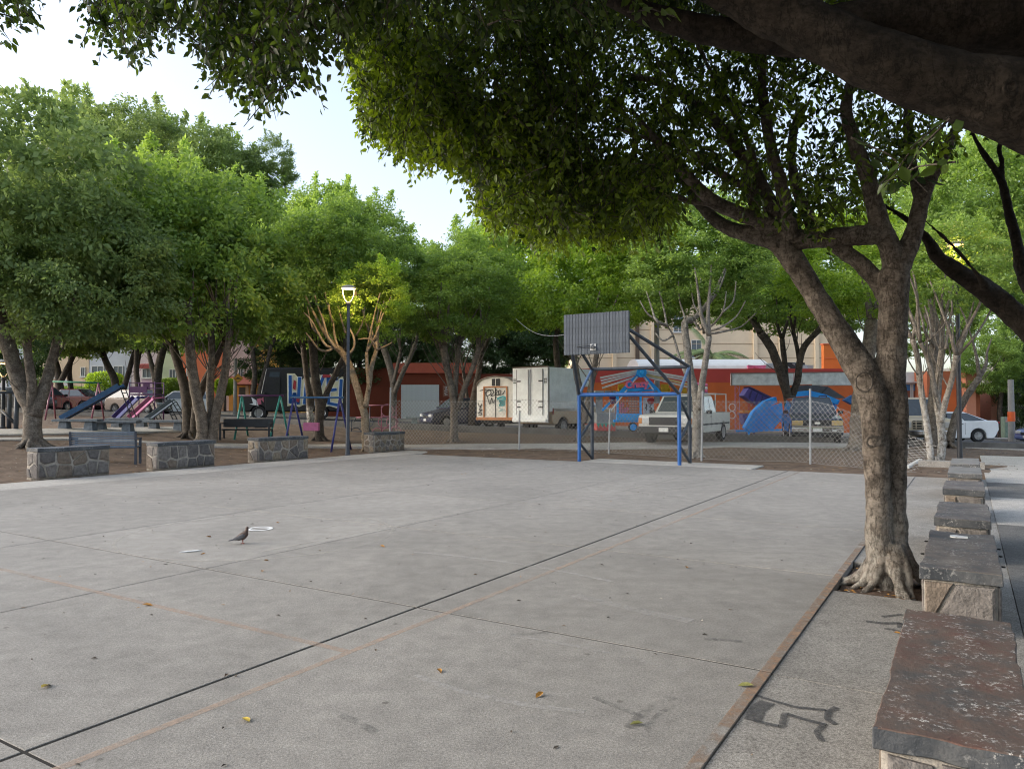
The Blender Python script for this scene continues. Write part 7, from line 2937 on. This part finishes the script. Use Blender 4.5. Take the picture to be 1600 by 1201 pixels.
# clipped bushes in front of the houses
def bush(label, px, py, ytop, wpx, m, seed, d=60):
    c0 = at(px, (py + ytop) / 2, d)
    z0 = terrain(c0.x, c0.y)
    root = thing("clipped_bush", label, "bush", (c0.x, c0.y, z0))
    rg = np.random.default_rng(seed)
    rx, rz = wpx * d / F / 2, (at(800, ytop, d).z - at(800, py, d).z) / 2
    n = 5200
    dd_ = unit(rg.normal(size=(n, 3)))
    k = np.abs(dd_).max(1, keepdims=True) ** .55
    p = dd_ / k * (0.82 + .2 * rg.random((n, 1))) * np.array([rx, rx, rz])
    p[:, 2] += c0.z - z0
    leaf_obj("foliage", p, dd_ + rg.normal(size=(n, 3)) * .6, .17 * rg.uniform(.7, 1.2, n), np.clip(.45 + .3 * dd_[:, 2] + rg.normal(size=n) * .12, 0, 1), m, root, 4, seed)
    mb = MB()
    mb.tube([(0, 0, -.1), (0, 0, c0.z - z0)], [.12, .07], 7)
    mb.build("trunk", M_bark_dark, root)
    return root


bush("clipped flat-topped green tree before the bluish white house", 164, 618, 582, 46, M_leaf_b, 301)
bush("rounded green bush before the pale green house", 268, 622, 592, 36, M_leaf, 302)
bush("small round-headed tree beside the yellow sign", 352, 616, 592, 26, M_leaf_b, 303)
bush("loose green hedge behind the green swing bar", 112, 625, 605, 50, M_leaf, 304)
bush("yellowish bush seen through the fork of the leftmost tree", 56, 618, 574, 36, M_leaf_o, 305)

# shop with shutter and its red band
SD = 48.8
z0 = terrain(hx(655, SD), SD)
M_terra = wallmat("wall_terracotta", (.17, .038, .018))
shop = building("shop", "terracotta shop with a wide grey roller shutter and a coral roof band", "shop", hx(618, SD), hx(742, SD), SD, 6, z0, 3.15, M_terra)
xm = (hx(618, SD) + hx(742, SD)) / 2
a, c = at(627, 601, SD), at(686, 655, SD)
mb = MB()
mb.box(((a.x + c.x) / 2 - xm, -.03, (a.z - z0) / 2), (c.x - a.x, .06, a.z - z0))
sh = mb.build("roller_shutter", mat("shutter_grey", (.58, .62, .64), .6, var=.06), shop)
nsl = 22
for k in range(nsl):
    mb = MB()
    mb.box((0, 0, 0), (c.x - a.x - .04, .03, (a.z - z0) / nsl * .8))
    mb.build("slat", MATS["shutter_grey"], sh, loc=((a.x + c.x) / 2 - xm, -.07, (a.z - z0) * (k + .5) / nsl))
mb = MB()
mb.box((0, 1.2, 3.48), (hx(742, SD) - hx(618, SD) + .3, 2.9, .66))
mb.build("roof_band", wallmat("wall_coral", (.45, .11, .07)), shop)
mb = MB()
q = at(697, 611, SD)
mb.box((q.x - xm, -.03, q.z - z0), (.42, .05, .75))
sg = mb.build("sign", mat("sign_brown", (.22, .09, .06), .7), shop)
scr = [(-.1, .25), (.1, .28), (-.05, .15), (.12, .1), (-.12, .02), (.1, -.05), (-.1, -.12), (0, -.2), (.12, -.22), (-.08, -.26)]
scribble(sg, "painted_figure", [(q.x - xm + a_, q.z - z0 + c_) for a_, c_ in scr], .04, M_gwhite, -.06)

# terracotta wall left of the shop
z0 = terrain(hx(560, 49), 49)
tw = building("boundary_wall", "dark terracotta boundary wall under the trees behind the hoops", "wall", hx(505, 49.2), hx(617, 49.2), 49.2, .3, z0, 3.4, M_terra)
z0 = terrain(hx(810, 49), 49)
building("boundary_wall", "red-brown boundary wall behind the graffiti trailer and box truck", "wall", hx(743, 49.2), hx(905, 49.2), 49.2, .3, z0, 3.3, M_terra)

# orange hall with red band
OD = 46.5
z0 = terrain(hx(1120, OD), OD) - .2
M_or = wallmat("wall_bright_orange", (.50, .115, .03), .1)
M_red = wallmat("wall_red_band", (.40, .055, .045), .08)
x0, x1 = hx(906, OD), hx(1345, OD)
hall = building("orange_hall", "long orange hall with a red upper band behind the ride and the sign board", "building", x0, x1, OD, 9, z0, at(800, 597, OD).z - z0, M_or)
hh = at(800, 597, OD).z - z0
mb = MB()
mb.box((0, 4.5, hh + .42), (x1 - x0 + .02, 9.02, .86))
mb.build("upper_band", M_red, hall)
mb = MB()
xa, xb = hx(1000, OD) - (x0 + x1) / 2, hx(1206, OD) - (x0 + x1) / 2
arc = [(3.0 + 2.6 * math.cos(t), .86 + .75 * math.sin(t)) for t in [math.pi * (1 - i / 12) for i in range(13)]]
mb.prism(arc, xa, xb, lambda a_, c_, t: (t, a_, hh + c_))
mb.build("barrel_roof", mat("roof_white", (.66, .67, .66), .45, var=.06, scale=3), hall, fix=True)
for px_, wd, ht, m in ((1190, 1.5, .22, M_rp), (1222, 1.8, .35, M_galv), (1246, 1.2, .4, M_dark_metal), (1262, 1.0, .25, M_galv)):
    mb = rough_box((wd, .9, ht), 3, .08, px_ * .1)
    mb.build("roof_bundle", m, hall, loc=(hx(px_, OD) - (x0 + x1) / 2, .7, hh + .86 + ht / 2))
zt = at(800, 538, 48).z
x0, x1 = hx(1288, 48), hx(1345, 48)
blk = building("orange_block", "taller bright orange block rising behind the near trunk", "building", x0, x1, 48, .4, z0, zt - z0, wallmat("wall_orange_block", (.62, .17, .035), .06))
mb = MB()
mb.box((0, -.01, zt - z0 - .9), (x1 - x0 - .05, .04, .03))
mb.box((0, .2, zt - z0 + .03), (x1 - x0 + .1, .5, .08))
mb.build("wall_joint", MATS["wall_orange"], blk)
# tall cream building behind
TD = 68.0
z0 = 0
x0, x1 = hx(900, TD), hx(1330, TD)
M_crm = wallmat("wall_beige", (.68, .56, .40), .06)
tb = building("apartment_building", "tall beige panelled building with plain joints rising behind the hall", "building", x0, x1, TD, 12, 0, 12.5, M_crm)
xm = (x0 + x1) / 2
for k in range(9):
    mb = MB()
    mb.box((0, -.015, 2.0 + k * 1.3), (x1 - x0, .03, .05))
    mb.build("panel_joint", mat("joint_brown", (.38, .29, .19), .8), tb)
for px_ in (960, 1020, 1100, 1180, 1220, 1276):
    mb = MB()
    mb.box((hx(px_, TD) - xm, -.12, 6.2), (.35, .25, 12.4))
    mb.build("pilaster", M_crm, tb)
for px_, py_ in ((1088, 545), (1060, 505)):
    q = at(px_, py_, TD)
    window(tb, q.x - xm, q.z, .9 if px_ != 1246 else 1.5, 1.6, sill=True)
mb = MB()
mb.box((hx(996, TD) - xm, -.1, 7.0), (.35, .2, 9))
mb.build("drain_pipe", mat("pipe_brown", (.10, .07, .05), .7), tb)

# low white shop and terracotta corner at the right
RD = 49.0
z0 = terrain(hx(1430, RD), RD)
x0, x1 = hx(1352, RD), hx(1462, RD)
wl = building("white_shop", "low white shopfront with blue-blinded windows behind the beige van", "shop", x0, x1, RD, 7, z0, at(800, 581, RD).z - z0, wallmat("wall_white", (.56, .56, .53)))
xm = (x0 + x1) / 2
for px_ in (1417, 1431, 1380):
    a, c = at(px_ - 5.5, 600, RD), at(px_ + 5.5, 624, RD)
    f = window(wl, (a.x + c.x) / 2 - xm, (a.z + c.z) / 2 - z0, c.x - a.x, a.z - c.z, mull=0, mg=mat("pane_brown", (.20, .07, .04), .4))
    mb = MB()
    mb.box(((a.x + c.x) / 2 - xm, -.03, a.z - z0 - .22), (c.x - a.x - .06, .02, .42))
    mb.build("blind", mat("blind_blue", (.04, .16, .36), .6), f)
mb = MB()
mb.box((0, -.12, at(800, 597, RD).z - z0), (x1 - x0, .3, .1))
mb.build("ledge", M_wframe, wl)
CD = 46.5
z0 = terrain(hx(1510, CD), CD)
x0, x1 = hx(1463, CD), hx(1547, CD)
M_cor = wallmat("wall_corner", (.36, .11, .05), .1)
cbld = building("corner_building", "terracotta corner building with a paler pillar behind the white sedan", "building", x0, x1, CD + 1, 8, z0, 4.2, M_cor)
xm = (x0 + x1) / 2
mb = MB()
mb.box((hx(1525, CD) - xm, -.25, 2.1), (.62, .5, 4.2))
mb.build("pillar", wallmat("wall_corner_pale", (.48, .20, .12), .08), cbld)
mb = MB()
mb.box((hx(1496, CD) - xm, -.03, 1.5), (1.6, .06, 3.0))
mb.build("gate_panel", M_or, cbld)
z0 = terrain(hx(1560, 49), 49)
building("pink_wall", "pale salmon wall end beyond the traffic light", "wall", hx(1548, 49), hx(1566, 49), 49, 4, z0, 3.4, wallmat("wall_salmon_pale", (.55, .26, .18), .08))
z0 = terrain(hx(1640, 52), 52)
building("grey_house", "dim grey house behind the trees at the right edge", "house", hx(1567, 52), hx(1760, 52), 52, 8, z0, 5, wallmat("wall_grey", (.25, .24, .22), .1))

# coconut palm before the beige building
b = at(1113, 600, 52)
z0 = terrain(b.x, 52)
palm = thing("palm_tree", "coconut palm with drooping fronds above the orange hall", "palm tree", (b.x, 52, z0))
zc = at(800, 555, 52).z - z0
mb = MB()
mb.tube(smooth_path([(0, 0, -.1), (.1, 0, zc * .5), (0, 0, zc)], 5), [.17 - .004 * i for i in range(11)], 10)
mb.build("trunk", M_bark, palm, smooth=True)
rs = random.Random(9)
M_palm = mat("palm_frond", (.10, .15, .045), .6, col2=(.24, .30, .11), scale=3)
for k in range(15):
    a = k * math.tau / 15 + rs.uniform(-.15, .15)
    up = rs.uniform(.15, 1.35)
    L = rs.uniform(2.6, 3.5)
    mb = MB()
    prev = Vector((0, 0, zc))
    dr = Vector((math.cos(a) * math.cos(up), math.sin(a) * math.cos(up), math.sin(up)))
    sp_ = [prev]
    for s in range(10):
        dr = (dr + Vector((0, 0, -.13))).normalized()
        sp_.append(sp_[-1] + dr * L / 10)
    mb.tube(sp_, [.03 - .0025 * i for i in range(11)], 5)
    side = Vector((-math.sin(a), math.cos(a), 0))
    for s in range(2, 44):
        t = s / 44 * 10
        i = min(9, int(t))
        p = sp_[i].lerp(sp_[i + 1], t - i)
        ll = .75 * math.sin(math.pi * (.12 + .86 * s / 44)) + .08
        for q in (-1, 1):
            tip = p + (side * q * .75 + (sp_[i + 1] - sp_[i]).normalized() * .6 + Vector((0, 0, -.45))).normalized() * ll
            m_ = (p + tip) / 2 + Vector((0, 0, .05))
            wv = (sp_[i + 1] - sp_[i]).normalized() * .03
            mb.add([p - wv, p + wv, m_ + wv, tip, m_ - wv], [(0, 1, 2, 4), (4, 2, 3)])
    mb.build("frond", M_palm, palm)
